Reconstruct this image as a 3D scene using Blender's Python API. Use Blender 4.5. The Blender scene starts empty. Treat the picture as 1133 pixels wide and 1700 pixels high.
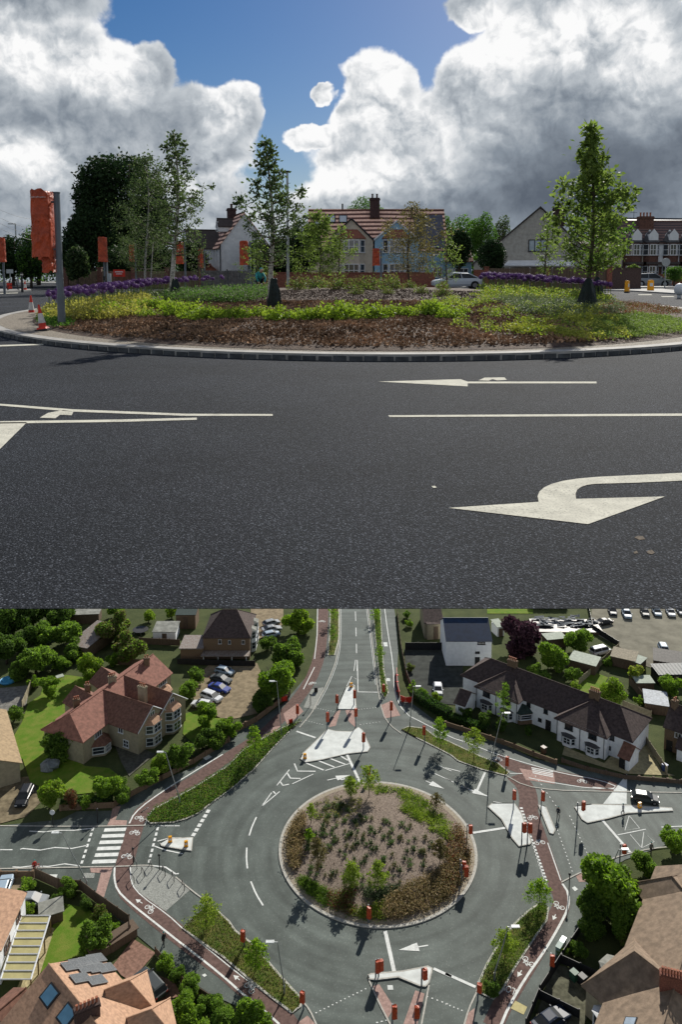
import bpy, math, random
import numpy as np
from mathutils import Vector, Matrix
S = bpy.context.scene
COL = S.collection
R = math.radians
# ------------------------------------------------------------------ camera, sky, sun, exposure
FPX, PCX, PCY, HORIZ, CH = 1294.0, 566.5, 600.0, 452.0, 1.6
PITCH = math.atan((PCY - HORIZ) / FPX)
cam_d = bpy.data.cameras.new('camera'); cam = bpy.data.objects.new('camera', cam_d); COL.objects.link(cam)
cam.location = (0, 0, CH); cam.rotation_euler = (R(90) - PITCH, 0, 0)
cam_d.sensor_fit = 'HORIZONTAL'; cam_d.sensor_width = 36; cam_d.lens = FPX / 1133 * 36
cam_d.shift_y = -(850 - PCY) / 1133; cam_d.clip_start = .1; cam_d.clip_end = 6000
S.camera = cam
ZB = CH - 73.0            # the lower ground
SUN_EL, SUN_AZ = 31.5, 20.0   # degrees; azimuth clockwise from straight ahead (+Y)
EXPOSURE = 0.35
S.view_settings.view_transform = 'Standard'; S.view_settings.look = 'None'
S.view_settings.exposure = EXPOSURE; S.view_settings.gamma = 1
sd = Vector((math.sin(R(SUN_AZ)) * math.cos(R(SUN_EL)), math.cos(R(SUN_AZ)) * math.cos(R(SUN_EL)), math.sin(R(SUN_EL))))
sl = bpy.data.lights.new('sun', 'SUN'); sl.energy = 5.0; sl.angle = R(.5); sl.color = (1, .95, .86)
so = bpy.data.objects.new('sun', sl); COL.objects.link(so); so.rotation_euler = (-sd).to_track_quat('-Z', 'Y').to_euler()

class NT:
    def __init__(s, tree): s.t = tree; s.n = tree.nodes; s.l = tree.links
    def node(s, typ, **kw):
        n = s.n.new(typ)
        for k, v in kw.items(): setattr(n, k, v)
        return n
    def put(s, sock, v):
        if isinstance(v, bpy.types.NodeSocket): s.l.new(v, sock)
        elif v is not None: sock.default_value = v
    def m(s, op, a, b=None, c=None, clamp=False):
        n = s.node('ShaderNodeMath', operation=op, use_clamp=clamp)
        for i, v in enumerate((a, b, c)): s.put(n.inputs[i], v)
        return n.outputs[0]
    def vm(s, op, a, b=None):
        n = s.node('ShaderNodeVectorMath', operation=op); s.put(n.inputs[0], a); s.put(n.inputs[1], b); return n.outputs[0]
    def comb(s, x, y, z):
        n = s.node('ShaderNodeCombineXYZ'); s.put(n.inputs[0], x); s.put(n.inputs[1], y); s.put(n.inputs[2], z); return n.outputs[0]
    def noise(s, vec, scale, detail=4, rough=.5, dist=0, out=0):
        n = s.node('ShaderNodeTexNoise'); s.put(n.inputs['Vector'], vec)
        n.inputs['Scale'].default_value = scale; n.inputs['Detail'].default_value = detail
        n.inputs['Roughness'].default_value = rough; n.inputs['Distortion'].default_value = dist
        return n.outputs[out]
    def vor(s, vec, scale, feature='F1', out=0, rand=1, smooth=None):
        n = s.node('ShaderNodeTexVoronoi', feature=feature); s.put(n.inputs['Vector'], vec)
        n.inputs['Scale'].default_value = scale; n.inputs['Randomness'].default_value = rand
        return n.outputs[out]
    def ramp(s, v, lo, hi, a=0., b=1., smooth=False):
        n = s.node('ShaderNodeMapRange', interpolation_type='SMOOTHSTEP' if smooth else 'LINEAR')
        for i, q in enumerate((v, lo, hi, a, b)): s.put(n.inputs[i], q)
        return n.outputs[0]
    def mix(s, f, a, b, mode='MIX'):
        n = s.node('ShaderNodeMix', data_type='RGBA', blend_type=mode)
        s.put(n.inputs[0], f); s.put(n.inputs[6], a if isinstance(a, bpy.types.NodeSocket) else (*a, 1)[:4]); s.put(n.inputs[7], b if isinstance(b, bpy.types.NodeSocket) else (*b, 1)[:4])
        return n.outputs[2]

def px_azel(x, y):
    u = (x - PCX) / FPX; v = -(y - PCY) / FPX
    d = Vector((u, math.cos(PITCH) + v * math.sin(PITCH), -math.sin(PITCH) + v * math.cos(PITCH))).normalized()
    return math.atan2(d.x, d.y), math.asin(d.z)

W = bpy.data.worlds.new('World'); S.world = W; W.use_nodes = True
W.cycles.sampling_method = 'MANUAL'; W.cycles.sample_map_resolution = 512
def build_sky():
    t = NT(W.node_tree); t.n.clear()
    out = t.node('ShaderNodeOutputWorld'); bg = t.node('ShaderNodeBackground'); bg2 = t.node('ShaderNodeBackground'); ms = t.node('ShaderNodeMixShader')
    sky = t.node('ShaderNodeTexSky', sky_type='NISHITA', sun_disc=False)
    sky.sun_elevation = R(SUN_EL); sky.sun_rotation = R(SUN_AZ); sky.air_density = 1.1; sky.dust_density = .4; sky.ozone_density = 2.5
    hs = t.node('ShaderNodeHueSaturation'); hs.inputs['Saturation'].default_value = 1.45; t.l.new(sky.outputs[0], hs.inputs['Color'])
    t.l.new(t.mix(1., hs.outputs[0], (1.0, 1.0, 1.16), 'MULTIPLY'), bg.inputs[0]); bg.inputs[1].default_value = .04
    tc = t.node('ShaderNodeTexCoord'); g = t.vm('NORMALIZE', tc.outputs['Generated'])
    sx = t.node('ShaderNodeSeparateXYZ'); t.l.new(g, sx.inputs[0])
    az = t.m('ARCTAN2', sx.outputs[0], sx.outputs[1]); el = t.m('ARCSINE', sx.outputs[2])
    n1 = t.noise(g, 5.5, 3, .5, 0, 1); n2 = t.noise(g, 19, 4, .55, 0, 1)
    w1 = t.vm('SCALE', t.vm('SUBTRACT', n1, (.5, .5, .5))); w1.node.inputs['Scale'].default_value = .05
    w2 = t.vm('SCALE', t.vm('SUBTRACT', n2, (.5, .5, .5))); w2.node.inputs['Scale'].default_value = .038
    wv = t.vm('ADD', t.vm('ADD', t.comb(az, el, 0), w1), w2)
    ws = t.node('ShaderNodeSeparateXYZ'); t.l.new(wv, ws.inputs[0]); wa, we = ws.outputs[0], ws.outputs[1]
    def blob(x, y, rx, ry, a=wa, e=we):
        ca, ce = px_azel(x, y); 
        p = t.m('MULTIPLY', t.m('SUBTRACT', a, ca), FPX / rx); q = t.m('MULTIPLY', t.m('SUBTRACT', e, ce), FPX / ry)
        return t.m('SUBTRACT', 1., t.m('SQRT', t.m('ADD', t.m('MULTIPLY', p, p), t.m('MULTIPLY', q, q))))
    cov = None
    for b in CLOUDS:
        v = blob(*b); cov = v if cov is None else t.m('SMOOTH_MAX', cov, v, .12) if True else None
    cov = t.m('MAXIMUM', cov, t.m('SUBTRACT', .55, t.m('MULTIPLY', t.m('MAXIMUM', we, 0.), 8.)))
    # cloud field away from the view (behind and overhead)
    back = t.m('ABSOLUTE', az); far = t.ramp(back, .55, .9)
    gen = t.ramp(t.noise(g, 2.2, 5, .55), .46, .6, -.3, .6)
    cov = t.m('ADD', t.m('MULTIPLY', cov, t.m('SUBTRACT', 1., far)), t.m('MULTIPLY', gen, far))
    # cauliflower relief, lit from the sun side (up and a little right)
    def bil(off):
        p = t.vm('ADD', t.vm('ADD', g, w2), off)
        v = t.node('ShaderNodeTexVoronoi', feature='F1'); v.inputs['Scale'].default_value = 9; v.inputs['Detail'].default_value = 3; v.inputs['Roughness'].default_value = .52; v.inputs['Lacunarity'].default_value = 2.3; v.normalize = True
        pn = t.vm('SCALE', t.noise(p, 40, 2, .5, 0, 1)); pn.node.inputs['Scale'].default_value = .022; t.l.new(t.vm('ADD', p, pn), v.inputs['Vector']); n = t.noise(p, 13, 7, .62)
        return t.m('ADD', t.m('MULTIPLY', t.m('SUBTRACT', .42, v.outputs[0]), 1.35), t.m('MULTIPLY', t.m('SUBTRACT', n, .5), 1.0))
    f0 = bil((0, 0, 0)); f1 = bil((.004, 0, .011)); f2 = bil((.008, 0, .034))
    rel = t.m('ADD', t.m('MULTIPLY', t.m('SUBTRACT', f0, f1), 1.6), t.m('MULTIPLY', t.m('SUBTRACT', f0, f2), .8))
    dens = t.m('ADD', cov, t.m('MULTIPLY', f0, .5))
    alpha = t.ramp(dens, -.01, .16, 0, 1, True)
    rim = t.ramp(dens, .08, .42, 1, 0, True)
    bright = None
    for (x, y, rx, ry, k) in LIGHTS:
        v = t.m('MULTIPLY', t.m('MAXIMUM', blob(x, y, rx, ry), 0.), k)
        bright = v if bright is None else t.m('ADD', bright, v)
    L = t.m('ADD', t.m('ADD', .42, bright), t.m('MULTIPLY', rim, .26))
    L = t.m('ADD', L, t.m('MULTIPLY', rel, t.m('MINIMUM', t.m('MAXIMUM', t.m('ADD', .42, bright), .05), .8)))
    L = t.m('ADD', L, t.m('MULTIPLY', far, .3))  # clouds out of view made brighter, added as frontal fill light
    L = t.m('MAXIMUM', t.m('MINIMUM', t.m('MULTIPLY', L, .94), .98), .09)
    colr = t.node('ShaderNodeValToRGB'); e = colr.color_ramp.elements
    e[0].position = .05; e[0].color = (.085, .105, .14, 1); e[1].position = .95; e[1].color = (1, 1, 1, 1)
    k = colr.color_ramp.elements.new(.3); k.color = (.25, .29, .34, 1); k = colr.color_ramp.elements.new(.6); k.color = (.52, .56, .60, 1)
    t.l.new(L, colr.inputs[0]); t.l.new(colr.outputs[0], bg2.inputs[0]); bg2.inputs[1].default_value = .76
    up = t.ramp(el, -.08, -.06)
    t.l.new(t.m('MULTIPLY', alpha, up), ms.inputs[0]); t.l.new(bg.outputs[0], ms.inputs[1]); t.l.new(bg2.outputs[0], ms.inputs[2]); t.l.new(ms.outputs[0], out.inputs[0])
CLOUDS = [(30, 130, 120, 95), (110, 120, 90, 78), (190, 160, 95, 80), (250, 130, 42, 50), (318, 235, 95, 90), (380, 192, 50, 52), (90, 270, 260, 130), (260, 352, 160, 95), (30, -10, 140, 52),
          (622, 165, 72, 62), (580, 205, 40, 45), (615, 262, 105, 80), (700, 260, 120, 105), (780, 150, 62, 75), (880, 90, 95, 110), (1010, 60, 190, 190),
          (1000, 300, 330, 180), (650, 350, 175, 75), (528, 160, 20, 16), (775, 8, 48, 26), (512, 222, 42, 18), (1200, 150, 200, 300), (-120, 200, 180, 260)]
LIGHTS = [(60, 85, 120, 75, .62), (200, 120, 80, 70, .5), (375, 180, 75, 75, .55), (40, 265, 110, 50, .6), (200, 260, 90, 40, .2), (330, 300, 90, 60, .25),
          (600, 130, 90, 80, .6), (690, 220, 140, 100, .5), (560, 290, 110, 70, .5), (800, 90, 90, 80, .6), (960, 40, 190, 100, .55), (850, 190, 110, 60, .25), (930, 330, 330, 150, -.30), (1080, 250, 260, 140, -.16), (1080, 130, 110, 90, .38), (510, 215, 70, 40, .6), (780, 10, 60, 30, .45), (530, 160, 40, 30, .6), (180, 210, 120, 60, -.05), (250, 330, 160, 60, .06), (760, 300, 100, 60, .25), (600, 310, 170, 60, .3), (340, 290, 120, 50, .2)]
build_sky()

# ------------------------------------------------------------------ where a point of the ground lies
def ray(x, y):
    u = (x - PCX) / FPX; v = -(y - PCY) / FPX
    return Vector((u, math.cos(PITCH) + v * math.sin(PITCH), -math.sin(PITCH) + v * math.cos(PITCH)))
def G(x, y, z=0.0):                      # upper ground
    d = ray(x, y); t = (z - CH) / d.z; return Vector((d.x * t, d.y * t, z))
def D(x, y, Y):                          # point at distance Y ahead
    d = ray(x, y); t = Y / d.y; return Vector((d.x * t, Y, CH + d.z * t))
def B(x, y, h=0.0):                      # lower ground, h metres above it
    d = ray(x, y); t = (ZB + h - CH) / d.z; return Vector((d.x * t, d.y * t, ZB + h))
t5 = lambda X, Y: (X / 2.982, 1010 + Y / 2.982)
t6 = lambda X, Y: (370 + X / 2.982, 1010 + Y / 2.982)
t7 = lambda X, Y: (740 + X / 2.883, 1010 + Y / 2.883)
b1 = lambda X, Y: (X / 2.982, 1340 + Y / 2.982)
b2 = lambda X, Y: (370 + X / 2.982, 1340 + Y / 2.982)
b3 = lambda X, Y: (740 + X / 2.883, 1340 + Y / 2.883)

# ------------------------------------------------------------------ materials
MATS = {}
def mat(name, col, rough=.8, var=.25, scale=3., spec=.3, metal=0., bump=0., bscale=None, col2=None, trans=0., coat=0., stretch=None, det=4, emit=None):
    if name in MATS: return MATS[name]
    m = bpy.data.materials.new(name); m.use_nodes = True; t = NT(m.node_tree)
    p = t.n['Principled BSDF']; tc = t.node('ShaderNodeTexCoord'); v = tc.outputs['Object']
    if stretch:
        mp = t.node('ShaderNodeMapping'); mp.inputs['Scale'].default_value = stretch; t.l.new(v, mp.inputs[0]); v = mp.outputs[0]
    c2 = col2 or tuple(max(0, c * (1 - var)) for c in col); c1 = col if col2 else tuple(min(1, c * (1 + var)) for c in col)
    n = t.ramp(t.noise(v, scale, det, .6), .35, .65)
    c = t.mix(n, c2, c1)
    t.l.new(c, p.inputs['Base Color']); p.inputs['Roughness'].default_value = rough; p.inputs['Metallic'].default_value = metal
    p.inputs['Specular IOR Level'].default_value = spec
    if coat: p.inputs['Coat Weight'].default_value = coat; p.inputs['Coat Roughness'].default_value = .2
    if bump:
        b = t.node('ShaderNodeBump'); b.inputs['Strength'].default_value = 1; b.inputs['Distance'].default_value = bump
        t.l.new(t.noise(v, bscale or scale * 4, 4, .6), b.inputs['Height']); t.l.new(b.outputs[0], p.inputs['Normal'])
    if trans:
        o = t.n['Material Output']; tr = t.node('ShaderNodeBsdfTranslucent'); mx = t.node('ShaderNodeMixShader')
        hs = t.node('ShaderNodeHueSaturation'); hs.inputs['Value'].default_value = 1.6; hs.inputs['Saturation'].default_value = 1.15; t.l.new(c, hs.inputs['Color'])
        t.l.new(hs.outputs[0], tr.inputs[0]); mx.inputs[0].default_value = trans; t.l.new(p.outputs[0], mx.inputs[1]); t.l.new(tr.outputs[0], mx.inputs[2]); t.l.new(mx.outputs[0], o.inputs[0])
    if emit: p.inputs['Emission Color'].default_value = (*emit, 1); p.inputs['Emission Strength'].default_value = 1
    MATS[name] = m; return m
def leafmat(name, a, b, trans=.45, rough=.45, scale=.9):
    """leaf colour varies leaf by leaf (random per island) and clump by clump"""
    if name in MATS: return MATS[name]
    m = bpy.data.materials.new(name); m.use_nodes = True; t = NT(m.node_tree); p = t.n['Principled BSDF']; rough = max(rough, .62)
    tc = t.node('ShaderNodeTexCoord'); g = t.node('ShaderNodeNewGeometry')
    f = t.m('ADD', t.m('MULTIPLY', t.ramp(t.noise(tc.outputs['Object'], scale, 2, .5), .35, .65), .5), t.m('MULTIPLY', g.outputs['Random Per Island'], .5))
    c = t.mix(f, a, b); t.l.new(c, p.inputs['Base Color']); p.inputs['Roughness'].default_value = rough; p.inputs['Specular IOR Level'].default_value = .12
    o = t.n['Material Output']; tr = t.node('ShaderNodeBsdfTranslucent'); mx = t.node('ShaderNodeMixShader')
    hs = t.node('ShaderNodeHueSaturation'); hs.inputs['Value'].default_value = 1.5; hs.inputs['Saturation'].default_value = 1.1; t.l.new(c, hs.inputs['Color'])
    t.l.new(hs.outputs[0], tr.inputs[0]); mx.inputs[0].default_value = trans; t.l.new(p.outputs[0], mx.inputs[1]); t.l.new(tr.outputs[0], mx.inputs[2]); t.l.new(mx.outputs[0], o.inputs[0])
    MATS[name] = m; return m

# ------------------------------------------------------------------ mesh building
class MB:
    def __init__(s): s.v = []; s.f = []; s.mi = []
    def add(s, vs, fs, k=0):
        o = len(s.v); s.v += [tuple(q) for q in vs]; s.f += [tuple(i + o for i in f) for f in fs]; s.mi += [k] * len(fs); return s
    def box(s, c, d, rz=0, k=0, M=None, top=1.):
        x, y, z = d[0] / 2, d[1] / 2, d[2] / 2; vs = []
        for sz in (-1, 1):
            q = top if sz > 0 else 1
            for sx, sy in ((-1, -1), (1, -1), (1, 1), (-1, 1)): vs.append(Vector((sx * x * q, sy * y * q, sz * z)))
        m = Matrix.Translation(c) @ (Matrix.Rotation(rz, 4, 'Z') if M is None else M.to_4x4())
        return s.add([m @ v for v in vs], [(3, 2, 1, 0), (4, 5, 6, 7), (0, 1, 5, 4), (1, 2, 6, 5), (2, 3, 7, 6), (3, 0, 4, 7)], k)
    def tube(s, pts, rads, n=8, k=0, cap=True):
        pts = [Vector(p) for p in pts]; rads = rads if isinstance(rads, (list, tuple)) else [rads] * len(pts)
        vs = []; fs = []
        for i, p in enumerate(pts):
            d = (pts[min(i + 1, len(pts) - 1)] - pts[max(i - 1, 0)]).normalized()
            a = d.orthogonal().normalized() if abs(d.z) < .99 else Vector((1, 0, 0)); a = (Vector((0, 0, 1)).cross(d) if abs(d.z) < .99 else Vector((1, 0, 0))).normalized(); b = d.cross(a)
            for j in range(n):
                w = 2 * math.pi * j / n; vs.append(p + rads[i] * (math.cos(w) * a + math.sin(w) * b))
        for i in range(len(pts) - 1):
            for j in range(n):
                q = (j + 1) % n; fs.append((i * n + j, i * n + q, (i + 1) * n + q, (i + 1) * n + j))
        if cap: fs.append(tuple(reversed(range(n)))); fs.append(tuple(range((len(pts) - 1) * n, len(pts) * n)))
        return s.add(vs, fs, k)
    def lathe(s, c, prof, n=12, k=0):   # prof: [(r, z)]
        vs = []; fs = []; c = Vector(c)
        for r, z in prof:
            for j in range(n): w = 2 * math.pi * j / n; vs.append(c + Vector((r * math.cos(w), r * math.sin(w), z)))
        for i in range(len(prof) - 1):
            for j in range(n): q = (j + 1) % n; fs.append((i * n + j, i * n + q, (i + 1) * n + q, (i + 1) * n + j))
        fs.append(tuple(reversed(range(n)))); fs.append(tuple(range((len(prof) - 1) * n, len(prof) * n)))
        return s.add(vs, fs, k)
    def prism(s, pts, z0, z1, k=0):     # pts: world xy outline, counter-clockwise or not
        n = len(pts); A = sum(pts[i][0] * pts[(i + 1) % n][1] - pts[(i + 1) % n][0] * pts[i][1] for i in range(n))
        if A < 0: pts = list(reversed(pts))
        vs = [(p[0], p[1], z0) for p in pts] + [(p[0], p[1], z1) for p in pts]
        fs = [tuple(reversed(range(n))), tuple(range(n, 2 * n))] + [(i, (i + 1) % n, (i + 1) % n + n, i + n) for i in range(n)]
        return s.add(vs, fs, k)
    def face(s, pts, k=0): return s.add(pts, [tuple(range(len(pts)))], k)
    def blob(s, c, r, seed=0, amp=.15, k=0, n=10, sc=(1, 1, 1)):
        rg = random.Random(seed); vs = []; fs = []; c = Vector(c); m = n // 2 + 1
        for i in range(m + 1):
            th = math.pi * i / m
            for j in range(n):
                w = 2 * math.pi * j / n; q = r * (1 + rg.uniform(-amp, amp)); vs.append(c + Vector((q * math.sin(th) * math.cos(w) * sc[0], q * math.sin(th) * math.sin(w) * sc[1], q * math.cos(th) * sc[2])))
        for i in range(m):
            for j in range(n): q = (j + 1) % n; fs.append((i * n + j, (i + 1) * n + j, (i + 1) * n + q, i * n + q))
        return s.add(vs, fs, k)
    def build(s, name, mats, parent=None, smooth=False, loc=None, rz=0):
        me = bpy.data.meshes.new(name); me.from_pydata(s.v, [], s.f)
        if not isinstance(mats, (list, tuple)): mats = [mats]
        for m in mats: me.materials.append(m)
        if len(mats) > 1: me.polygons.foreach_set('material_index', s.mi)
        if smooth: me.polygons.foreach_set('use_smooth', [True] * len(me.polygons))
        me.update(); o = bpy.data.objects.new(name, me); COL.objects.link(o)
        if parent is not None: o.parent = parent
        if loc is not None: o.location = loc; o.rotation_euler.z = rz
        return o
def tag(o, label=None, cat=None, group=None, kind=None):
    if label: o['label'] = label
    if cat: o['category'] = cat
    if group: o['group'] = group
    if kind: o['kind'] = kind
    return o
def empty(name, loc, rz=0, label=None, cat=None, group=None):
    o = bpy.data.objects.new(name, None); COL.objects.link(o); o.location = loc; o.rotation_euler.z = rz; o.empty_display_size = .2
    return tag(o, label, cat, group)
KIDS = {}
def copy_tree(o, loc, rz=0, label=None, scale=None, group=None, parent=None):
    c = o.copy(); COL.objects.link(c)
    if parent is None:
        c.location = loc; c.rotation_euler.z = rz
        if scale is not None: c.scale = scale if isinstance(scale, (tuple, list)) else (scale,) * 3
        if label: c['label'] = label
        if group: c['group'] = group
    else: c.parent = parent
    for ch in list(o.children): copy_tree(ch, None, parent=c)
    return c
def struct(name, mb, m, **k): return tag(mb.build(name, m, **k), kind='structure')

def leafmesh(name, P, size, m, seed=0, parent=None, flat=0., aspect=.6, Z=None, loc=None, fold=True):
    """P: Nx3 leaf centres; each leaf is a folded rhombus of two triangles-pairs, random orientation"""
    rg = np.random.default_rng(seed); P = np.asarray(P, float); N = len(P)
    sz = size * rg.uniform(.6, 1.25, N) if np.isscalar(size) else size
    d = rg.normal(size=(N, 3)); d[:, 2] *= (1 - flat) ; d /= np.linalg.norm(d, axis=1)[:, None] + 1e-9
    e = rg.normal(size=(N, 3)); e[:, 2] *= (1 - flat); e -= (e * d).sum(1)[:, None] * d; e /= np.linalg.norm(e, axis=1)[:, None] + 1e-9
    nn = np.cross(d, e)
    a = P - d * sz[:, None] * .5; c = P + d * sz[:, None] * .5; b = P + e * sz[:, None] * aspect * .5 + nn * sz[:, None] * .08; f = P - e * sz[:, None] * aspect * .5 + nn * sz[:, None] * .08
    V = np.stack([a, b, c, f], 1).reshape(-1, 3)
    me = bpy.data.meshes.new(name); me.vertices.add(4 * N); me.vertices.foreach_set('co', V.ravel())
    me.loops.add(4 * N); me.loops.foreach_set('vertex_index', np.arange(4 * N, dtype=np.int32)); me.polygons.add(N)
    me.polygons.foreach_set('loop_start', np.arange(0, 4 * N, 4, dtype=np.int32)); me.polygons.foreach_set('loop_total', np.full(N, 4, dtype=np.int32))
    ms = m if isinstance(m, (list, tuple)) else [m]
    for q in ms: me.materials.append(q)
    if len(ms) > 1: me.polygons.foreach_set('material_index', rg.integers(0, len(ms), N).astype(np.int32))
    me.update(calc_edges=True); me.validate()
    o = bpy.data.objects.new(name, me); COL.objects.link(o)
    if parent is not None: o.parent = parent
    if loc is not None: o.location = loc
    return o

def grow(H, prof, trunk_r, nbr, nleaf, leaf, seed, bare=.25, up=.5, spread=.18, lean=(0, 0), twigs=3):
    """returns (MB trunk+limbs, Nx3 leaf centres); prof: [(h fraction, radius)] the outline"""
    rg = random.Random(seed); nr = np.random.default_rng(seed); mb = MB()
    hs = [p[0] for p in prof]; rs = [p[1] for p in prof]
    axis = lambda f: Vector((lean[0] * f + .02 * H * math.sin(f * 5 + seed), lean[1] * f + .02 * H * math.cos(f * 4 + seed), H * f))
    mb.tube([axis(i / 8 * .97) for i in range(9)], [trunk_r * (1 - .93 * (i / 8)) ** .8 + .004 for i in range(9)], 7)
    tips = []
    for i in range(nbr):
        f = bare + (1 - bare) * (i + rg.random()) / nbr; f = min(f, .985)
        r = float(np.interp(f, hs, rs)) * rg.uniform(.4, 1.15); w = i * 2.4 + rg.uniform(-.5, .5)
        f0 = max(bare * .9, f - r * up / H * .9); p0 = axis(f0); p1 = axis(f) + Vector((r * math.cos(w), r * math.sin(w), 0))
        mid = (p0 + p1) / 2 + Vector((0, 0, -.08 * r)); r0 = max(.006, trunk_r * .38 * (1 - f) ** .7 + .004)
        mb.tube([p0, mid, p1], [r0, r0 * .6, .004], 4, 1, cap=False)
        for q in range(twigs + 2):
            s = rg.uniform(.3, 1.); c = p0.lerp(mid, s * 2) if s < .5 else mid.lerp(p1, s * 2 - 1)
            off = Vector((rg.gauss(0, 1), rg.gauss(0, 1), rg.gauss(0, .7))) * spread * max(r, .12 * H * .3); tips.append((c + off, max(.4, s) * (r + .02 * H)))
            mb.tube([c, c + off], [.006, .003], 3, 1, cap=False)
        tips.append((p1, 1. * (r + .02 * H)))
    T = np.array([t[0][:] for t in tips]); wgt = np.array([t[1] for t in tips]); wgt /= wgt.sum()
    idx = nr.choice(len(T), nleaf, p=wgt); rad = spread * max(rs) * .62
    P = T[idx] + nr.normal(size=(nleaf, 3)) * rad * np.array([1, 1, .8]) * nr.uniform(.4, 1.3, size=(len(T), 1))[idx]
    return mb, P
def tree(name, label, loc, H, prof, trunk_r, nbr, nleaf, leaf, m, seed, bark, cat='tree', group=None, **k):
    e = empty(name, loc, 0, label, cat, group); mb, P = grow(H, prof, trunk_r, nbr, nleaf, leaf, seed, **k)
    mb.build('trunk', [bark, BARK], e, smooth=True); leafmesh('crown', P, leaf, m, seed, e); return e
def crown_pts(n, r, seed, lumps=9, sc=(1, 1, 1), hollow=.5, loose=1):
    """dense crown: leaf clumps gathered on a lumpy outline"""
    nr = np.random.default_rng(seed); C = []; 
    for i in range(lumps):
        d = nr.normal(size=3); d /= np.linalg.norm(d); C.append((d * (nr.uniform(.4, .9) if loose else nr.uniform(.4, .7)) * r, (nr.uniform(.22, .48) if loose else nr.uniform(.26, .4)) * r))
    C.append((np.zeros(3), (.58 if loose else .78) * r)); k = nr.choice(len(C), n, p=np.array([c[1] ** 2 for c in C]) / sum(c[1] ** 2 for c in C))
    d = nr.normal(size=(n, 3)); d /= np.linalg.norm(d, axis=1)[:, None]; u = nr.uniform(hollow, 1.06, n) ** .6
    P = np.array([C[i][0] for i in k]) + d * np.array([C[i][1] for i in k])[:, None] * u[:, None]
    # small clumps
    P += nr.normal(size=(n, 3)) * .03 * r
    return P * np.array(sc)
# ------------------------------------------------------------------ materials used by both places
def asphalt(name, base, stone, scale, bump, rough=.62, patch=.25):
    m = bpy.data.materials.new(name); m.use_nodes = True; t = NT(m.node_tree); p = t.n['Principled BSDF']
    v = t.node('ShaderNodeTexCoord').outputs['Object']
    vo = t.vor(v, scale, 'F1', 1); st = t.m('MULTIPLY', t.ramp(vo, .38, .85), t.ramp(t.vor(v, scale, 'F1', 0), .62, .30))
    n = t.ramp(t.noise(v, .35, 5, .6), .3, .7, 1 - patch, 1 + patch); n2 = t.ramp(t.noise(v, scale * .6, 3, .7), .35, .7)
    c = t.mix(t.m('MULTIPLY', st, n2), base, stone); mu = t.node('ShaderNodeMix', data_type='RGBA', blend_type='MULTIPLY'); mu.inputs[0].default_value = 1
    t.l.new(c, mu.inputs[6]); t.l.new(t.comb(n, n, n), mu.inputs[7]); t.l.new(mu.outputs[2], p.inputs['Base Color'])
    p.inputs['Roughness'].default_value = rough; p.inputs['Specular IOR Level'].default_value = .07
    b = t.node('ShaderNodeBump'); b.inputs['Distance'].default_value = bump; b.inputs['Strength'].default_value = 1
    h = t.m('SUBTRACT', t.noise(v, scale * 1.1, 4, .7), t.m('MULTIPLY', t.vor(v, scale, 'F1', 0), .8)); t.l.new(h, b.inputs['Height']); t.l.new(b.outputs[0], p.inputs['Normal'])
    return m
ASPH_A = asphalt('asphalt', (.011, .0135, .018), (.20, .22, .26), 84, .008, .9, .28)
ASPH_A.node_tree.nodes['Principled BSDF'].inputs['Specular IOR Level'].default_value = .10
PAINT = mat('road_paint', (.50, .485, .41), .9, .12, 6, bump=.003, bscale=90, spec=.08)
PAINTB = mat('road_paint_white', (.66, .68, .66), .8, .12, 1.5, spec=.1)
def worn(m, scale, lo, hi, dark):
    t = NT(m.node_tree); p = t.n['Principled BSDF']; src = p.inputs['Base Color'].links[0].from_socket; v = t.node('ShaderNodeTexCoord').outputs['Object']
    f = t.m('MULTIPLY', t.ramp(t.noise(v, scale, 6, .75), lo, hi), t.ramp(t.noise(v, scale * .06, 3, .5), .35, .65, .35, 1)); t.l.new(t.mix(f, src, dark), p.inputs['Base Color'])
worn(PAINT, 55, .52, .66, (.06, .06, .06)); worn(PAINTB, 9, .52, .7, (.14, .15, .14))
GRANITE = mat('granite_setts', (.06, .065, .07), .8, .4, 5, bump=.01)
KERB = mat('pale_kerb', (.30, .29, .27), .85, .2, 4, bump=.004)
PEBBLE = mat('pebble_apron', (.30, .26, .20), .85, .5, 22, bump=.03, bscale=30, col2=(.09, .075, .06))
MULCH = mat('mulch', (.12, .078, .052), .9, .6, 9, bump=.05, bscale=22, col2=(.035, .02, .014))
POST = mat('grey_post', (.10, .12, .14), .5, .15, 2, spec=.5)
STEEL = mat('galvanised_steel', (.32, .34, .35), .45, .15, 2, metal=.6)
HOOD = mat('orange_sheeting', (.40, .062, .019), .45, .3, 3, bump=.06, bscale=4, spec=.4, trans=.12)
DARK = mat('dark_metal', (.02, .02, .022), .5)
WHITE = mat('white_paint', (.62, .64, .65), .5, .06, 2)
UPVC = mat('white_window_frame', (.62, .64, .66), .35, .05, 2)
GLASS = mat('window_glass', (.025, .032, .04), .08, .4, .8, spec=.9)
RUBBER = mat('tyre_rubber', (.015, .015, .016), .8)
RIM = mat('wheel_rim', (.35, .36, .38), .3, metal=.8)
BARK = mat('bark', (.07, .055, .04), .9, .4, 12, bump=.02)
BIRCH = mat('birch_bark', (.50, .49, .44), .7, .3, 9, col2=(.12, .11, .10), stretch=(1, 1, 4))
TIMBER = mat('timber_fence', (.12, .085, .06), .85, .35, 3, stretch=(8, 8, .5), bump=.01)
BRICK = mat('red_brick', (.20, .075, .05), .85, .35, 8, bump=.008)
BAG = mat('green_watering_bag', (.006, .014, .012), .6, .3, 4, bump=.03)
SKIN = mat('skin', (.45, .28, .2), .6)
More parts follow.
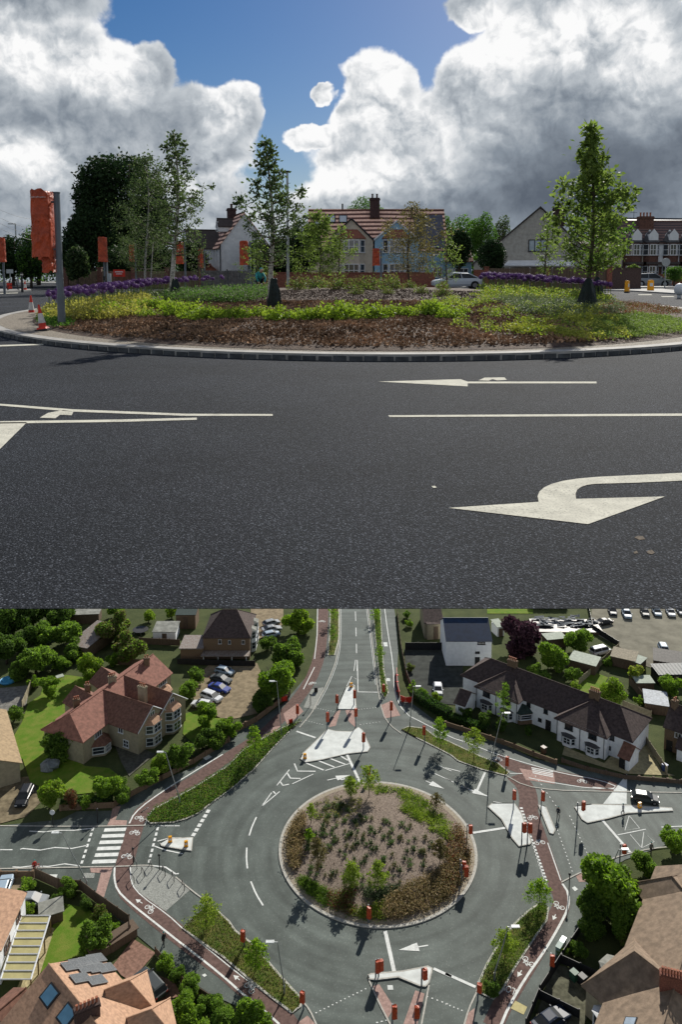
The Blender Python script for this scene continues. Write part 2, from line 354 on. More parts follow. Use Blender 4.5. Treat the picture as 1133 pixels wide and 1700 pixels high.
LEAF = dict(
    lime=leafmat('lime_foliage', (.11, .19, .02), (.30, .38, .07), .42), yellow=leafmat('yellow_foliage', (.13, .17, .025), (.40, .41, .09), .38),
    mid=leafmat('green_foliage', (.035, .085, .018), (.10, .19, .035), .45), dark=leafmat('dark_foliage', (.010, .022, .010), (.03, .06, .018), .2),
    birch=leafmat('birch_foliage', (.035, .06, .025), (.10, .14, .05), .35), grey=leafmat('grey_green_foliage', (.05, .075, .035), (.16, .20, .10), .3),
    gum=leafmat('gum_foliage', (.055, .095, .022), (.20, .27, .07), .45), straw=leafmat('straw_foliage', (.17, .16, .04), (.36, .36, .09), .45),
    red=leafmat('red_foliage', (.10, .03, .02), (.22, .09, .05), .3), chip=leafmat('bark_chip', (.05, .03, .019), (.44, .27, .16), 0, 1), chipgrey=leafmat('grey_bark_chip', (.03, .022, .018), (.20, .15, .12), 0, 1),
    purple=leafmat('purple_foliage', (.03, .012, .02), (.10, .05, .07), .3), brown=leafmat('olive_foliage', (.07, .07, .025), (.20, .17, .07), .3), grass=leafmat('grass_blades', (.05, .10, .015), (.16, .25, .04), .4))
LEAF.update(tan=leafmat('seed_heads', (.13, .10, .045), (.42, .32, .18), .3), chippale=leafmat('pale_bark_chip', (.12, .09, .07), (.36, .29, .24), 0, 1), bmid=leafmat('garden_foliage', (.08, .15, .025), (.20, .31, .055), .5), bdark=leafmat('dark_garden_foliage', (.045, .085, .018), (.12, .20, .04), .45), bgum=leafmat('bright_garden_foliage', (.09, .18, .02), (.24, .36, .05), .5))  # garden leaves come in middle, dark and bright greens of their own
ALLIUM = leafmat('allium_petals', (.05, .022, .085), (.17, .085, .25), .25)

# ------------------------------------------------------------------ shared builders
def xf(c, ang): return Matrix.Translation(Vector(c)) @ Matrix.Rotation(ang, 4, 'Z')
def window(par, c, ang, w, h, nx=2, ny=1, fm=None, name='window', gm=None):
    fm = fm or UPVC; M = xf(c, ang); f = MB(); b = min(.09, w * .09)
    def bx(x, z, dx, dz, dy=.12, y=0): f.add([M @ Vector((x + sx * dx / 2, y + sy * dy / 2, z + sz * dz / 2)) for sz in (-1, 1) for sx, sy in ((-1, -1), (1, -1), (1, 1), (-1, 1))], [(3, 2, 1, 0), (4, 5, 6, 7), (0, 1, 5, 4), (1, 2, 6, 5), (2, 3, 7, 6), (3, 0, 4, 7)])
    bx(0, h / 2 - b / 2, w, b); bx(0, -h / 2 + b / 2, w + .1, b * 1.2, .2, -.03)
    for s in (-1, 1): bx(s * (w / 2 - b / 2), 0, b, h - 2.2 * b)
    for i in range(1, nx): bx(-w / 2 + w * i / nx, 0, b * .8, h - 2.2 * b, .1)
    for j in range(1, ny): bx(0, h / 2 - h * j / ny, w - 2 * b, b * .7, .085)
    o = f.build(name, fm, par); g = MB(); g.add([M @ Vector((sx * (w / 2 - b * .5), sy * .012, sz * (h / 2 - b * .5))) for sz in (-1, 1) for sx, sy in ((-1, -1), (1, -1), (1, 1), (-1, 1))], [(3, 2, 1, 0), (4, 5, 6, 7), (0, 1, 5, 4), (1, 2, 6, 5), (2, 3, 7, 6), (3, 0, 4, 7)])
    g.build('pane', gm or GLASS, o); return o
def wing(par, c, ang, L, Wd, z0, ze, zr, wm, rm, hip=(0, 0), over=.3, base=None, walls=True, th=.12, rname='roof', wname='wall', slope2=None):
    """block with its ridge along local x; hip=(left, right) hip lengths"""
    M = xf((c[0], c[1], 0), ang); l, w = L / 2, Wd / 2
    if walls:
        mb = MB(); vs = [(-l, -w, z0), (l, -w, z0), (l, w, z0), (-l, w, z0), (-l, -w, ze), (l, -w, ze), (l, w, ze), (-l, w, ze)]
        fs = [(0, 1, 5, 4), (2, 3, 7, 6)]
        if hip[1] == 0: vs.append((l, 0, zr - .04)); fs.append((1, 2, 6, len(vs) - 1, 5))
        else: fs.append((1, 2, 6, 5))
        if hip[0] == 0: vs.append((-l, 0, zr - .04)); fs.append((3, 0, 4, len(vs) - 1, 7))
        else: fs.append((3, 0, 4, 7))
        mb.add([M @ Vector(v) for v in vs], fs); mb.build(wname, wm, par)
    if rm is None: return None
    o = over; k = (zr - ze) / w; zo = ze - k * o + .02; a = -l - (o if hip[0] else o * .6); b = l + (o if hip[1] else o * .6); ra = -l + hip[0] if hip[0] else a; rb = l - hip[1] if hip[1] else b
    mb = MB(); top = [(a, -w - o, zo), (b, -w - o, zo), (b, w + o, zo), (a, w + o, zo), (ra, 0, zr + .02), (rb, 0, zr + .02)]
    vs = [Vector(v) for v in top] + [Vector((x, y, z - th)) for x, y, z in top]
    fs = [(0, 1, 5, 4), (2, 3, 4, 5), (1, 2, 5), (3, 0, 4)]
    gf = [(0, 1, 7, 6), (1, 2, 8, 7), (2, 3, 9, 8), (3, 0, 6, 9)]
    if not hip[1]: fs.remove((1, 2, 5)); gf[1] = (1, 7, 11, 5); gf.append((5, 11, 8, 2))
    if not hip[0]: fs.remove((3, 0, 4)); gf[3] = (3, 9, 10, 4); gf.append((4, 10, 6, 0))
    und = [(6, 10, 11, 7), (8, 11, 10, 9)] + ([(7, 11, 8)] if hip[1] else []) + ([(9, 10, 6)] if hip[0] else [])
    mb.add([M @ v for v in vs], fs + gf + und); r = mb.build(rname, rm, par)
    rd = MB(); rd.tube([M @ Vector((ra, 0, zr + .05)), M @ Vector((rb, 0, zr + .05))], .08, 6)
    if hip[1]:
        for s in (-1, 1): rd.tube([M @ Vector((rb, 0, zr + .04)), M @ Vector((b, s * (w + o), zo + .04))], .06, 5)
    if hip[0]:
        for s in (-1, 1): rd.tube([M @ Vector((ra, 0, zr + .04)), M @ Vector((a, s * (w + o), zo + .04))], .06, 5)
    rd.build('ridge_tiles', rm, r); return r
def chimney(par, c, ang, w, d, z0, z1, m, pots=2, pm=None):
    M = xf((c[0], c[1], 0), ang); mb = MB(); mb.box((0, 0, (z0 + z1) / 2), (w, d, z1 - z0)); mb.box((0, 0, z1 - .12), (w + .16, d + .16, .14)); mb.box((0, 0, z1 + .03), (w + .05, d + .05, .1))
    mb.v = [tuple(M @ Vector(v)) for v in mb.v]; o = mb.build('chimney', m, par)
    for i in range(pots):
        p = MB(); x = (i - (pots - 1) / 2) * w / max(pots, 1) * .95; p.lathe(M @ Vector((x, 0, z1 + .07)), [(.12, 0), (.1, .1), (.1, .4), (.13, .42), (.13, .5), (.09, .5)], 8); p.build('chimney_pot', pm or TERRA, o)
    return o
TERRA = mat('terracotta', (.28, .10, .055), .8, .25, 4)
def box_part(par, name, c, d, ang, m):
    mb = MB(); mb.box((0, 0, 0), d); M = xf(c, ang); mb.v = [tuple(M @ Vector(v)) for v in mb.v]; return mb.build(name, m, par)
def bay(par, c, ang, w, dp, z0, z1, wm, rm, wins=1, roof=.5, nx=4, sill=.8, top=.25, heads=None):
    """canted bay: c is where its back meets the wall; windows stacked `wins` high"""
    M = xf((c[0], c[1], 0), ang); q = dp * .8; out = [(-w / 2, 0), (-w / 2 + q, -dp), (w / 2 - q, -dp), (w / 2, 0)]
    mb = MB(); mb.prism([(M @ Vector((x, y, 0)))[:2] for x, y in out] , z0, z1); b = mb.build('bay', wm, par)
    H = (z1 - z0) / wins
    for i in range(wins):
        zc = z0 + H * i + (sill + H - top) / 2; h = H - top - sill
        window(b, M @ Vector((0, -dp - .02, zc)), ang, w - 2 * q - .06, h, nx=max(2, nx - 2), ny=2)
        for s in (-1, 1):
            a = math.atan2(dp, q); window(b, M @ Vector((s * (w / 2 - q / 2 + .02), -dp / 2 - .02, zc)), ang + s * a, math.hypot(q, dp) - .12, h, nx=1, ny=2)
    if rm:
        ov = .15; o2 = [(-w / 2 - ov, 0), (-w / 2 + q - ov, -dp - ov), (w / 2 - q + ov, -dp - ov), (w / 2 + ov, 0)]
        vs = [M @ Vector((x, y, z1)) for x, y in o2] + [M @ Vector((x, y, z1 - .08)) for x, y in o2] + [M @ Vector((-w * .22, 0, z1 + roof)), M @ Vector((w * .22, 0, z1 + roof))]
        r = MB(); r.add(vs, [(0, 1, 8), (1, 2, 9, 8), (2, 3, 9), (0, 4, 5, 1), (1, 5, 6, 2), (2, 6, 7, 3), (4, 7, 6, 5), (0, 8, 9, 3, 7, 4)]); r.build('bay_roof', rm, b)
    return b
CARP = {}
def paint(name, c): 
    return mat('car_paint_' + name, c, .5, .05, .5, spec=.25, coat=.08)
def make_car(label, m, kind='car', group=None, name='parked_car', cat='car'):
    e = empty(name, (0, 0, 0), 0, label, cat, group)
    if kind == 'van': st = [(-2.3, .8, .35, .75, .8), (-2.25, .88, .3, .95, .85), (-1.3, .92, .25, 1.15, .88), (2.1, .92, .25, 1.15, .88), (2.3, .88, .35, 1.1, .85)]; cab = [(-1.75, 1.1, -1.2, 1.9), (2.05, 1.1, 2.2, 1.95)]
    elif kind == 'suv': st = [(-2.25, .62, .35, .72, 0), (-2.15, .84, .28, .92, 0), (-1.2, .92, .25, 1.06, 0), (2.0, .92, .28, 1.08, 0), (2.25, .82, .4, .95, 0)]; cab = [(-1.3, 1.04, -.45, 1.66), (1.75, 1.06, 2.1, 1.62)]
    elif kind == 'hatch': st = [(-2.0, .60, .32, .62, 0), (-1.9, .80, .26, .78, 0), (-1.0, .86, .22, .94, 0), (1.7, .87, .24, .98, 0), (1.95, .78, .36, .9, 0)]; cab = [(-1.15, .92, -.35, 1.46), (1.35, .96, 1.85, 1.42)]
    else: st = [(-2.25, .62, .32, .60, 0), (-2.12, .84, .25, .74, 0), (-1.1, .90, .2, .92, 0), (1.5, .90, .24, .95, 0), (2.1, .86, .28, .92, 0), (2.25, .76, .38, .86, 0)]; cab = [(-1.15, .9, -.35, 1.42), (.9, .93, 1.75, 1.36)]
    mb = MB(); vs = []; n = 10
    for x, w, z0, z1, _ in st:
        hz = z1 - z0; vs += [(x, -w * .9, z0), (x, -w, z0 + hz * .25), (x, -w, z0 + hz * .62), (x, -w * .95, z0 + hz * .9), (x, -w * .82, z1), (x, w * .82, z1), (x, w * .95, z0 + hz * .9), (x, w, z0 + hz * .62), (x, w, z0 + hz * .25), (x, w * .9, z0)]
    fs = [(i * n + j, (i + 1) * n + j, (i + 1) * n + (j + 1) % n, i * n + (j + 1) % n) for i in range(len(st) - 1) for j in range(n)] + [tuple(range(n)), tuple(reversed(range((len(st) - 1) * n, len(st) * n)))]
    mb.add(vs, fs); wmax = max(s[1] for s in st)
    for ax in (cab[0][0] - .15 if kind != 'van' else -1.45, st[-1][0] - .85):
        for s in (-1, 1): mb.tube([(ax, s * (wmax - .12), .33), (ax, s * (wmax + .012), .33)], .37, 14, 1)
    body = mb.build('body', [m, RUBBER], e)
    (xa, za, xb, zb), (xc, zc, xd, zd) = cab[0], cab[1]; xc, xd = (xd, xc) if kind != 'x' else (xc, xd)   # rear: wide at the belt
    w0, w1 = wmax * .86, wmax * .70
    g = MB(); g.add([(xa, -w0, za), (xc, -w0, zc), (xc, w0, zc), (xa, w0, za), (xb, -w1, zb - .03), (xd, -w1, zd - .03), (xd, w1, zd - .03), (xb, w1, zb - .03)], [(3, 2, 1, 0), (4, 5, 6, 7), (0, 1, 5, 4), (1, 2, 6, 5), (2, 3, 7, 6), (3, 0, 4, 7)]); g.build('windows', CARGLASS, e)
    r = MB(); q = .05; r.add([(xb - q, -w1 - q, zb - .05), (xd + q, -w1 - q, zd - .05), (xd + q, w1 + q, zd - .05), (xb - q, w1 + q, zb - .05), (xb + .15, -w1 * .8, zb + .05), (xd - .1, -w1 * .8, zd + .05), (xd - .1, w1 * .8, zd + .05), (xb + .15, w1 * .8, zb + .05)], [(3, 2, 1, 0), (4, 5, 6, 7), (0, 1, 5, 4), (1, 2, 6, 5), (2, 3, 7, 6), (3, 0, 4, 7)])
    for s in (-1, 1):
        for (x0, z0, x1, z1) in ((xa, za, xb, zb - .04), ((xa + xc) / 2, (za + zc) / 2, (xb + xd) / 2 - .1, zb - .03), (xc, zc, xd, zd - .04)): r.tube([(x0, s * (w0 + .01), z0), (x1, s * (w1 + .02), z1)], .04, 4)
    r.build('roof', m, e)
    for ax in (cab[0][0] - .15 if kind != 'van' else -1.45, st[-1][0] - .85):
        for s in (-1, 1):
            wh = MB(); wh.tube([(ax, s * (wmax - .2), .32), (ax, s * (wmax + .02), .32)], .32, 14); w = wh.build('wheel', RUBBER, e)
            rm = MB(); rm.tube([(ax, s * (wmax + .0), .32), (ax, s * (wmax + .03), .32)], .2, 10); rm.build('rim', RIM, w)
    for s in (-1, 1):
        h = MB(); h.box((st[0][0] + .1, s * .58, st[0][3] - .03), (.22, .34, .14)); h.build('headlight', LAMPG, e)
        h = MB(); h.box((st[-1][0] - .04, s * .66, st[-1][3] - .1), (.12, .24, .2)); h.build('tail_light', TAILR, e)
        h = MB(); h.box((xa + .25, s * (wmax + .08), za + .06), (.12, .2, .13)); h.build('mirror', m, e)
    return e
CARGLASS = mat('car_glass', (.018, .022, .026), .42, .2, 1, spec=.3); LAMPG = mat('headlight_glass', (.6, .62, .62), .15, .1, 4, spec=.8); TAILR = mat('tail_light_red', (.3, .01, .01), .2, .1, 4, spec=.6)
def person(name, label, loc, rz, joints, jacket, trousers, hair=(.03, .02, .015), scale=1.):
    """joints: dict with pelvis, chest, neck, head, elbow/hand L R, knee/foot L R"""
    e = empty(name, loc, rz, label, 'person'); e.scale = (scale,) * 3
    def skin(nm, pts, edges, rad, m):
        me = bpy.data.meshes.new(nm); me.from_pydata(pts, edges, []); me.materials.append(m); o = bpy.data.objects.new(nm, me); COL.objects.link(o); o.parent = e
        o.modifiers.new('skin', 'SKIN'); sv = me.skin_vertices[0].data if me.skin_vertices else None
        if sv is None:
            return o
        for i, r in enumerate(rad): sv[i].radius = (r, r); 
        sv[0].use_root = True; sb = o.modifiers.new('sub', 'SUBSURF'); sb.levels = sb.render_levels = 1; return o
    J = joints; sh = lambda s: (J['chest'][0] + s * .17, J['chest'][1], J['chest'][2] + .12)
    P = [J['pelvis'], J['chest'], J['neck'], J['head'], sh(-1), J['elbow'][0], J['hand'][0], sh(1), J['elbow'][1], J['hand'][1], J['knee'][0], J['foot'][0], J['knee'][1], J['foot'][1]]
    E = [(0, 1), (1, 2), (2, 3), (1, 4), (4, 5), (5, 6), (1, 7), (7, 8), (8, 9), (0, 10), (10, 11), (0, 12), (12, 13)]
    def tubes(nm, chains, m, par=e):
        mb = MB()
        for pts, rr in chains: mb.tube(pts, rr, 9)
        return mb.build(nm, m, par, smooth=True)
    hd = Vector(J['head'])
    mb = MB(); mb.blob(hd, .115, 1, .02, n=12, sc=(.85, 1, 1.15)); mb.tube([J['neck'], hd], .055, 8); mb.box(hd + Vector((0, -.115, -.01)), (.03, .03, .04))
    for i in (0, 1):
        h = Vector(J['hand'][i]); dd = (h - Vector(J['elbow'][i])).normalized(); mb.blob(h, .045, 3, .05, n=8)
        for k in range(4): mb.tube([h + Vector((.02 * (k - 1.5), 0, 0)), h + dd * .09 + Vector((.022 * (k - 1.5), 0, 0))], [.011, .007], 5)
        mb.tube([h, h + dd * .04 + Vector((.05 * (1 if i == 0 else -1), 0, 0))], [.012, .008], 5)
    mb.build('body', SKIN, e, smooth=True)
    tubes('jacket', [([J['pelvis'], ((Vector(J['pelvis']) + Vector(J['chest'])) / 2), J['chest'], (J['chest'][0], J['chest'][1], J['chest'][2] + .14), J['neck']], [.17, .16, .19, .16, .07])] + [([(sh(s)), J['elbow'][i], J['hand'][i]], [.075, .06, .042]) for i, s in ((0, -1), (1, 1))], jacket)
    tubes('trousers', [([Vector(J['pelvis']) + Vector((s * .08, 0, .05)), Vector(J['pelvis']) + Vector((s * .09, 0, -.05)), J['knee'][i], J['foot'][i]], [.11, .115, .075, .055]) for i, s in ((0, -1), (1, 1))], trousers)
    for i in (0, 1): tubes('shoe', [([Vector(J['foot'][i]) + Vector((0, .06, -.03)), Vector(J['foot'][i]) + Vector((0, -.16, -.04))], [.05, .035])], DARK)
    mb = MB(); mb.blob(hd + Vector((0, .025, .035)), .118, 5, .04, n=12, sc=(.9, 1, 1.1)); mb.build('hair', mat('hair', hair, .8), e, smooth=True); return e
STAND = dict(pelvis=(0, 0, .93), chest=(0, 0, 1.28), neck=(0, 0, 1.5), head=(0, -.02, 1.64), elbow=((-.27, .02, 1.12), (.27, .02, 1.12)), hand=((-.28, -.12, .86), (.28, -.08, .86)), knee=((-.1, -.14, .5), (.1, .06, .5)), foot=((-.1, -.16, .07), (.1, .28, .1)))
# =================================================================== UPPER PLACE: the roundabout seen from its kerb
Y0 = G(566, 1010).y; YF = 128.
def slab():
    mb = MB(); pts = [(-Y0 * .6 - 1.6, Y0), (Y0 * .6 + 1.6, Y0), (YF * .6 + 1.6, YF), (-YF * .6 - 1.6, YF)]
    n = 4; top = [(x, y, 0) for x, y in pts]; bot = [(x, y, -.002 if y < 10 else -1.2) for x, y in pts]
    mid = [(-(Y0 + 4) * .6 - 1.6, Y0 + 4, -1.0), ((Y0 + 4) * .6 + 1.6, Y0 + 4, -1.0)]
    v = top + [bot[0], bot[1], mid[0], mid[1], bot[2], bot[3]]
    mb.add(v, [(0, 1, 2, 3), (0, 4, 5, 1), (4, 6, 7, 5), (6, 9, 8, 7), (1, 5, 7, 8, 2), (0, 3, 9, 6, 4), (2, 8, 9, 3)]); struct('road', mb, ASPH_A)
slab()
def flatA(pts, z, mb): mb.face([Vector((*G(x, y).xy, z)) for x, y in pts]); return mb
def flatpoly(mb, pts, z):      # world xy, any simple outline -> fan by ear clipping through a triangulated face
    from mathutils.geometry import tessellate_polygon
    P = [Vector((p[0], p[1], 0)) for p in pts]; tr = tessellate_polygon([P]); vs = [(p[0], p[1], z) for p in pts]; fs = []
    for a, b, c in tr:
        n = (P[b] - P[a]).cross(P[c] - P[a]).z; fs.append((a, b, c) if n > 0 else (a, c, b))
    return mb.add(vs, fs)
def bez(p0, p1, p2, n=8): return [((1 - t) ** 2 * p0[0] + 2 * t * (1 - t) * p1[0] + t * t * p2[0], (1 - t) ** 2 * p0[1] + 2 * t * (1 - t) * p1[1] + t * t * p2[1]) for t in [i / n for i in range(n + 1)]]
mk = MB()
hookA = [(745, 844), (977, 871), (1105, 825), (957, 829)] + bez((957, 829), (950, 806), (990, 804), 5)[1:] + [(1060, 802), (1150, 798), (1150, 785), (1000, 792)] + bez((985, 793), (880, 800), (895, 834), 7)
for pts in ([(645, 690), (1150, 687), (1150, 691), (647, 693)], [(-10, 670), (120, 680), (310, 687.5), (453, 688), (453, 691), (310, 691), (120, 684), (-10, 673)], [(-10, 700), (200, 697), (327, 694), (327, 697.5), (200, 701), (-10, 704)],
            [(-10, 702), (45, 701.5), (0, 746), (-10, 746)], hookA,
            [(628, 634), (765, 630), (777, 634), (991, 634), (991, 637), (777, 637), (777, 642)], [(795, 632), (805, 627.5), (838, 627), (842, 631), (826, 632), (818, 630), (812, 632.5)],
            [(66, 694), (80, 686), (105, 681.5), (122, 684), (119, 690), (100, 689), (92, 695)], [(-10, 573.5), (72, 571), (72, 573), (-10, 576)],
            [(717, 808), (722, 807), (726, 810), (720, 811)]):
    flatpoly(mk, [G(x, y).xy for x, y in pts], .004)
st_ = MB()
for pts in ([(1054, 893), (1060, 890), (1068, 891), (1072, 896), (1062, 897)], [(1074, 916), (1082, 913), (1088, 918), (1083, 921), (1076, 919)], [(1052, 917), (1058, 915), (1060, 919), (1054, 920)]): flatpoly(st_, [G(x, y).xy for x, y in pts], .003)
struct('fallen_leaves', st_, mat('leaf_brown', (.09, .07, .05), .95, .5, 60))  # flat brown patches standing for fallen leaves
# far lane dashes on the approach roads
for pts in ([(1000, 487.5), (1012, 487.5), (1014, 488.7), (1002, 488.7)], [(1060, 489), (1082, 489), (1084, 490.2), (1061, 490.2)], [(1098, 492), (1118, 492), (1121, 493.3), (1100, 493.3)], [(0, 487), (30, 486), (30, 487), (0, 488)], [(78, 470.5), (92, 470.5), (92, 471.3), (78, 471.3)], [(1085, 483), (1133, 481), (1133, 482), (1085, 484)]):
    flatpoly(mk, [G(x, y).xy for x, y in pts], .004)
struct('road_markings', mk, PAINT)

CX, CY, AX, AY = 1.0, 33.0, 13.5, 19.0
def ell(w, k=1., dk=0.): return ((AX * k + dk) * math.cos(w) + CX, (AY * k + dk) * math.sin(w) + CY)
BX, BY = AX - 1.5, AY - .42      # outline of the bed inside the apron
def rr(x, y): return math.hypot((x - CX) / BX, (y - CY) / BY)
def mound(x, y):
    r = rr(x, y); return .16 + .78 * max(0, 1 - r * r) ** .8 if r < 1 else .15
def bedhit(x, y):
    d = ray(x, y); t = 10.
    while t < 80:
        p = Vector((0, 0, CH)) + d * t
        if rr(p.x, p.y) < 1 and p.z <= mound(p.x, p.y): return p
        t += .04
    return None
N = 150; mb = MB(); rng = random.Random(3)
for i in range(N):     # granite setts standing upright round the island
    a0 = 2 * math.pi * i / N; a1 = 2 * math.pi * (i + .9) / N; am = (a0 + a1) / 2
    for (wa, wb) in ((a0, am - .0012), (am + .0012, a1)):
        o0, o1, i0, i1 = ell(wa), ell(wb), ell(wa, 1, -.14), ell(wb, 1, -.14); z = .085 + rng.uniform(-.008, .008)
        mb.prism([o0, o1, i1, i0], 0, z)
struct('kerb_setts', mb, GRANITE)
def ring(d0, d1, z0, z1, n=180):
    mb = MB(); vs = []; fs = []
    for i in range(n): w = 2 * math.pi * i / n; a = ell(w, 1, d0); b = ell(w, 1, d1); vs += [(*a, z0 - .2), (*a, z0), (*b, z1), (*b, z1 - .2)]
    for i in range(n): j = (i + 1) % n; fs += [(i * 4 + k, j * 4 + k, j * 4 + k + 1, i * 4 + k + 1) for k in range(3)]
    return mb.add(vs, fs)
struct('kerb', ring(-.02, -.30, .125, .13), KERB)
mb = MB(); vs = []; fs = []
for i in range(180): w = 2 * math.pi * i / 180; a = ell(w, 1, -.31); vs += [(*a, -.1), (*a, .128), (CX + (BX - .05) * math.cos(w), CY + (BY - .05) * math.sin(w), .145)]
for i in range(180): j = (i + 1) % 180; fs += [(i * 3 + k, j * 3 + k, j * 3 + k + 1, i * 3 + k + 1) for k in range(2)]
struct('pebble_apron', mb.add(vs, fs), PEBBLE)
mb = MB(); vs = [(CX, CY, mound(CX, CY))]; fs = []; K = 26; M_ = 120
for k in range(1, K + 1):
    for i in range(M_):
        w = 2 * math.pi * i / M_; x = CX + BX * k / K * math.cos(w); y = CY + BY * k / K * math.sin(w); vs.append((x, y, (mound(x, y) + rng.uniform(-.025, .025)) if k < K else .148))
for i in range(M_): fs.append((0, 1 + i, 1 + (i + 1) % M_))
for k in range(K - 1):
    for i in range(M_): a = 1 + k * M_; j = (i + 1) % M_; fs.append((a + i, a + M_ + i, a + M_ + j, a + j))
mb.add(vs, fs); struct('planting_bed', mb, MULCH, smooth=True)

def inpoly(x, y, P):
    c = False; n = len(P)
    for i in range(n):
        (x0, y0), (x1, y1) = P[i], P[i - 1]
        if (y0 > y) != (y1 > y) and x < (x1 - x0) * (y - y0) / (y1 - y0) + x0: c = not c
    return c
def proj(x, y, z):
    v = Vector((x, y, z - CH)); f = v.y * math.cos(PITCH) - v.z * math.sin(PITCH); u = v.y * math.sin(PITCH) + v.z * math.cos(PITCH)
    return PCX + FPX * v.x / f, PCY - FPX * u / f
def scatter(poly, n, seed, jitter=0):      # points on the bed inside an outline given on the photo
    rg = random.Random(seed); out = []; W_ = [bedhit(x, y) for x, y in poly]; W_ = [p for p in W_ if p]
    xs = [p.x for p in W_]; ys = [p.y for p in W_]; k = 0
    while len(out) < n and k < n * 60:
        k += 1; x = rg.uniform(min(xs) - 1, max(xs) + 1); y = rg.uniform(min(ys) - 2, max(ys) + 2)
        if rr(x, y) > .985: continue
        z = mound(x, y)
        if inpoly(*proj(x, y, z), poly): out.append((x, y, z))
    return out
def cover(name, poly, n, per, r, h, size, m, seed, label, cat, flat=.2, thr=None, kind='stuff'):
    pts = scatter(poly, n, seed); rg = np.random.default_rng(seed); L = []
    if thr is not None: 
        from mathutils import noise as mn
        pts = [p for p in pts if mn.noise(Vector((p[0] * 1.1, p[1] * .8, seed))) > thr]
    if not pts: return None
    P = np.repeat(np.array(pts), per, 0); q = np.array([rg.uniform(.6, 1.25, len(pts))]).T.repeat(per, 0)
    off = rg.normal(size=P.shape) * np.array([r, r, 0]) * q; d2 = (off[:, 0] ** 2 + off[:, 1] ** 2) / (r * r)
    off[:, 2] = rg.uniform(.25, 1, len(P)) * h * q[:, 0] * np.exp(-d2 * .22); return tag(leafmesh(name, P + off, size, m, seed, flat=flat), label, cat, None, kind)
cover('bark_chips', [(60, 545), (150, 505), (450, 500), (850, 500), (1000, 560), (1133, 575), (1133, 600), (600, 605), (250, 600), (60, 570)], 42000, 1, .05, .035, .085, LEAF['chip'], 1, 'rust brown bark chips spread over the front of the bed', 'bark chips', .0)
cover('bark_mulch', [(150, 540), (450, 462), (1000, 462), (1000, 500), (450, 535)], 20000, 1, .05, .04, .06, LEAF['chipgrey'], 2, 'grey brown bark mulch between the shrubs on top of the mound', 'bark mulch', .0)
cover('grey_mulch', [(100, 540), (420, 540), (420, 590), (120, 575)], 7000, 1, .05, .02, .04, LEAF['chipgrey'], 22, 'dark grey gravel mulch at the left front of the bed', 'gravel', .0)
cover('golden_ground_cover', [(830, 545), (1000, 505), (1060, 580), (960, 592), (880, 590)], 700, 26, .10, .16, .05, LEAF['yellow'], 3, 'yellow green creeping leaves sprawling near the right front kerb', 'ground cover', .3, -.02)
cover('mixed_ground_cover', [(690, 515), (760, 492), (960, 490), (985, 515), (960, 560), (870, 560), (760, 545)], 900, 24, .10, .17, .05, [LEAF['yellow'], LEAF['gum'], LEAF['lime']], 4, 'mixed yellow and green leaves patching the bed left of the bagged tree', 'ground cover', .3, -.02)
cover('silver_ground_cover', [(830, 500), (900, 480), (1010, 490), (1040, 520), (960, 530), (860, 525)], 500, 24, .12, .22, .05, LEAF['grey'], 5, 'silvery green low leaves around the foot of the right hand tree', 'ground cover', .3)
cover('green_ground_cover', [(985, 530), (1133, 515), (1140, 575), (1040, 585), (985, 560)], 900, 30, .09, .13, .04, LEAF['gum'], 6, 'fresh green carpet of small leaves by the right edge', 'ground cover', .3)
cover('red_ground_cover', [(1000, 505), (1133, 498), (1133, 522), (1000, 528)], 420, 22, .10, .16, .04, [LEAF['red'], LEAF['brown']], 7, 'reddish brown low plants beyond the green carpet', 'ground cover', .3)
cover('golden_shrubs', [(800, 483), (900, 484), (1020, 494), (1020, 506), (900, 500), (800, 494)], 420, 34, .16, .36, .07, [LEAF['yellow'], LEAF['gum'], LEAF['lime']], 8, 'pale yellow shrubs in front of the right hand alliums', 'shrubs', .2, -.25)
cover('feathery_grass', [(270, 502), (300, 470), (450, 466), (445, 495), (400, 505)], 900, 26, .09, .42, .06, [LEAF['grey'], LEAF['mid']], 9, 'fine grey green feathery plants between the two birches', 'ornamental grass', .0)
cover('straw_stems', [(70, 530), (80, 500), (200, 492), (250, 500), (240, 525), (160, 535)], 800, 24, .09, .36, .07, LEAF['straw'], 10, 'yellowing strap leaves under the purple alliums', 'plant leaves', .0)
cover('grass_patch', [(62, 537), (75, 522), (125, 524), (115, 542), (80, 545)], 260, 20, .1, .12, .06, LEAF['mid'], 12, 'small patch of green beside the two near cones', 'grass', .0)

# clumps one can count: lime shrubs in a row, sage shrubs behind
def clump(name, label, cat, p, r, h, n, size, ms, seed, group):
    rg = np.random.default_rng(seed); d = rg.normal(size=(n, 3)); d /= np.linalg.norm(d, axis=1)[:, None]; d[:, 2] = abs(d[:, 2])
    u = rg.uniform(.3, 1.05, n)[:, None]; sp = 1 + .25 * np.sin(d[:, :1] * 7 + seed) * np.cos(d[:, 1:2] * 6)
    e = empty(name, p, 0, label, cat, group); leafmesh('foliage', d * u * sp * np.array([r, r, h]), size, ms, seed, e)
    mb = MB(); [mb.tube([(0, 0, 0), (r * .5 * math.cos(w), r * .5 * math.sin(w), h * .7)], [.012, .004], 4) for w in (0, 1.3, 2.6, 3.9, 5.2)]; mb.build('stems', BARK, e); return e
SKIP = random.Random(4)
protos = [clump('lime_shrub', 'lime green leafy clump in the front row of the bed', 'shrub', (0, 0, -50), .40, .36, 520, .085, LEAF['lime'], 40 + i, 'lime green clumps in a row across the bed') for i in range(3)]
rg = random.Random(8); row = []
for i in range(40):
    x = 170 + i * 15.4 + rg.uniform(-5, 5); row.append((x, 529 - abs(x - 480) * .012 + rg.uniform(-5, 3)))
for x in range(180, 300, 17): row.append((x + rg.uniform(-5, 5), 516 + rg.uniform(-4, 4)))
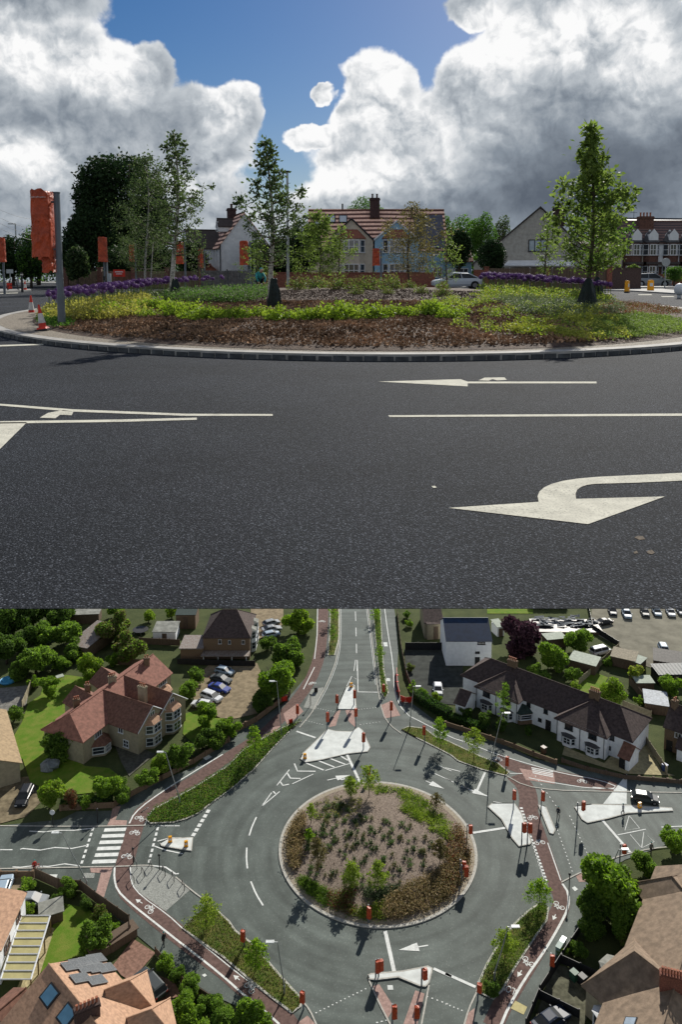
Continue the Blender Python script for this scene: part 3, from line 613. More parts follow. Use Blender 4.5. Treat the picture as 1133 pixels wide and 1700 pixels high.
for k, (x, y) in enumerate(row):
    p = bedhit(x, y) 
    if p is None: continue
    if k > 2 and SKIP.random() < .16: continue
    o = protos[k % 3]; s = rg.uniform(.55, 1.12)
    if k < 3: o.location = p; o.rotation_euler.z = rg.uniform(0, 6); o.scale = (s, s, s)
    else: copy_tree(o, p, rg.uniform(0, 6), scale=(s, s, s * rg.uniform(.8, 1.1)))
protos = [clump('sage_shrub', 'loose olive green shrub on the crest of the bed', 'shrub', (0, 0, -50), .55, .62, 520, .10, [LEAF['brown'], LEAF['gum']], 60 + i, 'olive green shrubs along the crest of the bed') for i in range(3)]
row = [(x + rg.uniform(-9, 9), 477 + rg.uniform(-4, 5)) for x in range(488, 800, 17)] + [(x + rg.uniform(-9, 9), 490 + rg.uniform(-3, 5)) for x in range(600, 780, 48)]
for k, (x, y) in enumerate(row):
    p = bedhit(x, y)
    if p is None: continue
    o = protos[k % 3]; s = rg.uniform(.55, 1.1) * (.6 if y > 487 else 1.)
    if k < 3: o.location = p; o.scale = (s, s, s)
    else: copy_tree(o, p, rg.uniform(0, 6), scale=s)
# alliums: round purple heads on stems; one mesh each
def allium_mesh(seed):
    rg = random.Random(seed); mb = MB(); h = .66; r = .092
    mb.tube([(0, 0, 0), (.02, 0, h * .5), (0, 0, h)], .008, 4, 1)
    for i in range(90):
        z = 1 - 2 * (i + .5) / 90; w = i * 2.4; q = math.sqrt(1 - z * z); d = Vector((q * math.cos(w), q * math.sin(w), z)); a = d.orthogonal().normalized() * .016; b = d.cross(a); c = Vector((0, 0, h)) + d * r * rg.uniform(.8, 1.1)
        mb.add([c - a, c + b, c + a, c - b, c - d * .03], [(0, 1, 2, 3)])
    mb.blob((0, 0, h), r * .72, seed, .05, n=8)
    for w in (0, 2, 4): mb.tube([(0, 0, 0), (.1 * math.cos(w), .1 * math.sin(w), .25), (.22 * math.cos(w), .22 * math.sin(w), .12)], [.012, .012, .003], 3, 1)
    return mb
STEMG = mat('allium_stem', (.12, .17, .04), .7)
AP = [tag(allium_mesh(i).build('allium', [ALLIUM, STEMG]), 'purple globe allium on a tall stem in the dense border', 'flower', 'purple alliums in the border') for i in range(3)]
Aleft = [(72, 522), (85, 508), (130, 498), (200, 489), (330, 478), (440, 472), (440, 478), (330, 487), (250, 500), (180, 518), (110, 528)]
Aright = [(800, 478), (900, 480), (1025, 494), (1012, 500), (880, 492), (800, 487)]
pl = scatter(Aleft, 330, 31); pr = scatter(Aright, 170, 32); allp = sorted(pl + pr, key=lambda p: p[1])
for k, p in enumerate(allp[:300]):
    o = AP[k % 3] if k < 3 else AP[k % 3].copy()
    if k >= 3: COL.objects.link(o)
    s = rg.uniform(.85, 1.08); o.location = p; o.rotation_euler = (rg.uniform(-.1, .1), rg.uniform(-.1, .1), rg.uniform(0, 6)); o.scale = (1.15 * s, 1.15 * s, s)
mb = MB(); q = allium_mesh(9)
for p in allp[300:]: s = rg.uniform(.85, 1.05); mb.add([(v[0] * s + p[0], v[1] * s + p[1], v[2] * s + p[2]) for v in q.v], q.f); mb.mi[-len(q.mi):] = q.mi
tag(mb.build('far_alliums', [ALLIUM, STEMG]), 'far band of purple alliums along the back of the bed', 'flowers', kind='stuff')

# --------------------------------------------------------------- trees on the island
def bagged(e, r=.26, h=.55):
    mb = MB(); mb.lathe((0, 0, 0), [(r * .9, 0), (r, h * .2), (r * .72, h * .6), (r * .5, h * .85), (.08, h), (.06, h * 1.04)], 14); rb = random.Random(int(r * 999)); mb.v = [(x * (1 + .22 * math.sin(5 * math.atan2(y, x) + 3 * z)) + rb.uniform(-.015, .015), y * (1 + .22 * math.sin(5 * math.atan2(y, x) + 3 * z)), z) for x, y, z in mb.v]; mb.build('watering_bag', BAG, e, smooth=False)
def atbed(x, y): 
    p = bedhit(x, y); return p if p else G(x, y)
def bedtree(nm, lb, x, y, top, prof, tr_, nbr, n, leaf, lf, sd_, bark, bag=None, **k):   # prof radii in photo pixels at the tree's distance
    p = atbed(x, y); sc = p.y / 1302; e = tree(nm, lb, p, (y - top) * sc, [(f, r * sc) for f, r in prof], tr_, nbr, n, leaf, LEAF[lf], sd_, bark, **k)
    if bag: bagged(e, *bag)
    return e, sc
bedtree('birch_tree', 'slim white barked birch with open crown in front of the tall lamp post', 455, 510, 236, [(.2, 8), (.3, 40), (.45, 46), (.6, 52), (.68, 62), (.74, 44), (.8, 24), (.92, 18), (1, 4)], .075, 58, 3900, .10, 'birch', 11, BIRCH, (.19, .76), bare=.27, lean=(-.2, 0), spread=.13, twigs=4)
bedtree('birch_tree', 'tall thin birch with sparse crown leaning right above its dark bag', 291, 499, 226, [(.2, 8), (.3, 34), (.45, 44), (.6, 54), (.7, 50), (.78, 26), (.92, 20), (1, 4)], .085, 54, 3000, .11, 'birch', 17, BIRCH, (.2, .7), bare=.3, lean=(.1, 0), spread=.13, twigs=4)
e, sc = bedtree('birch_tree', 'twin stemmed birch with fuller green crown before the big dark tree', 246, 484, 262, [(.1, 26), (.25, 58), (.45, 66), (.7, 56), (.9, 30), (1, 6)], .10, 56, 11000, .16, 'birch', 23, BIRCH, bare=.18, spread=.15)
mb = MB(); mb.tube([(.25, 0, 0), (.3, 0, 1.5), (.55, 0, 4.5)], [.08, .06, .015], 7); mb.build('second_stem', BIRCH, e, smooth=True)
bedtree('gum_tree', 'conical bright green young tree with pointed top and black bag at its foot', 976, 510, 214, [(.2, 26), (.28, 56), (.4, 64), (.55, 60), (.68, 46), (.8, 34), (.92, 12), (1, 3)], .07, 70, 5600, .14, 'gum', 31, BARK, (.25, .82), bare=.22, spread=.16, up=.7)
bedtree('gum_tree', 'smaller tree standing just behind the conical green one with its own bag', 991, 497, 290, [(.25, 16), (.35, 48), (.6, 44), (1, 4)], .07, 30, 2600, .15, 'mid', 37, BARK, (.25, .82), bare=.3, spread=.12)
for (x, y, top, rpx, nm, lb, lf, sd_, n) in ((908, 470, 352, 28, 'young_tree', 'sparse young tree in front of the grey gable', 'gum', 41, 1300), (531, 474, 352, 42, 'young_tree', 'leafy dark green young tree left of the striped roof house', 'gum', 43, 5200), (565, 476, 375, 32, 'young_tree', 'thin young tree before the beige gable and its bay window', 'gum', 47, 1100),
        (680, 474, 340, 62, 'young_tree', 'wide airy olive tree before the blue house', 'brown', 53, 4600), (743, 474, 388, 34, 'young_tree', 'small thin tree before the right end of the blue house', 'gum', 59, 900), (428, 474, 398, 30, 'young_tree', 'low green tree between the white house and the lamp post', 'gum', 61, 1300), (330, 478, 385, 26, 'young_tree', 'small pale green tree left of the white house', 'birch', 67, 450)):
    Y = {908: 39., 680: 48., 743: 47., 428: 48., 330: 47.}.get(x, 46.); X = (x - PCX) / 1302 * Y; p = Vector((X, Y, mound(X, Y) - .03)); y = proj(*p)[1]; H = (y - top) / 1302 * Y; r = rpx / 1302 * Y
    tree(nm, lb, p, H, [(.2, .3 * r), (.35, .9 * r), (.55, r), (.8, .7 * r), (1, .08 * r)], .05, 30, n, .12 if n < 4000 else .13, LEAF[lf], sd_, BARK, bare=.25, spread=.18)
# --------------------------------------------------------------- covered traffic signals
def bagmesh(w, d, h, seed, wrinkle=.017):
    """crumpled plastic sheet pulled over a signal head"""
    rg = random.Random(seed); nx, nz = 6, 9; mb = MB(); ringn = 4 * nx; vs = []
    for k in range(nz + 1):
        z = h * k / nz; t = 1 - .05 * (k / nz) + .05 * (k == 0)
        for j in range(ringn):
            s, q = divmod(j, nx); u = -1 + 2 * q / nx; x, y = ((u, -1), (1, u), (-u, 1), (-1, -u))[s]
            rr_ = 1 - .09 * (abs(x) * abs(y)) ** 3; vs.append((x * w / 2 * t * rr_ + rg.uniform(-1, 1) * wrinkle, y * d / 2 * t * rr_ + rg.uniform(-1, 1) * wrinkle * .8, z + rg.uniform(-1, 1) * wrinkle * (2 if k in (0, nz) else .5) - (.06 * h * abs(x) ** 3 * rg.random() if k == nz else 0)))
    fs = [(k * ringn + j, k * ringn + (j + 1) % ringn, (k + 1) * ringn + (j + 1) % ringn, (k + 1) * ringn + j) for k in range(nz) for j in range(ringn)] + [tuple(range(nz * ringn, (nz + 1) * ringn))]
    return mb.add(vs, fs)
def signal(label, base, zb0, zb1, bw, side=-1, pr=.06, off=None, bd=.35, rz=0, group='traffic signals covered with orange sheeting', seed=1, box=False, extra=None, low=None):
    e = empty('traffic_signal', base, rz, label, 'traffic signal', group)
    mb = MB(); mb.tube([(0, 0, -.1), (0, 0, .9)], pr * 1.2, 12); mb.tube([(0, 0, .9), (0, 0, zb1 - .08)], pr, 12); mb.tube([(0, 0, zb1 - .08), (0, 0, zb1 - .05)], pr * 1.15, 12); mb.build('pole', POST, e, smooth=False)
    o = side * (bw / 2 + pr + .05) if off is None else off
    b = bagmesh(bw, bd, zb1 - zb0, seed); b.v = [(x + o, y - (.28 if side == 0 else 0), z + zb0) for x, y, z in b.v]; b.build('signal_cover', HOOD, e)
    if low: b = bagmesh(low[0], bd * .7, low[1], seed + 5); b.v = [(x + o + low[2], y + .02, z + zb0 - low[1] * .75) for x, y, z in b.v]; b.build('signal_cover', HOOD, e)
    br = MB(); 
    for z in (zb0 + .2, zb1 - .3): br.tube([(0, 0, z), (o * .5, 0, z)], .03, 6)
    br.build('bracket', POST, e)
    if box: mb = MB(); mb.box((0, -.12, 1.15), (.16, .12, .3)); mb.build('push_button_box', DARK, e)
    return e
p = atbed(103, 547); p = G(103, 545, .15)
e = signal('large covered signal on a thick grey pole at the left end of the island', p, 1.98 - .15, 3.68 - .15, .50, -1, .082, seed=2, bd=.5, low=(.27, .5, .11)); 
mb = MB(); mb.box((0, 0, .03), (.85, .55, .1)); mb.box((.1, .05, .09), (.5, .4, .04)); mb.build('plinth', mat('raw_concrete_block', (.26, .2, .13), .9), e)
def text_obj(body, size, name, m, M, par=None, extrude=.002, wide=1.):
    c = bpy.data.curves.new(name, 'FONT'); c.body = body; c.size = size; c.extrude = extrude; c.align_x = 'CENTER'; c.align_y = 'CENTER'
    t = bpy.data.objects.new(name + '_tmp', c); COL.objects.link(t); bpy.context.view_layer.update(); dg = bpy.context.evaluated_depsgraph_get()
    me = bpy.data.meshes.new_from_object(t.evaluated_get(dg)); bpy.data.objects.remove(t); me.transform(Matrix.Diagonal((wide, 1, 1, 1))); me.transform(M); me.materials.clear(); me.materials.append(m)
    o = bpy.data.objects.new(name, me); COL.objects.link(o)
    if par: o.parent = par
    return o
pm_ = MB(); rp = random.Random(2)
for i in range(11): pm_.box((-.56 + i * .036, -.272, 3.33 + rp.uniform(-.006, .006)), (rp.uniform(.012, .028), .012, rp.uniform(.025, .045)), 0)      # faint print, too small to read in the photograph
pm_.build('faded_print', mat('faded_print', (.5, .36, .33), .7), e)
for (lb, x, Y, zt, zb_, bw, side, sd_) in (
    ('covered signal half hidden behind the large one, its cover poking out on the left', 95.5, 34, 372, 431, .62, -1, 3), ('covered signal cut off by the left edge of the upper view', 6.5, 57, 395, 435, .62, 0, 4),
    ('covered signal before the dark tree with a steel control box on its pole', 174, 58, 394, 435, .64, 0, 5), ('thin covered signal seen nearly edge on left of the twin birch', 226, 70, 405, 435, .42, -1, 6),
    ('covered signal just right of the thin leaning birch trunk', 308, 60, 402, 438, .55, -1, 7), ('narrow covered signal before the white gabled house', 340, 74, 413, 444, .42, -1, 8),
    ('covered signal with two poles left of the central birch trunk', 416, 56, 400, 440, .62, -1, 9), ('covered signal between the beige house and the blue one', 633, 66, 413, 441, .6, -1, 10)):
    q = D(x, 460, Y); z1 = D(x, zt, Y).z; z0 = D(x, zb_, Y).z
    e = signal(lb, (q.x, q.y, 0), z0, z1, bw, side, .075, seed=sd_, box=(sd_ == 5))
    if sd_ == 9: mb = MB(); mb.tube([(.28, .1, 0), (.28, .1, z1 - .4)], .07, 10); mb.build('pole', POST, e)
    if sd_ == 5: mb = MB(); mb.tube([(.2, 0, 0), (.2, 0, z0)], .06, 10); mb.build('pole', STEEL, e); mb = MB(); mb.box((.35, -.05, 1.15), (.25, .2, .7)); mb.build('control_box', STEEL, e)
# --------------------------------------------------------------- cones
CRED = mat('cone_red', (.50, .03, .015), .5, .2, 6); CWHT = mat('cone_white_band', (.5, .49, .47), .6, .2, 6)
def cone(label, loc, h, tilt=0., rz=0, dirty=False):
    e = empty('traffic_cone', loc, rz, label, 'traffic cone', 'red and white traffic cones'); e.rotation_euler = (0, tilt, rz); s = h / .75
    prof = lambda z: (.125 - .098 * z / .72) * s
    for nm, z0, z1, m in (('cone_body', .04, .22, CRED), ('white_band', .22, .5, CWHT), ('cone_tip', .5, .75, CRED)):
        mb = MB(); mb.lathe((0, 0, 0), [(prof(z0) + (.004 if nm == 'white_band' else 0), z0 * s), (prof(z1) + (.004 if nm == 'white_band' else 0), z1 * s)], 16); mb.build(nm, m, e)
    mb = MB(); mb.box((0, 0, .025 * s), (.36 * s, .36 * s, .05 * s)); mb.box((0, 0, .07 * s), (.29 * s, .29 * s, .06 * s), 0, 1, top=.8); mb.build('cone_base', [DARK, CRED], e); return e
cone('upright cone behind the leaning one at the left end of the island', G(52.5, 525), .76)
cone('leaning dirty cone with a chipped tip beside the thick signal pole', G(72, 549, .14), .66, -.14)
cone('tall red cone on the far road left of the island', G(42, 483.5), .9); cone('far cone before the dark hedge on the left', G(73, 468.5), .95); cone('small pale cone before the brick wall on the right', G(1054, 481), .85); cone('far cone beside the folded road sign', G(31, 468), .8)
e = empty('folding_sign', G(22, 484), .3, 'folded metal road sign frame standing near the far red cone', 'road sign')
mb = MB(); [mb.tube([(s * .45, q * .5, 0), (s * .2, 0, 1.05)], .035, 6) for s in (-1, 1) for q in (-1, 1)]; [mb.tube([(-.45 + .25 * z, -.5 + .5 * z, z), (.45 - .25 * z, -.5 + .5 * z, z)], .02, 5) for z in (.2, .5, .8)]; mb.build('frame', DARK, e)
mb = MB(); mb.box((-.25, -.25, .45), (.4, .03, .5), .3); mb.build('sign_face', CRED, e)
def postA(name, label, cat, x, Y, ztop, r, m, extra=None):
    q = D(x, 460, Y); e = empty(name, (q.x, q.y, 0), 0, label, cat); h = D(x, ztop, Y).z
    mb = MB(); mb.tube([(0, 0, 0), (0, 0, h)], [r, r * .7], 10); mb.build('pole', m, e); return e, h
e, h = postA('bollard', 'dark post standing on the far left traffic island', 'bollard', 36, 62, 452, .1, DARK)
mb = MB(); mb.tube([(0, 0, h - .25), (0, 0, h - .15)], .11, 10); mb.build('band', CWHT, e)
e, h = postA('street_lamp', 'tall grey lamp post with flat head right of the central birch', 'street lamp', 478.5, 50, 286, .10, STEEL)
mb = MB(); mb.box((-.12, 0, h + .02), (.5, .3, .1)); mb.tube([(0, 0, h - .15), (0, 0, h + .02)], .06, 8); mb.build('lamp_head', DARK, e)
e, h = postA('street_lamp', 'distant grey lamp post before the trees at far left', 'street lamp', 29.5, 100, 372, .11, STEEL)
mb = MB(); mb.box((-.45, 0, h), (.9, .3, .12)); mb.build('lamp_head', STEEL, e)
e, h = postA('signpost', 'small blank sign on a post at the far left kerb', 'road sign', 17, 70, 447, .05, STEEL); mb = MB(); mb.box((0, -.06, h - .2), (.6, .03, .35)); mb.build('sign_face', STEEL, e)
e, h = postA('beacon_post', 'black and white banded crossing beacon post before the right hand fence', 'beacon', 1015, 72, 421, .07, DARK)
for z in (.8, 1.6, 2.4): mb = MB(); mb.tube([(0, 0, z), (0, 0, z + .4)], .078, 10); mb.build('white_band', WHITE, e)
e, h = postA('bollard_post', 'plain pale grey post left of the banded beacon', 'post', 1001.5, 74, 425, .09, STEEL)
e, h = postA('signpost', 'round road sign seen from behind on a grey post before the parked grey car', 'road sign', 1105, 78, 433, .06, STEEL)
mb = MB(); mb.tube([(0, -.07, h - .15), (0, -.04, h - .15)], .42, 20); mb.build('sign_face', STEEL, e)
YEL = mat('yellow_plastic', (.75, .38, .01), .4, .1, 3, trans=.15)
for lb, x, y, yt, rz in (('yellow keep left bollard on the left of the pair beyond the island', 1041.5, 486, 466, .9), ('wider yellow keep left bollard right of its twin beyond the island', 1080.5, 484.5, 465, .1)):
    q = G(x, y); e = empty('traffic_bollard', q, rz, lb, 'bollard', 'yellow bollards on the far traffic island'); h = (y - yt) / 1302 * q.y
    mb = MB(); mb.box((0, 0, h * .52), (.48, .26, h * .86), top=.86); mb.box((0, 0, h * .97), (.38, .2, h * .06), top=.7); mb.build('body', YEL, e); mb = MB(); mb.box((0, 0, .04), (.5, .3, .1)); mb.build('base', DARK, e)
    mb = MB(); mb.box((0, -.125, h * .6), (.26, .02, .26)); mb.build('reflector', WHITE, e)
mb = MB(); q = G(1128, 496); mb.blob((0, 0, .55), .38, 3, .02, n=16, sc=(.8, 1, 1)); mb.tube([(0, 0, 0), (0, 0, .4)], .12, 10); o = mb.build('bollard', WHITE, smooth=True, loc=q); tag(o, 'rounded white bollard cut off by the right edge of the upper view', 'bollard')
# far kerbs and pavements of the upper place
PAVE = mat('pale_paving', (.24, .24, .23), .85, .2, 1.2, bump=.004)
def raised(name, pts, z, m, z0=0.0):
    mb = MB(); P = [G(x, y).xy for x, y in pts]; n = len(P); flatpoly(mb, P, z); mb.add([(*p, z0) for p in P] + [(*p, z) for p in P], [(i, (i + 1) % n, (i + 1) % n + n, i + n) for i in range(n)]); return struct(name, mb, m)
raised('traffic_island', [(-40, 487), (0, 486), (30, 484.5), (52, 483.5), (50, 481.5), (-40, 482)], .11, PAVE)
raised('traffic_island', [(1000, 483.5), (1040, 484), (1080, 486.5), (1133, 490), (1150, 487), (1100, 481.5), (1010, 481)], .11, PAVE)
raised('pavement', [(-60, 467), (300, 467), (1000, 478), (1200, 478), (1200, 474), (700, 473.5), (300, 472), (150, 468.9), (-60, 468.9)][:0] or [(-60, 469.5), (500, 477), (1200, 479), (1200, 473), (500, 472), (-60, 466.5)], .11, PAVE)
# --------------------------------------------------------------- walls, fences
def fence(name, label, cat, a, b_, h, m, board=.12, postm=None, every=2.0, postw=.12, posth=.08, z0=0.):
    a = Vector(a); b_ = Vector(b_); L = (b_ - a).length; ang = math.atan2(b_.y - a.y, b_.x - a.x); e = empty(name, (a.x, a.y, z0), ang, label, cat); rg = random.Random(int(L * 7)); mb = MB(); x = 0
    while x < L: mb.box((x + board / 2, 0, h / 2 + rg.uniform(-.02, .0)), (board * .92, .035, h + rg.uniform(-.03, .03))); x += board
    mb.build('boards', m, e); n = max(1, int(L / every))
    for i in range(n + 1): mb = MB(); mb.box((L * i / n, .0, (h + posth) / 2), (postw, postw, h + posth)); mb.box((L * i / n, .0, h + posth), (postw * 1.25, postw * 1.25, .06)); mb.build('post', postm or m, e)
    return e
f = lambda x, Y: D(x, 460, Y).xy
fence('timber_fence', 'dark boarded fence with brick piers before the grey gabled house', 'fence', f(808, 72), f(1012, 70), 1.95, TIMBER, .15, BRICK, 3.6, .45, .12)
fence('timber_fence', 'grey picket fence behind the alliums before the white house', 'fence', f(335, 72), f(420, 72), 1.75, mat('grey_timber', (.10, .10, .10), .9, .3, 3), .14, None, 1.8)
fence('timber_fence', 'dark fence under the trees left of the white house', 'fence', f(110, 78), f(334, 78), 1.7, TIMBER, .15, mat('brick_pier', (.14, .07, .055), .9, .3, 6), 3.0, .42, .35)
def walls(name, label, a, b_, h, m, t=.3): a = Vector(a); b_ = Vector(b_); mb = MB(); L = (b_ - a).length; mb.box((L / 2, 0, h / 2), (L, t, h)); mb.box((L / 2, 0, h + .04), (L + .05, t + .1, .08)); o = mb.build(name, m, loc=(a.x, a.y, 0), rz=math.atan2(b_.y - a.y, b_.x - a.x)); return tag(o, label, 'wall')
walls('brick_wall', 'low red brick wall behind the crest of the bed in front of the beige house', f(424, 76), f(722, 80), 1.5, BRICK); walls('brick_wall', 'dark brick wall with the boarded fence beside the grey parked car', f(1012, 70), f(1063, 72), 1.9, mat('dark_brick', (.07, .045, .04), .9, .3, 8)); walls('brick_wall', 'brick garden wall beyond the grey parked car at the right edge', f(1066, 92), f(1150, 90), 1.3, BRICK)
e = empty('banner', (*f(198, 77), 0), 0, 'red banner tied to the dark fence under the trees', 'banner'); mb = MB(); mb.box((0, 0, 1.5), (1.15, .05, .7)); mb.build('cloth', CRED, e); mb = MB(); mb.box((0, -.035, 1.62), (.8, .01, .08)); mb.box((0, -.035, 1.42), (.6, .01, .07)); mb.build('print', WHITE, e)
# --------------------------------------------------------------- houses of the upper place
def rooftiles(name, a, b_, period, dirz=True, rough=.75, dist=1.5):
    m = bpy.data.materials.new(name); m.use_nodes = True; t = NT(m.node_tree); p = t.n['Principled BSDF']; v = t.node('ShaderNodeTexCoord').outputs['Object']
    w = t.node('ShaderNodeTexWave', wave_type='BANDS', bands_direction='Z'); w.inputs['Scale'].default_value = .314 / period; w.inputs['Distortion'].default_value = dist; w.inputs['Detail'].default_value = 1; w.inputs['Detail Scale'].default_value = .25; t.l.new(v, w.inputs[0])
    n = t.ramp(t.noise(v, 6, 4, .6), .3, .7, .75, 1.2); c = t.mix(t.ramp(w.outputs[1], .3, .7), a, b_); mu = t.node('ShaderNodeMix', data_type='RGBA', blend_type='MULTIPLY'); mu.inputs[0].default_value = 1; t.l.new(c, mu.inputs[6]); t.l.new(t.comb(n, n, n), mu.inputs[7]); t.l.new(mu.outputs[2], p.inputs['Base Color']); p.inputs['Roughness'].default_value = rough
    b = t.node('ShaderNodeBump'); b.inputs['Distance'].default_value = .03; t.l.new(t.noise(v, 14, 3, .6), b.inputs['Height']); t.l.new(b.outputs[0], p.inputs['Normal']); return m
STRIPE = rooftiles('banded_clay_tiles', (.10, .04, .028), (.88, .56, .43), .50)
CREAMW = mat('beige_render', (.42, .38, .31), .9, .12, 2, bump=.01, bscale=40); BLUEW = mat('blue_render', (.24, .40, .52), .85, .1, 2); WHITEW = mat('white_render', (.62, .63, .64), .9, .1, 2, bump=.01, bscale=40)
GREYW = mat('grey_roughcast', (.36, .345, .31), .95, .14, 3, bump=.02, bscale=40); DKTILE = mat('dark_roof_tiles', (.055, .045, .042), .8, .4, 5, stretch=(1, 1, 6)); RDTILE = mat('red_roof_tiles', (.20, .075, .05), .8, .35, 5, stretch=(1, 1, 6)); BLTILE = mat('blue_black_tiles', (.03, .035, .06), .4, .5, 3.5, spec=.6)
SKYL = mat('skylight_glass', (.30, .36, .42), .15, .1, 1, spec=.9)
zA = lambda y, Y: D(566, y, Y).z
def fA(x, Y): return D(x, 460, Y).x
def build_blue_house():
    Yf = 92.; x0, x1 = fA(513, Yf), fA(741, Yf); ze, zr = zA(411, Yf), zA(349, Yf + 4) ; cx = (x0 + x1) / 2
    e = empty('semi_detached_house', (cx, Yf + 4, 0), 0, 'pair of houses under one long banded roof, left half beige and right half blue', 'house'); xm = fA(620, Yf) - cx; hl = (x1 - x0) / 2
    wing(e, ((-hl + xm) / 2, 0), 0, xm + hl, 8, 0, ze, zr, CREAMW, None); wing(e, ((xm + hl) / 2, 0), 0, hl - xm, 8, 0, ze, zr, BLUEW, None)
    r = wing(e, (0, 0), 0, 2 * hl, 8, 0, ze, zr, None, STRIPE, walls=False)
    # dark tiled right end of the front slope, laid 4 cm over the banded tiles
    k = (zr - ze) / 4; xa, xb = fA(690, Yf) - cx, hl - .1; mb = MB(); q = lambda x, y: (x, y, zr + (abs(y) * -k) + .07); mb.add([q(xa, -4.2), q(xb, -4.2), q(xb, -.6), q(xa, -.6)], [(0, 1, 2, 3)]); mb.build('replacement_tiles', BLTILE, r)
    for xp, yp in ((550, 364), (570, 364), (528, 375)):
        X = fA(xp, Yf) - cx; z = zA(yp, Yf + 2); y = -(zr - z) / k; sk = box_part(r, 'skylight', (0, 0, 0), (1.0, .12, 1.2), 0, DARK); sk.matrix_local = Matrix.Translation((X, y, z + .05)) @ Matrix.Rotation(-math.atan2(1, k), 4, 'X'); g = box_part(sk, 'pane', (0, -.07, 0), (.8, .02, 1.0), 0, SKYL)
    # front gables with bays
    for (xa_, xb_, ap, wm, nm) in ((548, 619, 364, CREAMW, 'b'), (622, 694, 368, BLUEW, 'c')):
        c = (fA((xa_ + xb_) / 2, Yf) - cx); w = fA(xb_, Yf) - fA(xa_, Yf); zt = zA(ap, Yf - .5); zl = zA(398, Yf)
        wing(e, (c, -2.3), R(90), 4.6, w, 0, zl, zt, wm, STRIPE if nm == 'b' else STRIPE, over=.15, th=.1)
        bay(e, (c, -4.62), 0, w * .62, .8, 0, zA(396, Yf), wm, RDTILE, wins=2, roof=1.0, nx=5, sill=1.05, top=.2)
        bg = MB(); hw = w / 2 + .12
        for s in (-1, 1): bg.tube([(c + s * hw, -4.72, zl - .1), (c, -4.72, zt + .04)], .09, 4)
        bg.build('bargeboard', DARK if nm == 'b' else WHITE, e)
    for xp in (704, 727): window(e, (fA(xp, Yf) - cx, -4.03, 1.6), 0, 1.1, 1.3, 2, 2); 
    window(e, (fA(722, Yf) - cx, -4.03, 4.1), 0, 1.0, 1.0, 2, 1)
    door = box_part(e, 'door', (fA(655, Yf) - cx + 2.7, -4.05, 1.05), (1.0, .08, 2.1), 0, WHITE); box_part(door, 'handle', (fA(655, Yf) - cx + 3.05, -4.12, 1.05), (.04, .06, .14), 0, STEEL)
    chimney(e, (fA(622, Yf + 3) - cx, -.8), 0, 1.15, .8, zr - 1.0, zA(330, Yf + 3), mat('sooty_brick', (.05, .03, .03), .9, .4, 9), 2, mat('dark_pot', (.06, .035, .03), .8))
    mb = MB(); mb.tube([(fA(569, Yf) - cx, 0, zr), (fA(569, Yf) - cx, 0, zr + .75)], .1, 8); mb.build('flue', DARK, e)
    for xp in (536, 620, 739): mb = MB(); mb.tube([(fA(xp, Yf) - cx, -4.12, 0), (fA(xp, Yf) - cx, -4.12, ze)], .05, 6); mb.build('downpipe', DARK, e)
    mb = MB(); mb.tube([(-hl, -4.35, ze - .1), (hl, -4.35, ze - .1)], .07, 6); mb.build('gutter', DARK, e)
build_blue_house()
def build_white_house():
    Y = 85.; c = D(407, 460, Y); ang = R(71); zr, ze = zA(353, Y), zA(407, Y); L, Wd = 9.5, 5.4
    d = Vector((math.cos(ang + R(37)), math.sin(ang + R(37)))); e = empty('gabled_house', (c.x, c.y, 0), ang + R(37) - R(0), 'white rendered house with banded tile roof and a small dormer behind the picket fence', 'house')
    # local x runs back along the ridge; the gable wall is the face at x=0 turned to the right
    wing(e, (L / 2, 0), 0, L, Wd, 0, ze, zr, WHITEW, STRIPE, over=.25); base = box_part(e, 'brick_base', (-.06, 0, .8), (.16, Wd + .1, 1.6), 0, BRICK)
    wing(e, (L - 4.2, Wd / 2 + 1.2), R(90), 3.6, 3.6, 0, ze - .1, zr - 1.7, WHITEW, DKTILE, over=.2); bg = MB(); xx = L - 4.2
    for s in (-1, 1): bg.tube([(xx + s * 2.0, Wd / 2 + 3.1, ze - .15), (xx, Wd / 2 + 3.1, zr - 1.65)], .1, 4)
    bg.build('bargeboard', WHITE, e)
    window(e, (1.6, Wd / 2 + .03, 3.6), R(180), .8, 1.5, 2, 2); wing(e, (2.4, Wd / 2 + .9), 0, 3.4, 1.6, 0, 1.7, 2.4, BRICK, RDTILE, over=.15)
    dm = wing(e, (2.2, Wd / 4 + .4), R(90), 1.6, 1.5, zr - 2.0, zr - 1.3, zr - .6, WHITEW, DKTILE, over=.12, rname='dormer_roof', wname='dormer'); window(e, (2.2, Wd / 4 + 1.23, zr - 1.35), R(180), .9, .9, 2, 1)
    chimney(e, (5.4, .4), 0, .9, .9, zr - .8, zA(345, Y + 3), mat('sooty_brick', (.05, .03, .03)), 2, mat('dark_pot', (.06, .035, .03), .8))
    mb = MB(); mb.tube([(-.1, Wd / 2 - .05, 0), (-.1, Wd / 2 - .05, ze)], .06, 6); mb.build('downpipe', DARK, e); window(e, (-.16, .2, 1.2), R(-90), 1.2, .6, 3, 1)
build_white_house()
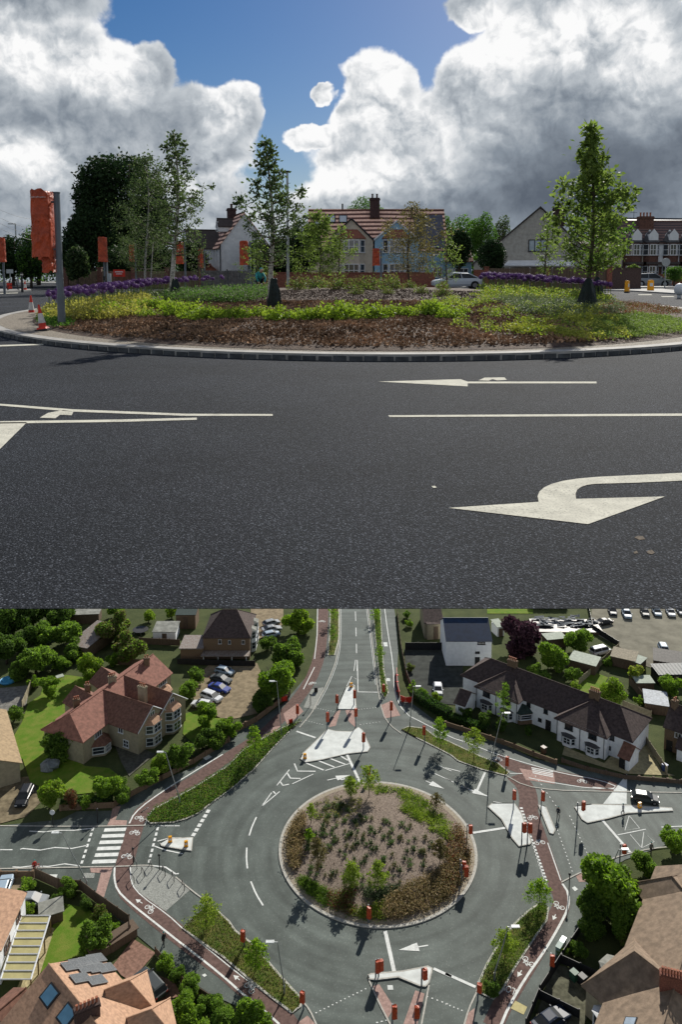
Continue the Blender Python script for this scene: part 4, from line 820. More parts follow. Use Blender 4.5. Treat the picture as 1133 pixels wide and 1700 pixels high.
def build_grey_house():
    Y = 82.; cx = fA(889, Y); e = empty('gabled_house', (cx, Y, 0), -R(13), 'large plain grey gable wall with one dark framed window behind the dark fence', 'house'); zt = zA(346, Y); zl = zA(438, Y)
    xl, xr = fA(788, Y) - cx, fA(990, Y) - cx; L = 10
    mb = MB(); P = [(xl, 0), (xr, 0), (xr, zl + .05), (0, zt), (xl, zl)]; P = [(xl, 0), (xr, 0), (xr, zl + .05), (0.35, zt), (xl, zl)]
    mb.add([(x, 0, z) for x, z in P] + [(x, L, z) for x, z in P], [(0, 1, 2, 3, 4), (5, 9, 8, 7, 6), (0, 5, 6, 1), (1, 6, 7, 2), (0, 4, 9, 5)]); mb.build('wall', GREYW, e)
    r = MB(); ov = .2
    for (a, b_) in (((xl - .2, zl - .15), (.35, zt + .06)), ((xr + .2, zl - .1), (.35, zt + .06))): r.add([(a[0], -ov, a[1]), (b_[0], -ov, b_[1]), (b_[0], L, b_[1]), (a[0], L, a[1])] + [(a[0], -ov, a[1] + .14), (b_[0], -ov, b_[1] + .14), (b_[0], L, b_[1] + .14), (a[0], L, a[1] + .14)], [(0, 3, 2, 1), (4, 5, 6, 7), (0, 1, 5, 4), (1, 2, 6, 5), (2, 3, 7, 6), (3, 0, 4, 7)])
    r.build('roof', DKTILE, e); box_part(e, 'brick_band', ((xl + xr) / 2, -.05, .92), (xr - xl, .12, 1.85), 0, BRICK); window(e, (fA(892, Y) - cx, -.03, zA(408, Y)), 0, 1.9, 1.25, 3, 1, DARK, gm=SKYL)
    chimney(e, (fA(925, Y) - cx, 1.5), 0, 1.2, 1.0, zt - 1.8, zA(345, Y), mat('sooty_brick', (.05, .03, .03)), 2, mat('dark_pot', (.06, .035, .03), .8))
    ln = MB(); ln.add([(fA(838, Y) - cx, -2.6, zA(446, Y) + .3), (fA(955, Y) - cx, -2.6, zA(446, Y) + .3), (fA(948, Y) - cx, -.12, zA(438, Y) + .35), (fA(845, Y) - cx, -.12, zA(438, Y) + .35)], [(0, 1, 2, 3)]); o = ln.build('lean_to_roof', WHITEW, e); so_ = o.modifiers.new('s', 'SOLIDIFY'); so_.thickness = .1
    for xp in (848, 880, 915, 945): box_part(o, 'post', (fA(xp, Y) - cx, -2.4, 1.05), (.12, .12, 2.1), 0, WHITE)
    mb = MB(); mb.tube([(fA(950, Y) - cx, -.1, 0), (fA(950, Y) - cx, -.1, 4.5)], .06, 6); mb.build('downpipe', DARK, e)
    e2 = empty('satellite_dish', (fA(942, Y), Y - .35, zA(423, Y)), 0, 'grey satellite dish on the gable wall behind the gum tree', 'satellite dish'); mb = MB(); mb.lathe((0, 0, 0), [(.38, .12), (.3, .04), (.02, 0)], 14); mb.v = [(x, -z, y) for x, y, z in mb.v]; mb.build('dish', DARK, e2); mb = MB(); mb.tube([(0, .3, 0), (0, -.3, -.2)], .02, 5); mb.build('arm', DARK, e2)
build_grey_house()
def build_terrace():
    Y = 95.; xl, xr = fA(986, Y), fA(1190, Y); cx = (xl + xr) / 2; e = empty('terraced_houses', (cx, Y + 4, 0), 0, 'row of bay fronted brick and render houses at the right edge', 'house'); hl = (xr - xl) / 2; ze = zA(401, Y)
    zr = zA(368, Y + 4); wing(e, (0, 0), 0, 2 * hl, 8, 0, ze, zr, mat('brown_brick', (.10, .05, .038), .9, .3, 8), rooftiles('red_brown_tiles', (.045, .03, .027), (.15, .085, .07), .35), hip=(4.5, 0))
    for i, (xp, wm) in enumerate(((1052, CREAMW), (1079, WHITEW), (1112, WHITEW), (1139, CREAMW))):
        c = fA(xp, Y) - cx; bay(e, (c, -4.02), 0, 1.95, .7, 0, ze - .1, mat('brown_brick', (.16, .07, .05)), mat('slate_roof', (.06, .06, .065), .6, .3, 4), wins=2, roof=1.3, nx=4, sill=1.0, top=.25)
        wing(e, (c, -4.15), R(90), 1.3, 1.1, ze + .1, ze + .8, ze + 1.5, WHITE, None, wname='gablet'); box_part(e, 'bay_skirt', (c, -4.45, ze * .5 + .02), (2.3, 1.0, .3), 0, DKTILE)
    for xp, m_ in ((1020, CREAMW), (1065, CREAMW), (1095, WHITEW), (1126, WHITEW)): c = fA(xp, Y) - cx; wd = 2.3 if xp == 1020 else 1.2; box_part(e, 'render_panel', (c - (.2 if xp == 1020 else 0), -4.03, ze * .7), (wd, .1, ze * .54), 0, m_)
    for xp in (1033, 1062, 1090, 1122): mb = MB(); mb.tube([(fA(xp, Y) - cx, -4.15, 0), (fA(xp, Y) - cx, -4.15, ze)], .05, 6); mb.build('downpipe', DARK, e)
    mb = MB(); mb.tube([(-hl, -4.4, ze - .05), (hl, -4.4, ze - .05)], .08, 6); mb.build('gutter', DARK, e)
    chimney(e, (fA(1073, Y + 2) - cx, -1), 0, 1.7, 1.1, zr - 1.6, zA(360, Y + 2), mat('brown_brick', (.16, .07, .05)), 4)
    mb = MB(); q = (fA(1064, Y) - cx, -1); mb.tube([(*q, zA(360, Y)), (*q, zA(348, Y))], .03, 4); mb.tube([(q[0] - .5, -1, zA(350, Y)), (q[0] + .4, -1, zA(350, Y))], .02, 4); mb.build('aerial', DARK, e)
    e = empty('terraced_houses', (fA(1125, 106), 106, 0), R(8), 'grey gabled house with long slate roof rising behind the bay fronted row', 'house'); wing(e, (0, 0), R(90), 9, 9, 0, zA(396, 106), zA(368, 106), GREYW, DKTILE); wing(e, (3, 6), 0, 16, 8, 0, zA(380, 110), zA(362, 110), GREYW, mat('slate_roof', (.06, .06, .065)))
    chimney(e, (1.5, -1), 0, 1.3, 1, zA(375, 106), zA(360, 106), mat('brown_brick', (.16, .07, .05)), 4)
build_terrace()
e = empty('small_house', (fA(764, 90), 93, 0), 0, 'low blue fronted outbuilding with brown tiled roof right of the blue house', 'house'); wing(e, (0, 0), 0, 3.0, 4, 0, zA(431, 90), zA(415, 92), BLUEW, RDTILE, over=.3); window(e, (.3, -2.03, 1.5), 0, 1.6, 1.1, 3, 1); box_part(e, 'door', (-1.0, -2.05, 1.0), (.8, .08, 2.0), 0, WHITE)
# --------------------------------------------------------------- background trees of the upper place
def big(name, label, x, Y, top, bot, rpx, m, n, leaf, seed, sc=(1, 1, 1), cat='tree', lumps=11, group=None, trunk=True):
    q = D(x, (top + bot) / 2, Y); rv = (bot - top) / 2 / 1302 * Y; rh = rpx / 1302 * Y
    e = empty(name, (q.x, Y, 0), 0, label, cat, group); P = crown_pts(n, 1., seed, lumps, hollow=.45, loose=0); P[:, 0] *= rh; P[:, 1] *= rh * .8; P[:, 2] = P[:, 2] * rv + q.z
    leafmesh('crown', P, leaf, m, seed, e); mb = MB(); rg = random.Random(seed); mb.tube([(0, 0, 0), (.1, 0, max(.5, q.z - rv * .5)), (0, 0, q.z + rv * .3)], [rh * .09, rh * .07, .05], 8)
    for i in range(7): w = rg.uniform(0, 6.3); mb.tube([(0, 0, max(.4, q.z - rv * .6)), (rh * .6 * math.cos(w), rh * .5 * math.sin(w), q.z + rv * rg.uniform(-.2, .6))], [rh * .04, .03], 5)
    mb.build('trunk', BARK, e, smooth=True); return e
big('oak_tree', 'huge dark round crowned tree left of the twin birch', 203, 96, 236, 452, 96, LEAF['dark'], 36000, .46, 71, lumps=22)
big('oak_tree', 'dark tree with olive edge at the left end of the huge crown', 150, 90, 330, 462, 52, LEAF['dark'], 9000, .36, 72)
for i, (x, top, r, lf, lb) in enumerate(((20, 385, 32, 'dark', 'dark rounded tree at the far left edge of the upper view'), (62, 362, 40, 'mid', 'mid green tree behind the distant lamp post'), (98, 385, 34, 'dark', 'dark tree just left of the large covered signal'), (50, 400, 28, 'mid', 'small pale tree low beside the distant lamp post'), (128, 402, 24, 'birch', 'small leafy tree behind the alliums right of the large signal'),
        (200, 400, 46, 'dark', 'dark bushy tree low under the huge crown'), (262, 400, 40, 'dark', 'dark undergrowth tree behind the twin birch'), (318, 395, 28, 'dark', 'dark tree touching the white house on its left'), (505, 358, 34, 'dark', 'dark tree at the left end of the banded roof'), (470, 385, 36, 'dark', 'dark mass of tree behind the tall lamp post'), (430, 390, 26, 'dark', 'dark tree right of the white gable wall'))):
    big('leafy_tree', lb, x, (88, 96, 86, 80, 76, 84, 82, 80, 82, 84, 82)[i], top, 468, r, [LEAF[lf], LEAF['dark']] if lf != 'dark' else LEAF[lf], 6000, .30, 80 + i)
big('leafy_tree', 'green treetop rising behind the banded roof beside its chimney', 603, 112, 320, 400, 36, LEAF['mid'], 4200, .26, 95); 
for i, (x, Y, top, bot, r, lf, lb) in enumerate(((770, 112, 346, 450, 34, 'mid', 'broad green tree right of the blue house'), (800, 104, 352, 440, 30, 'mid', 'middle one of the green trees right of the blue house'), (834, 110, 352, 420, 17, 'birch', 'slender open tree against the grey sky before the grey gable'), (762, 88, 370, 455, 25, 'dark', 'darker tree close behind the blue outbuilding'), (741, 100, 352, 430, 18, 'mid', 'green tree touching the right end of the banded roof'))):
    big('leafy_tree', lb, x, Y, top, bot, r, LEAF[lf], 5200 if r > 20 else 1800, .27, 100 + i)
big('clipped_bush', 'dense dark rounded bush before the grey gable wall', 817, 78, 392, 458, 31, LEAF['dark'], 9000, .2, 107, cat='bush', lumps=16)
big('garden_bush', 'green bush above the boarded fence left of the beacon post', 990, 76, 430, 458, 13, LEAF['mid'], 1800, .16, 108, cat='bush'); big('garden_bush', 'green bush on the wall by the grey car', 1052, 76, 438, 452, 12, LEAF['gum'], 1500, .14, 109, cat='bush'); big('garden_hedge', 'clipped hedge behind the round sign at the right edge', 1120, 84, 440, 470, 22, LEAF['mid'], 4000, .14, 110, cat='hedge')
rg2 = np.random.default_rng(9); n = 26000; P = np.stack([rg2.uniform(-72, 72, n), rg2.uniform(119, 125, n), rg2.uniform(0, 1, n) ** .8], 1); P[:, 2] *= 4.2 + .9 * np.sin(P[:, 0] * .35) + .6 * np.sin(P[:, 0] * 1.1); tag(leafmesh('tree_belt', P, .6, [LEAF['dark'], LEAF['mid']], 9), 'far belt of dark trees and hedges closing the view behind the houses', 'tree belt', None, 'stuff')
# --------------------------------------------------------------- cars and the crouching person
c = make_car('silver white car partly hidden by shrubs behind the crest of the bed', paint('pale', (.45, .49, .53)), 'saloon'); q = D(760, 470, 76); c.location = (q.x, 76, 0); c.rotation_euler.z = 0; c.scale = (1.1, 1.1, 1.1)
c = make_car('silver grey car parked by the brick wall near the right edge of the upper view', paint('silver', (.24, .26, .28)), 'hatch'); q = D(1083, 470, 86); c.location = (q.x, 86, 0); c.rotation_euler.z = R(160)
q = D(431, 463, 46)
crouch = dict(pelvis=(0, .1, .32), chest=(-.02, -.12, .62), neck=(0, -.24, .8), head=(.02, -.32, .9), elbow=((-.27, -.3, .5), (.25, -.32, .48)), hand=((-.2, -.5, .25), (.15, -.52, .22)), knee=((-.18, -.35, .45), (.18, -.3, .48)), foot=((-.14, .0, .08), (.14, .02, .08)))
person('person', 'person in a hooded teal jacket crouching among the plants behind the bed', (q.x, 46, .75), .4, crouch, mat('teal_cloth', (.03, .22, .22), .8), mat('navy_cloth', (.02, .025, .04), .9), hair=(.03, .22, .22), scale=1.05)
# overhead cables at the far left
for i, (ya, yb) in enumerate(((322, 355), (334, 371), (341, 383), (349, 392))):
    a = D(-60, ya - 6, 60); b_ = D(92, yb + 10, 80); mb = MB(); mb.tube([a.lerp(b_, t / 10) - Vector((0, 0, .8 * math.sin(math.pi * t / 10))) for t in range(11)], .012, 4); tag(mb.build('overhead_cable', DARK), 'thin overhead cable in the left sky, %s of four' % ('highest', 'second highest', 'third', 'lowest')[i], 'cable', 'overhead cables at the far left')
# =================================================================== LOWER PLACE: the roundabout seen from above
def VS(x, y): a = proj(*B(x, y)); p = B(x, y); b_ = proj(p.x, p.y, p.z + 1); return a[1] - b_[1]
def SC(x, y): p = B(x, y); return proj(p.x + .5, p.y, p.z)[0] - proj(p.x - .5, p.y, p.z)[0]
def HT(x, yb, yt): return D(x, yt, B(x, yb).y).z - ZB
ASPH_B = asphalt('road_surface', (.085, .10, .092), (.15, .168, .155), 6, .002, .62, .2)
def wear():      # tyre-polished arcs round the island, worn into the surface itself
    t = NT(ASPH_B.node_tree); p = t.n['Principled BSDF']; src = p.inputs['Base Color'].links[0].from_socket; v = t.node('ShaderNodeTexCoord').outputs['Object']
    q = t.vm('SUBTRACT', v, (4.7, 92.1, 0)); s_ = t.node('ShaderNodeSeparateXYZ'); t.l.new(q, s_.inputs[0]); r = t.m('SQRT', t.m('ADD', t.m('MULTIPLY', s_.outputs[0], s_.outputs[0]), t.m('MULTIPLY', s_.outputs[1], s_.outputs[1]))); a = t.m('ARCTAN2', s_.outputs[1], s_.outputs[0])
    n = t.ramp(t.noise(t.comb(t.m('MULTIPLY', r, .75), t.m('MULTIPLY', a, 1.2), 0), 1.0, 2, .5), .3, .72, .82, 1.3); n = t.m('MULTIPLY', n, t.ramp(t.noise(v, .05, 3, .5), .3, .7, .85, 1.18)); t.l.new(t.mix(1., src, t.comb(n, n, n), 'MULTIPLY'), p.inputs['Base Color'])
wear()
PATHB = asphalt('footway_surface', (.075, .08, .078), (.13, .135, .13), 7, .002, .88, .22)
CYC = mat('red_cycle_surface', (.125, .080, .070), .9, .25, 2.2, spec=.15)
TACT = mat('pink_tactile_paving', (.34, .23, .20), .9, .2, 4, spec=.15)
CONC = mat('pale_concrete', (.60, .63, .61), .9, .13, .8, det=8, spec=.15)
SETT = mat('grey_setts', (.26, .27, .25), .9, .35, 9, spec=.15)
KERBB = mat('kerb_concrete', (.42, .41, .37), .9, .15, 3, spec=.15)
LAWN = mat('lawn', (.09, .18, .015), .95, .55, .9, col2=(.16, .20, .035), bump=.05, bscale=14, spec=.1)
ROUGHG = mat('rough_grass', (.06, .10, .018), .95, .5, .7, col2=(.14, .13, .04), bump=.08, bscale=12, spec=.1)
DIRT = mat('garden_soil', (.075, .09, .035), .95, .5, .35, col2=(.05, .065, .025), bump=.08, bscale=5, spec=.1)
GRAVEL = mat('gravel_yard', (.23, .185, .12), .95, .25, 1.2, bump=.02, bscale=25, spec=.1)
TARM = mat('pale_tarmac', (.19, .18, .14), .95, .22, .35, det=7, spec=.1)
mb = MB(); mb.add([(-4000, -300, ZB - .06), (4000, -300, ZB - .06), (4000, 5000, ZB - .06), (-4000, 5000, ZB - .06)], [(0, 1, 2, 3)]); struct('ground', mb, DIRT)
LV = [0.0]
def gp(name, pts, m, z=0.0, h=0.0, kind=True):
    """flat sheet (or low slab of height h) over the lower ground, outline in photo pixels"""
    P = [B(x, y).xy for x, y in pts]; mb = MB(); flatpoly(mb, P, ZB + z + h); n = len(P)
    if h: mb.add([(*p, ZB) for p in P] + [(*p, ZB + z + h) for p in P], [(i, (i + 1) % n, (i + 1) % n + n, i + n) for i in range(n)])
    return struct(name, mb, m)
def strip(mb, pts, w, z, smooth=1, world=False):
    P = [Vector(p) if world else B(*p).xy for p in pts]
    for _ in range(smooth):
        if len(P) > 2: Q = [P[0]]; [Q.extend((P[i].lerp(P[i + 1], .25), P[i].lerp(P[i + 1], .75))) for i in range(len(P) - 1)]; Q.append(P[-1]); P = Q
    vs = []; 
    for i, p in enumerate(P):
        d = (P[min(i + 1, len(P) - 1)] - P[max(i - 1, 0)]).normalized(); n = Vector((-d.y, d.x)) * w / 2; vs += [(*(p - n), ZB + z), (*(p + n), ZB + z)]
    return mb.add(vs, [(2 * i, 2 * i + 2, 2 * i + 3, 2 * i + 1) for i in range(len(P) - 1)])
T = lambda f, *a: [f(*p) for p in a]
road = T(t6, (470, -60), (465, 100), (455, 250), (420, 330), (300, 470), (170, 560), (0, 650)) + T(t5, (970, 780), (640, 920), (560, 1000)) + T(b1, (380, 20), (300, 60), (0, 90), (-60, 92), (-60, 330), (170, 330), (290, 400), (400, 402), (640, 600), (760, 700), (860, 800), (1050, 930)) + T(b2, (20, 960), (250, 1073), (260, 1140), (1100, 1140)) + T(b3, (390, 1100), (390, 1038), (440, 900), (560, 720), (640, 600), (690, 430), (800, 290), (860, 250), (1000, 200), (1190, 130)) + T(t7, (1190, 820), (1133, 820), (860, 800), (660, 770), (430, 720), (320, 670), (180, 600), (0, 540)) + T(t6, (1060, 560), (940, 470), (880, 440), (865, 300), (870, 200), (860, 60), (838, -60))
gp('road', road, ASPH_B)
# yards, lawns and bare plots
gp('gravel_yard', T(t6, (-60, 270), (170, 270), (205, 350), (170, 520), (60, 545), (-90, 540), (-130, 480), (-170, 380)) , GRAVEL, .02)
gp('car_park', T(t7, (700, -40), (1190, -40), (1190, 290), (1000, 290), (920, 260), (880, 215), (830, 180), (760, 145), (700, 110)), TARM, .02)
gp('yard', T(t6, (900, 200), (1133, 200), (1190, 280), (1190, 480), (1060, 470), (950, 420), (910, 330)), mat('dark_tarmac', (.05, .055, .05), .95, .25, .8, spec=.1), .02)
gp('yard', T(t6, (130, -60), (300, -60), (300, 80), (180, 150), (150, 100)), GRAVEL, .02)
gp('lawn', T(t5, (230, 330), (340, 330), (480, 350), (400, 520), (290, 620), (230, 640), (160, 740), (60, 750), (40, 680), (110, 560), (140, 470), (200, 430)), LAWN, .02)
gp('lawn', T(t5, (110, 740), (230, 640), (420, 780), (540, 790), (620, 850), (560, 900), (300, 930), (150, 860)), LAWN, .03)
gp('lawn', T(t5, (915, 520), (1000, 500), (1133, 560), (1133, 620), (960, 670), (905, 620)), LAWN, .02)
gp('lawn', T(b1, (290, 470), (440, 500), (540, 620), (480, 730), (380, 740), (240, 780), (190, 830), (200, 780), (260, 600)), LAWN, .02)
gp('lawn', T(t7, (200, -40), (420, -40), (420, 25), (200, 25)), LAWN, .02); gp('lawn', T(t7, (600, 330), (700, 300), (780, 330), (740, 400), (640, 420)), LAWN, .02)
gp('driveway', T(b1, (560, 780), (660, 650), (770, 720), (700, 800), (860, 860), (900, 930), (800, 960), (600, 830)), mat('block_paving', (.22, .13, .10), .95, .3, 3, spec=.1), .02)
gp('driveway', T(t5, (-60, 850), (160, 830), (200, 960), (130, 1030), (-60, 1080)), mat('dusty_drive', (.17, .14, .09), .95, .4, 1, spec=.1), .02)
gp('driveway', T(t7, (880, 620), (940, 600), (1040, 780), (1100, 800), (860, 790), (560, 700), (570, 660), (760, 740)), mat('sandy_paving', (.33, .29, .17), .95, .2, 2, spec=.1), .02)
gp('driveway', T(t5, (570, 680), (650, 670), (770, 720), (640, 830), (600, 760)), mat('grey_drive', (.09, .09, .075), .95, .3, 2, spec=.1), .04)
gp('patio', T(b1, (100, 860), (240, 590), (270, 600), (180, 880), (60, 950)), mat('sandstone_paving', (.36, .31, .18), .95, .3, 3, spec=.1), .03)
gp('yard', T(t5, (-60, 400), (150, 380), (130, 480), (60, 500), (-60, 560)), mat('grey_paving', (.17, .165, .15), .95, .3, 1.5, spec=.1), .02)
gp('yard', T(b1, (-60, 340), (170, 350), (110, 480), (-60, 470)), GRAVEL, .02)
gp('yard', T(b3, (480, 860), (520, 750), (700, 790), (720, 900), (640, 1100), (400, 1100)), mat('worn_yard', (.10, .10, .07), .95, .4, 1.5, spec=.1), .02)
# verges: raised strips of grass with kerbs
verges = [[(501, 1197)] + T(t6, (340, 600), (250, 690), (150, 800), (60, 880)) + [(345, 1338), (330, 1350)] + T(b1, (930, 55), (860, 75), (745, 80), (722, 62)) + [(256, 1343), (275, 1333), (322, 1308), (380, 1271), (403, 1246), (437, 1226), (470, 1208)],
          T(b1, (905, 600), (1040, 480), (1133, 565)) + T(b2, (60, 610), (150, 680), (280, 830), (390, 950), (385, 985), (345, 1018), (240, 940), (130, 850), (0, 740)) + T(b1, (1030, 690)),
          T(b3, (450, 460), (492, 480), (485, 540), (430, 620), (330, 770), (270, 880), (230, 920), (150, 880), (165, 830), (200, 750), (260, 650), (330, 560), (395, 500)),
          T(t6, (885, 600), (960, 640), (1060, 690), (1133, 728)) + T(t7, (60, 730), (170, 770), (290, 800), (305, 785), (250, 740), (170, 710), (0, 630)) + T(t6, (1060, 640), (1000, 595), (920, 585)),
          [(619, 1000), (631, 1000), (634, 1060), (637, 1110), (645, 1150), (640, 1160), (633, 1150), (629, 1110), (624, 1060)], [(549, 1000), (563, 1000), (563, 1060), (556, 1088), (545, 1088), (548, 1050)]]
for v in verges:
    gp('grass_verge', v, ROUGHG, .06, .02); k = MB(); strip(k, v + [v[0], v[1]], .22, .085, 0); struct('kerb', k, KERBB)
# footway tone and the red cycle track
k = MB(); strip(k, T(t6, (500, -30), (495, 100), (480, 240), (430, 370), (330, 500), (200, 625), (100, 690)) + [(370, 1262), (322, 1296), (255, 1331), (231, 1352), (221, 1384), (211, 1420), (203, 1448), (209, 1477), (231, 1498), (255, 1518), (302, 1555), (346, 1588), (380, 1613), (403, 1634), (437, 1660), (467, 1687), (484, 1710)], 2.2, .012, 1)
strip(k, T(b3, (400, -10), (430, 80), (470, 200), (530, 370), (560, 440), (550, 490), (515, 550), (470, 620), (400, 740), (330, 850), (270, 950), (225, 1050)), 1.9, .012, 1); strip(k, T(t7, (240, 715), (330, 755), (430, 785), (520, 800), (700, 835), (820, 858)), 2.6, .012, 1)
strip(k, T(t7, (330, 800), (385, 850), (400, 910), (395, 990)), 2.6, .010, 1); struct('cycle_track', k, CYC)
for pts in (T(b1, (530, 90), (545, 62), (630, 65), (625, 90)), T(b1, (560, -5), (598, -5), (572, 62), (545, 62)), T(b1, (445, 295), (560, 295), (515, 443), (470, 443), (500, 325), (450, 322)), T(b3, (625, 330), (715, 280), (755, 355), (735, 380), (700, 355), (640, 357)),
            T(b2, (745, 885), (775, 875), (850, 990), (815, 1048)), T(b2, (955, 905), (1000, 922), (965, 1073), (895, 1073)), T(b2, (380, 1060), (420, 1030), (460, 1073), (470, 1110), (380, 1110)), T(b3, (100, 990), (140, 960), (130, 1060), (80, 1060)),
            T(t6, (525, 588), (558, 515), (585, 500), (560, 580)), T(t6, (608, 505), (648, 495), (658, 590), (625, 560)), T(t6, (780, 480), (840, 455), (880, 530), (800, 545)), T(t6, (300, 520), (370, 470), (400, 510), (320, 580)), T(t6, (160, 660), (240, 590), (290, 580), (200, 665)), T(t7, (355, 765), (520, 790), (525, 840), (385, 820))): gp('tactile_paving', pts, TACT, .018)
# pale raised islands
def island(pts, h=.12): gp('traffic_island', pts, CONC, 0, h); k = MB(); strip(k, pts + [pts[0], pts[1]], .16, h + .004, 0); struct('kerb', k, KERBB)
for pts in (T(t6, (565, 500), (610, 395), (635, 383), (652, 390), (662, 500)), T(t6, (385, 745), (395, 722), (450, 670), (520, 600), (560, 610), (640, 612), (672, 590), (692, 605), (730, 690), (718, 710), (620, 720), (500, 748), (410, 763)),
            T(b2, (720, 835), (725, 852), (760, 855), (870, 842), (975, 885), (1005, 888), (1022, 870), (1038, 800), (1018, 790), (890, 815), (735, 828)), T(t7, (225, 935), (330, 935), (365, 985)) + T(b3, (410, 170), (405, 178), (352, 188), (320, 150), (270, 60), (205, 0)),
            T(b3, (445, -12), (480, 0), (525, 110), (515, 130), (500, 125)), T(t7, (618, 950), (700, 940), (900, 945), (1085, 958)) + T(b3, (1090, 18), (870, 30), (780, 55), (680, 76), (655, 60)), T(b1, (795, 180), (830, 160), (955, 152), (948, 217), (900, 210), (800, 192))): island(pts)
gp('cycle_parking', T(b1, (645, 300), (680, 285), (750, 290), (870, 345), (940, 410), (820, 515), (700, 430), (650, 380)), SETT, .02)
gp('pavement', T(t7, (755, 935), (870, 790), (868, 935)), CONC, .014); gp('pavement', T(t6, (440, 400), (500, 390), (460, 500), (400, 490)), SETT, .02); gp('pavement', T(b1, (415, 325), (470, 325), (465, 350), (410, 350)), SETT, .02)
gp('pavement', T(b3, (310, 960), (335, 925), (392, 955), (375, 992)), mat('cream_tactile', (.45, .40, .20), .9, .1, 3), .02)
for q in (T(t6, (795, 168), (815, 168), (818, 188), (800, 188)), T(t6, (810, 345), (828, 345), (830, 360), (812, 360)), T(b1, (245, 332), (285, 332), (280, 347), (245, 347)), T(b3, (770, 280), (785, 272), (800, 285), (785, 294)), T(b3, (605, 385), (620, 378), (635, 392), (620, 402)), T(b2, (815, 880), (842, 880), (845, 903), (818, 903)), T(t5, (1005, 740), (1035, 725), (1050, 735), (1020, 752)), T(b1, (1000, 830), (1015, 822), (1025, 832), (1012, 840))): gp('access_cover', q, CONC, .02)
# --- painted lines
ml = MB()
def L(pts, w=.14, s=0, z=.024): strip(ml, pts, w, z, s)
def dash(a, b_, n, duty=.5, w=.14):
    for i in range(n): p = i / n; q = (i + duty) / n; L([(a[0] + (b_[0] - a[0]) * p, a[1] + (b_[1] - a[1]) * p), (a[0] + (b_[0] - a[0]) * q, a[1] + (b_[1] - a[1]) * q)], w)
# white edging of the cycle track
L(T(t6, (470, -30), (468, 130), (455, 250)), .16); L(T(t6, (455, 290), (400, 400)), .16); L([(370, 1252), (322, 1281)] + T(t5, (860, 870), (740, 950), (665, 1014)) + T(b1, (640, 80)), .2, 1)
L(T(b1, (568, 295), (565, 350), (580, 410), (640, 470), (760, 565), (900, 675), (1030, 775), (1133, 860)) + T(b2, (100, 925), (200, 1000), (280, 1073)), .22, 1); L(T(b1, (645, 295), (650, 380), (700, 440), (830, 530), (905, 600)), .12, 1)
L(T(b1, (905, 600), (1030, 700), (1133, 785)) + T(b2, (100, 840), (200, 910), (340, 1020)), .12, 1); L(T(t5, (1133, 830), (960, 930)) + T(b1, (760, 10), (715, 90)), .10, 1)
L(T(b3, (560, 365), (590, 410), (590, 480), (545, 570), (480, 680), (380, 820), (300, 960), (265, 1045)), .26, 1); L(T(t6, (800, -20), (815, 100), (845, 280), (850, 420), (900, 520), (1000, 570), (1133, 640)) + T(t7, (100, 640), (250, 700), (420, 750), (560, 790), (740, 820), (840, 860), (700, 862), (520, 835), (400, 810)), .16, 1)
# main road edges and kerbs
kb = MB()
for pts in (T(t6, (577, -30), (580, 100), (570, 240), (520, 370), (460, 480)) + T(t6, (440, 520), (380, 590)), T(t6, (715, -30), (740, 160), (765, 380), (790, 520), (830, 580), (885, 620)), T(t7, (290, 800), (380, 850), (520, 870), (700, 875), (1133, 882)), T(b3, (555, 360), (620, 325), (760, 260), (860, 225), (1000, 195), (1133, 185)),
            T(b1, (-20, 305), (400, 297), (640, 292), (700, 287), (760, 290)), T(b1, (-20, 92), (400, 96), (720, 90)), T(b1, (870, 345), (940, 405), (1040, 480)), T(b2, (385, 950), (430, 1000), (470, 1090)), T(b3, (150, 885), (110, 970), (85, 1060)), T(b2, (722, 850), (770, 960), (830, 1075)), T(b2, (1022, 880), (985, 1075))): strip(kb, pts, .16, .06, 1)
struct('kerb', kb, KERBB)
L(T(t6, (585, -30), (588, 100), (578, 240), (530, 370), (470, 480)), .08, 1, .03); L(T(t6, (708, -30), (733, 160), (758, 380)), .08, 1, .03)
for a, b_ in (((657, 15), (659, 62)), ((660, 95), (661, 138)), ((662, 175), (663, 222))): L(T(t6, a, b_), .14)
L(T(t6, (650, 310), (658, 255), (665, 255), (665, 310)), .12); L(T(t6, (615, 385), (640, 335), (662, 350)), .12); L(T(t6, (628, 362), (655, 385)), .12); L(T(t6, (668, 413), (768, 415)), .2); L(T(t6, (667, 255), (670, 410)), .14)
L(T(t6, (365, 608), (460, 640)), .35); L(T(t6, (615, 722), (680, 860)), .4); dash(t6(470, 495), t6(560, 512), 7, .3, .12); dash(t6(412, 555), t6(505, 578), 7, .3, .12); dash(t6(672, 500), t6(770, 490), 7, .3, .12); dash(t6(680, 575), t6(790, 560), 7, .3, .12)
L(T(t6, (355, 768), (370, 805), (460, 806)), .22); L(T(t6, (412, 765), (500, 800)), .25); L(T(t6, (470, 752), (553, 785)), .25); L(T(t6, (525, 740), (608, 772)), .25); L(T(t6, (580, 728), (620, 752)), .25); L(T(t6, (508, 802), (628, 768)), .15); L(T(t6, (268, 876), (330, 798)), .15); L(T(t6, (345, 868), (448, 820)), .15)
L(T(t6, (320, 815), (335, 840), (385, 842)), .22); L(T(t6, (285, 858), (298, 876), (328, 870)), .22); L(T(t6, (193, 980), (242, 912)), .15); L(T(t6, (193, 980), (282, 906)), .15); L(T(t6, (250, 905), (262, 918)), .2)
for pts in (((167, 48), (145, 95), (131, 140)), ((119, 200), (117, 250), (122, 303)), ((139, 367), (165, 430), (200, 486))): L(T(b2, *pts), .2, 1)
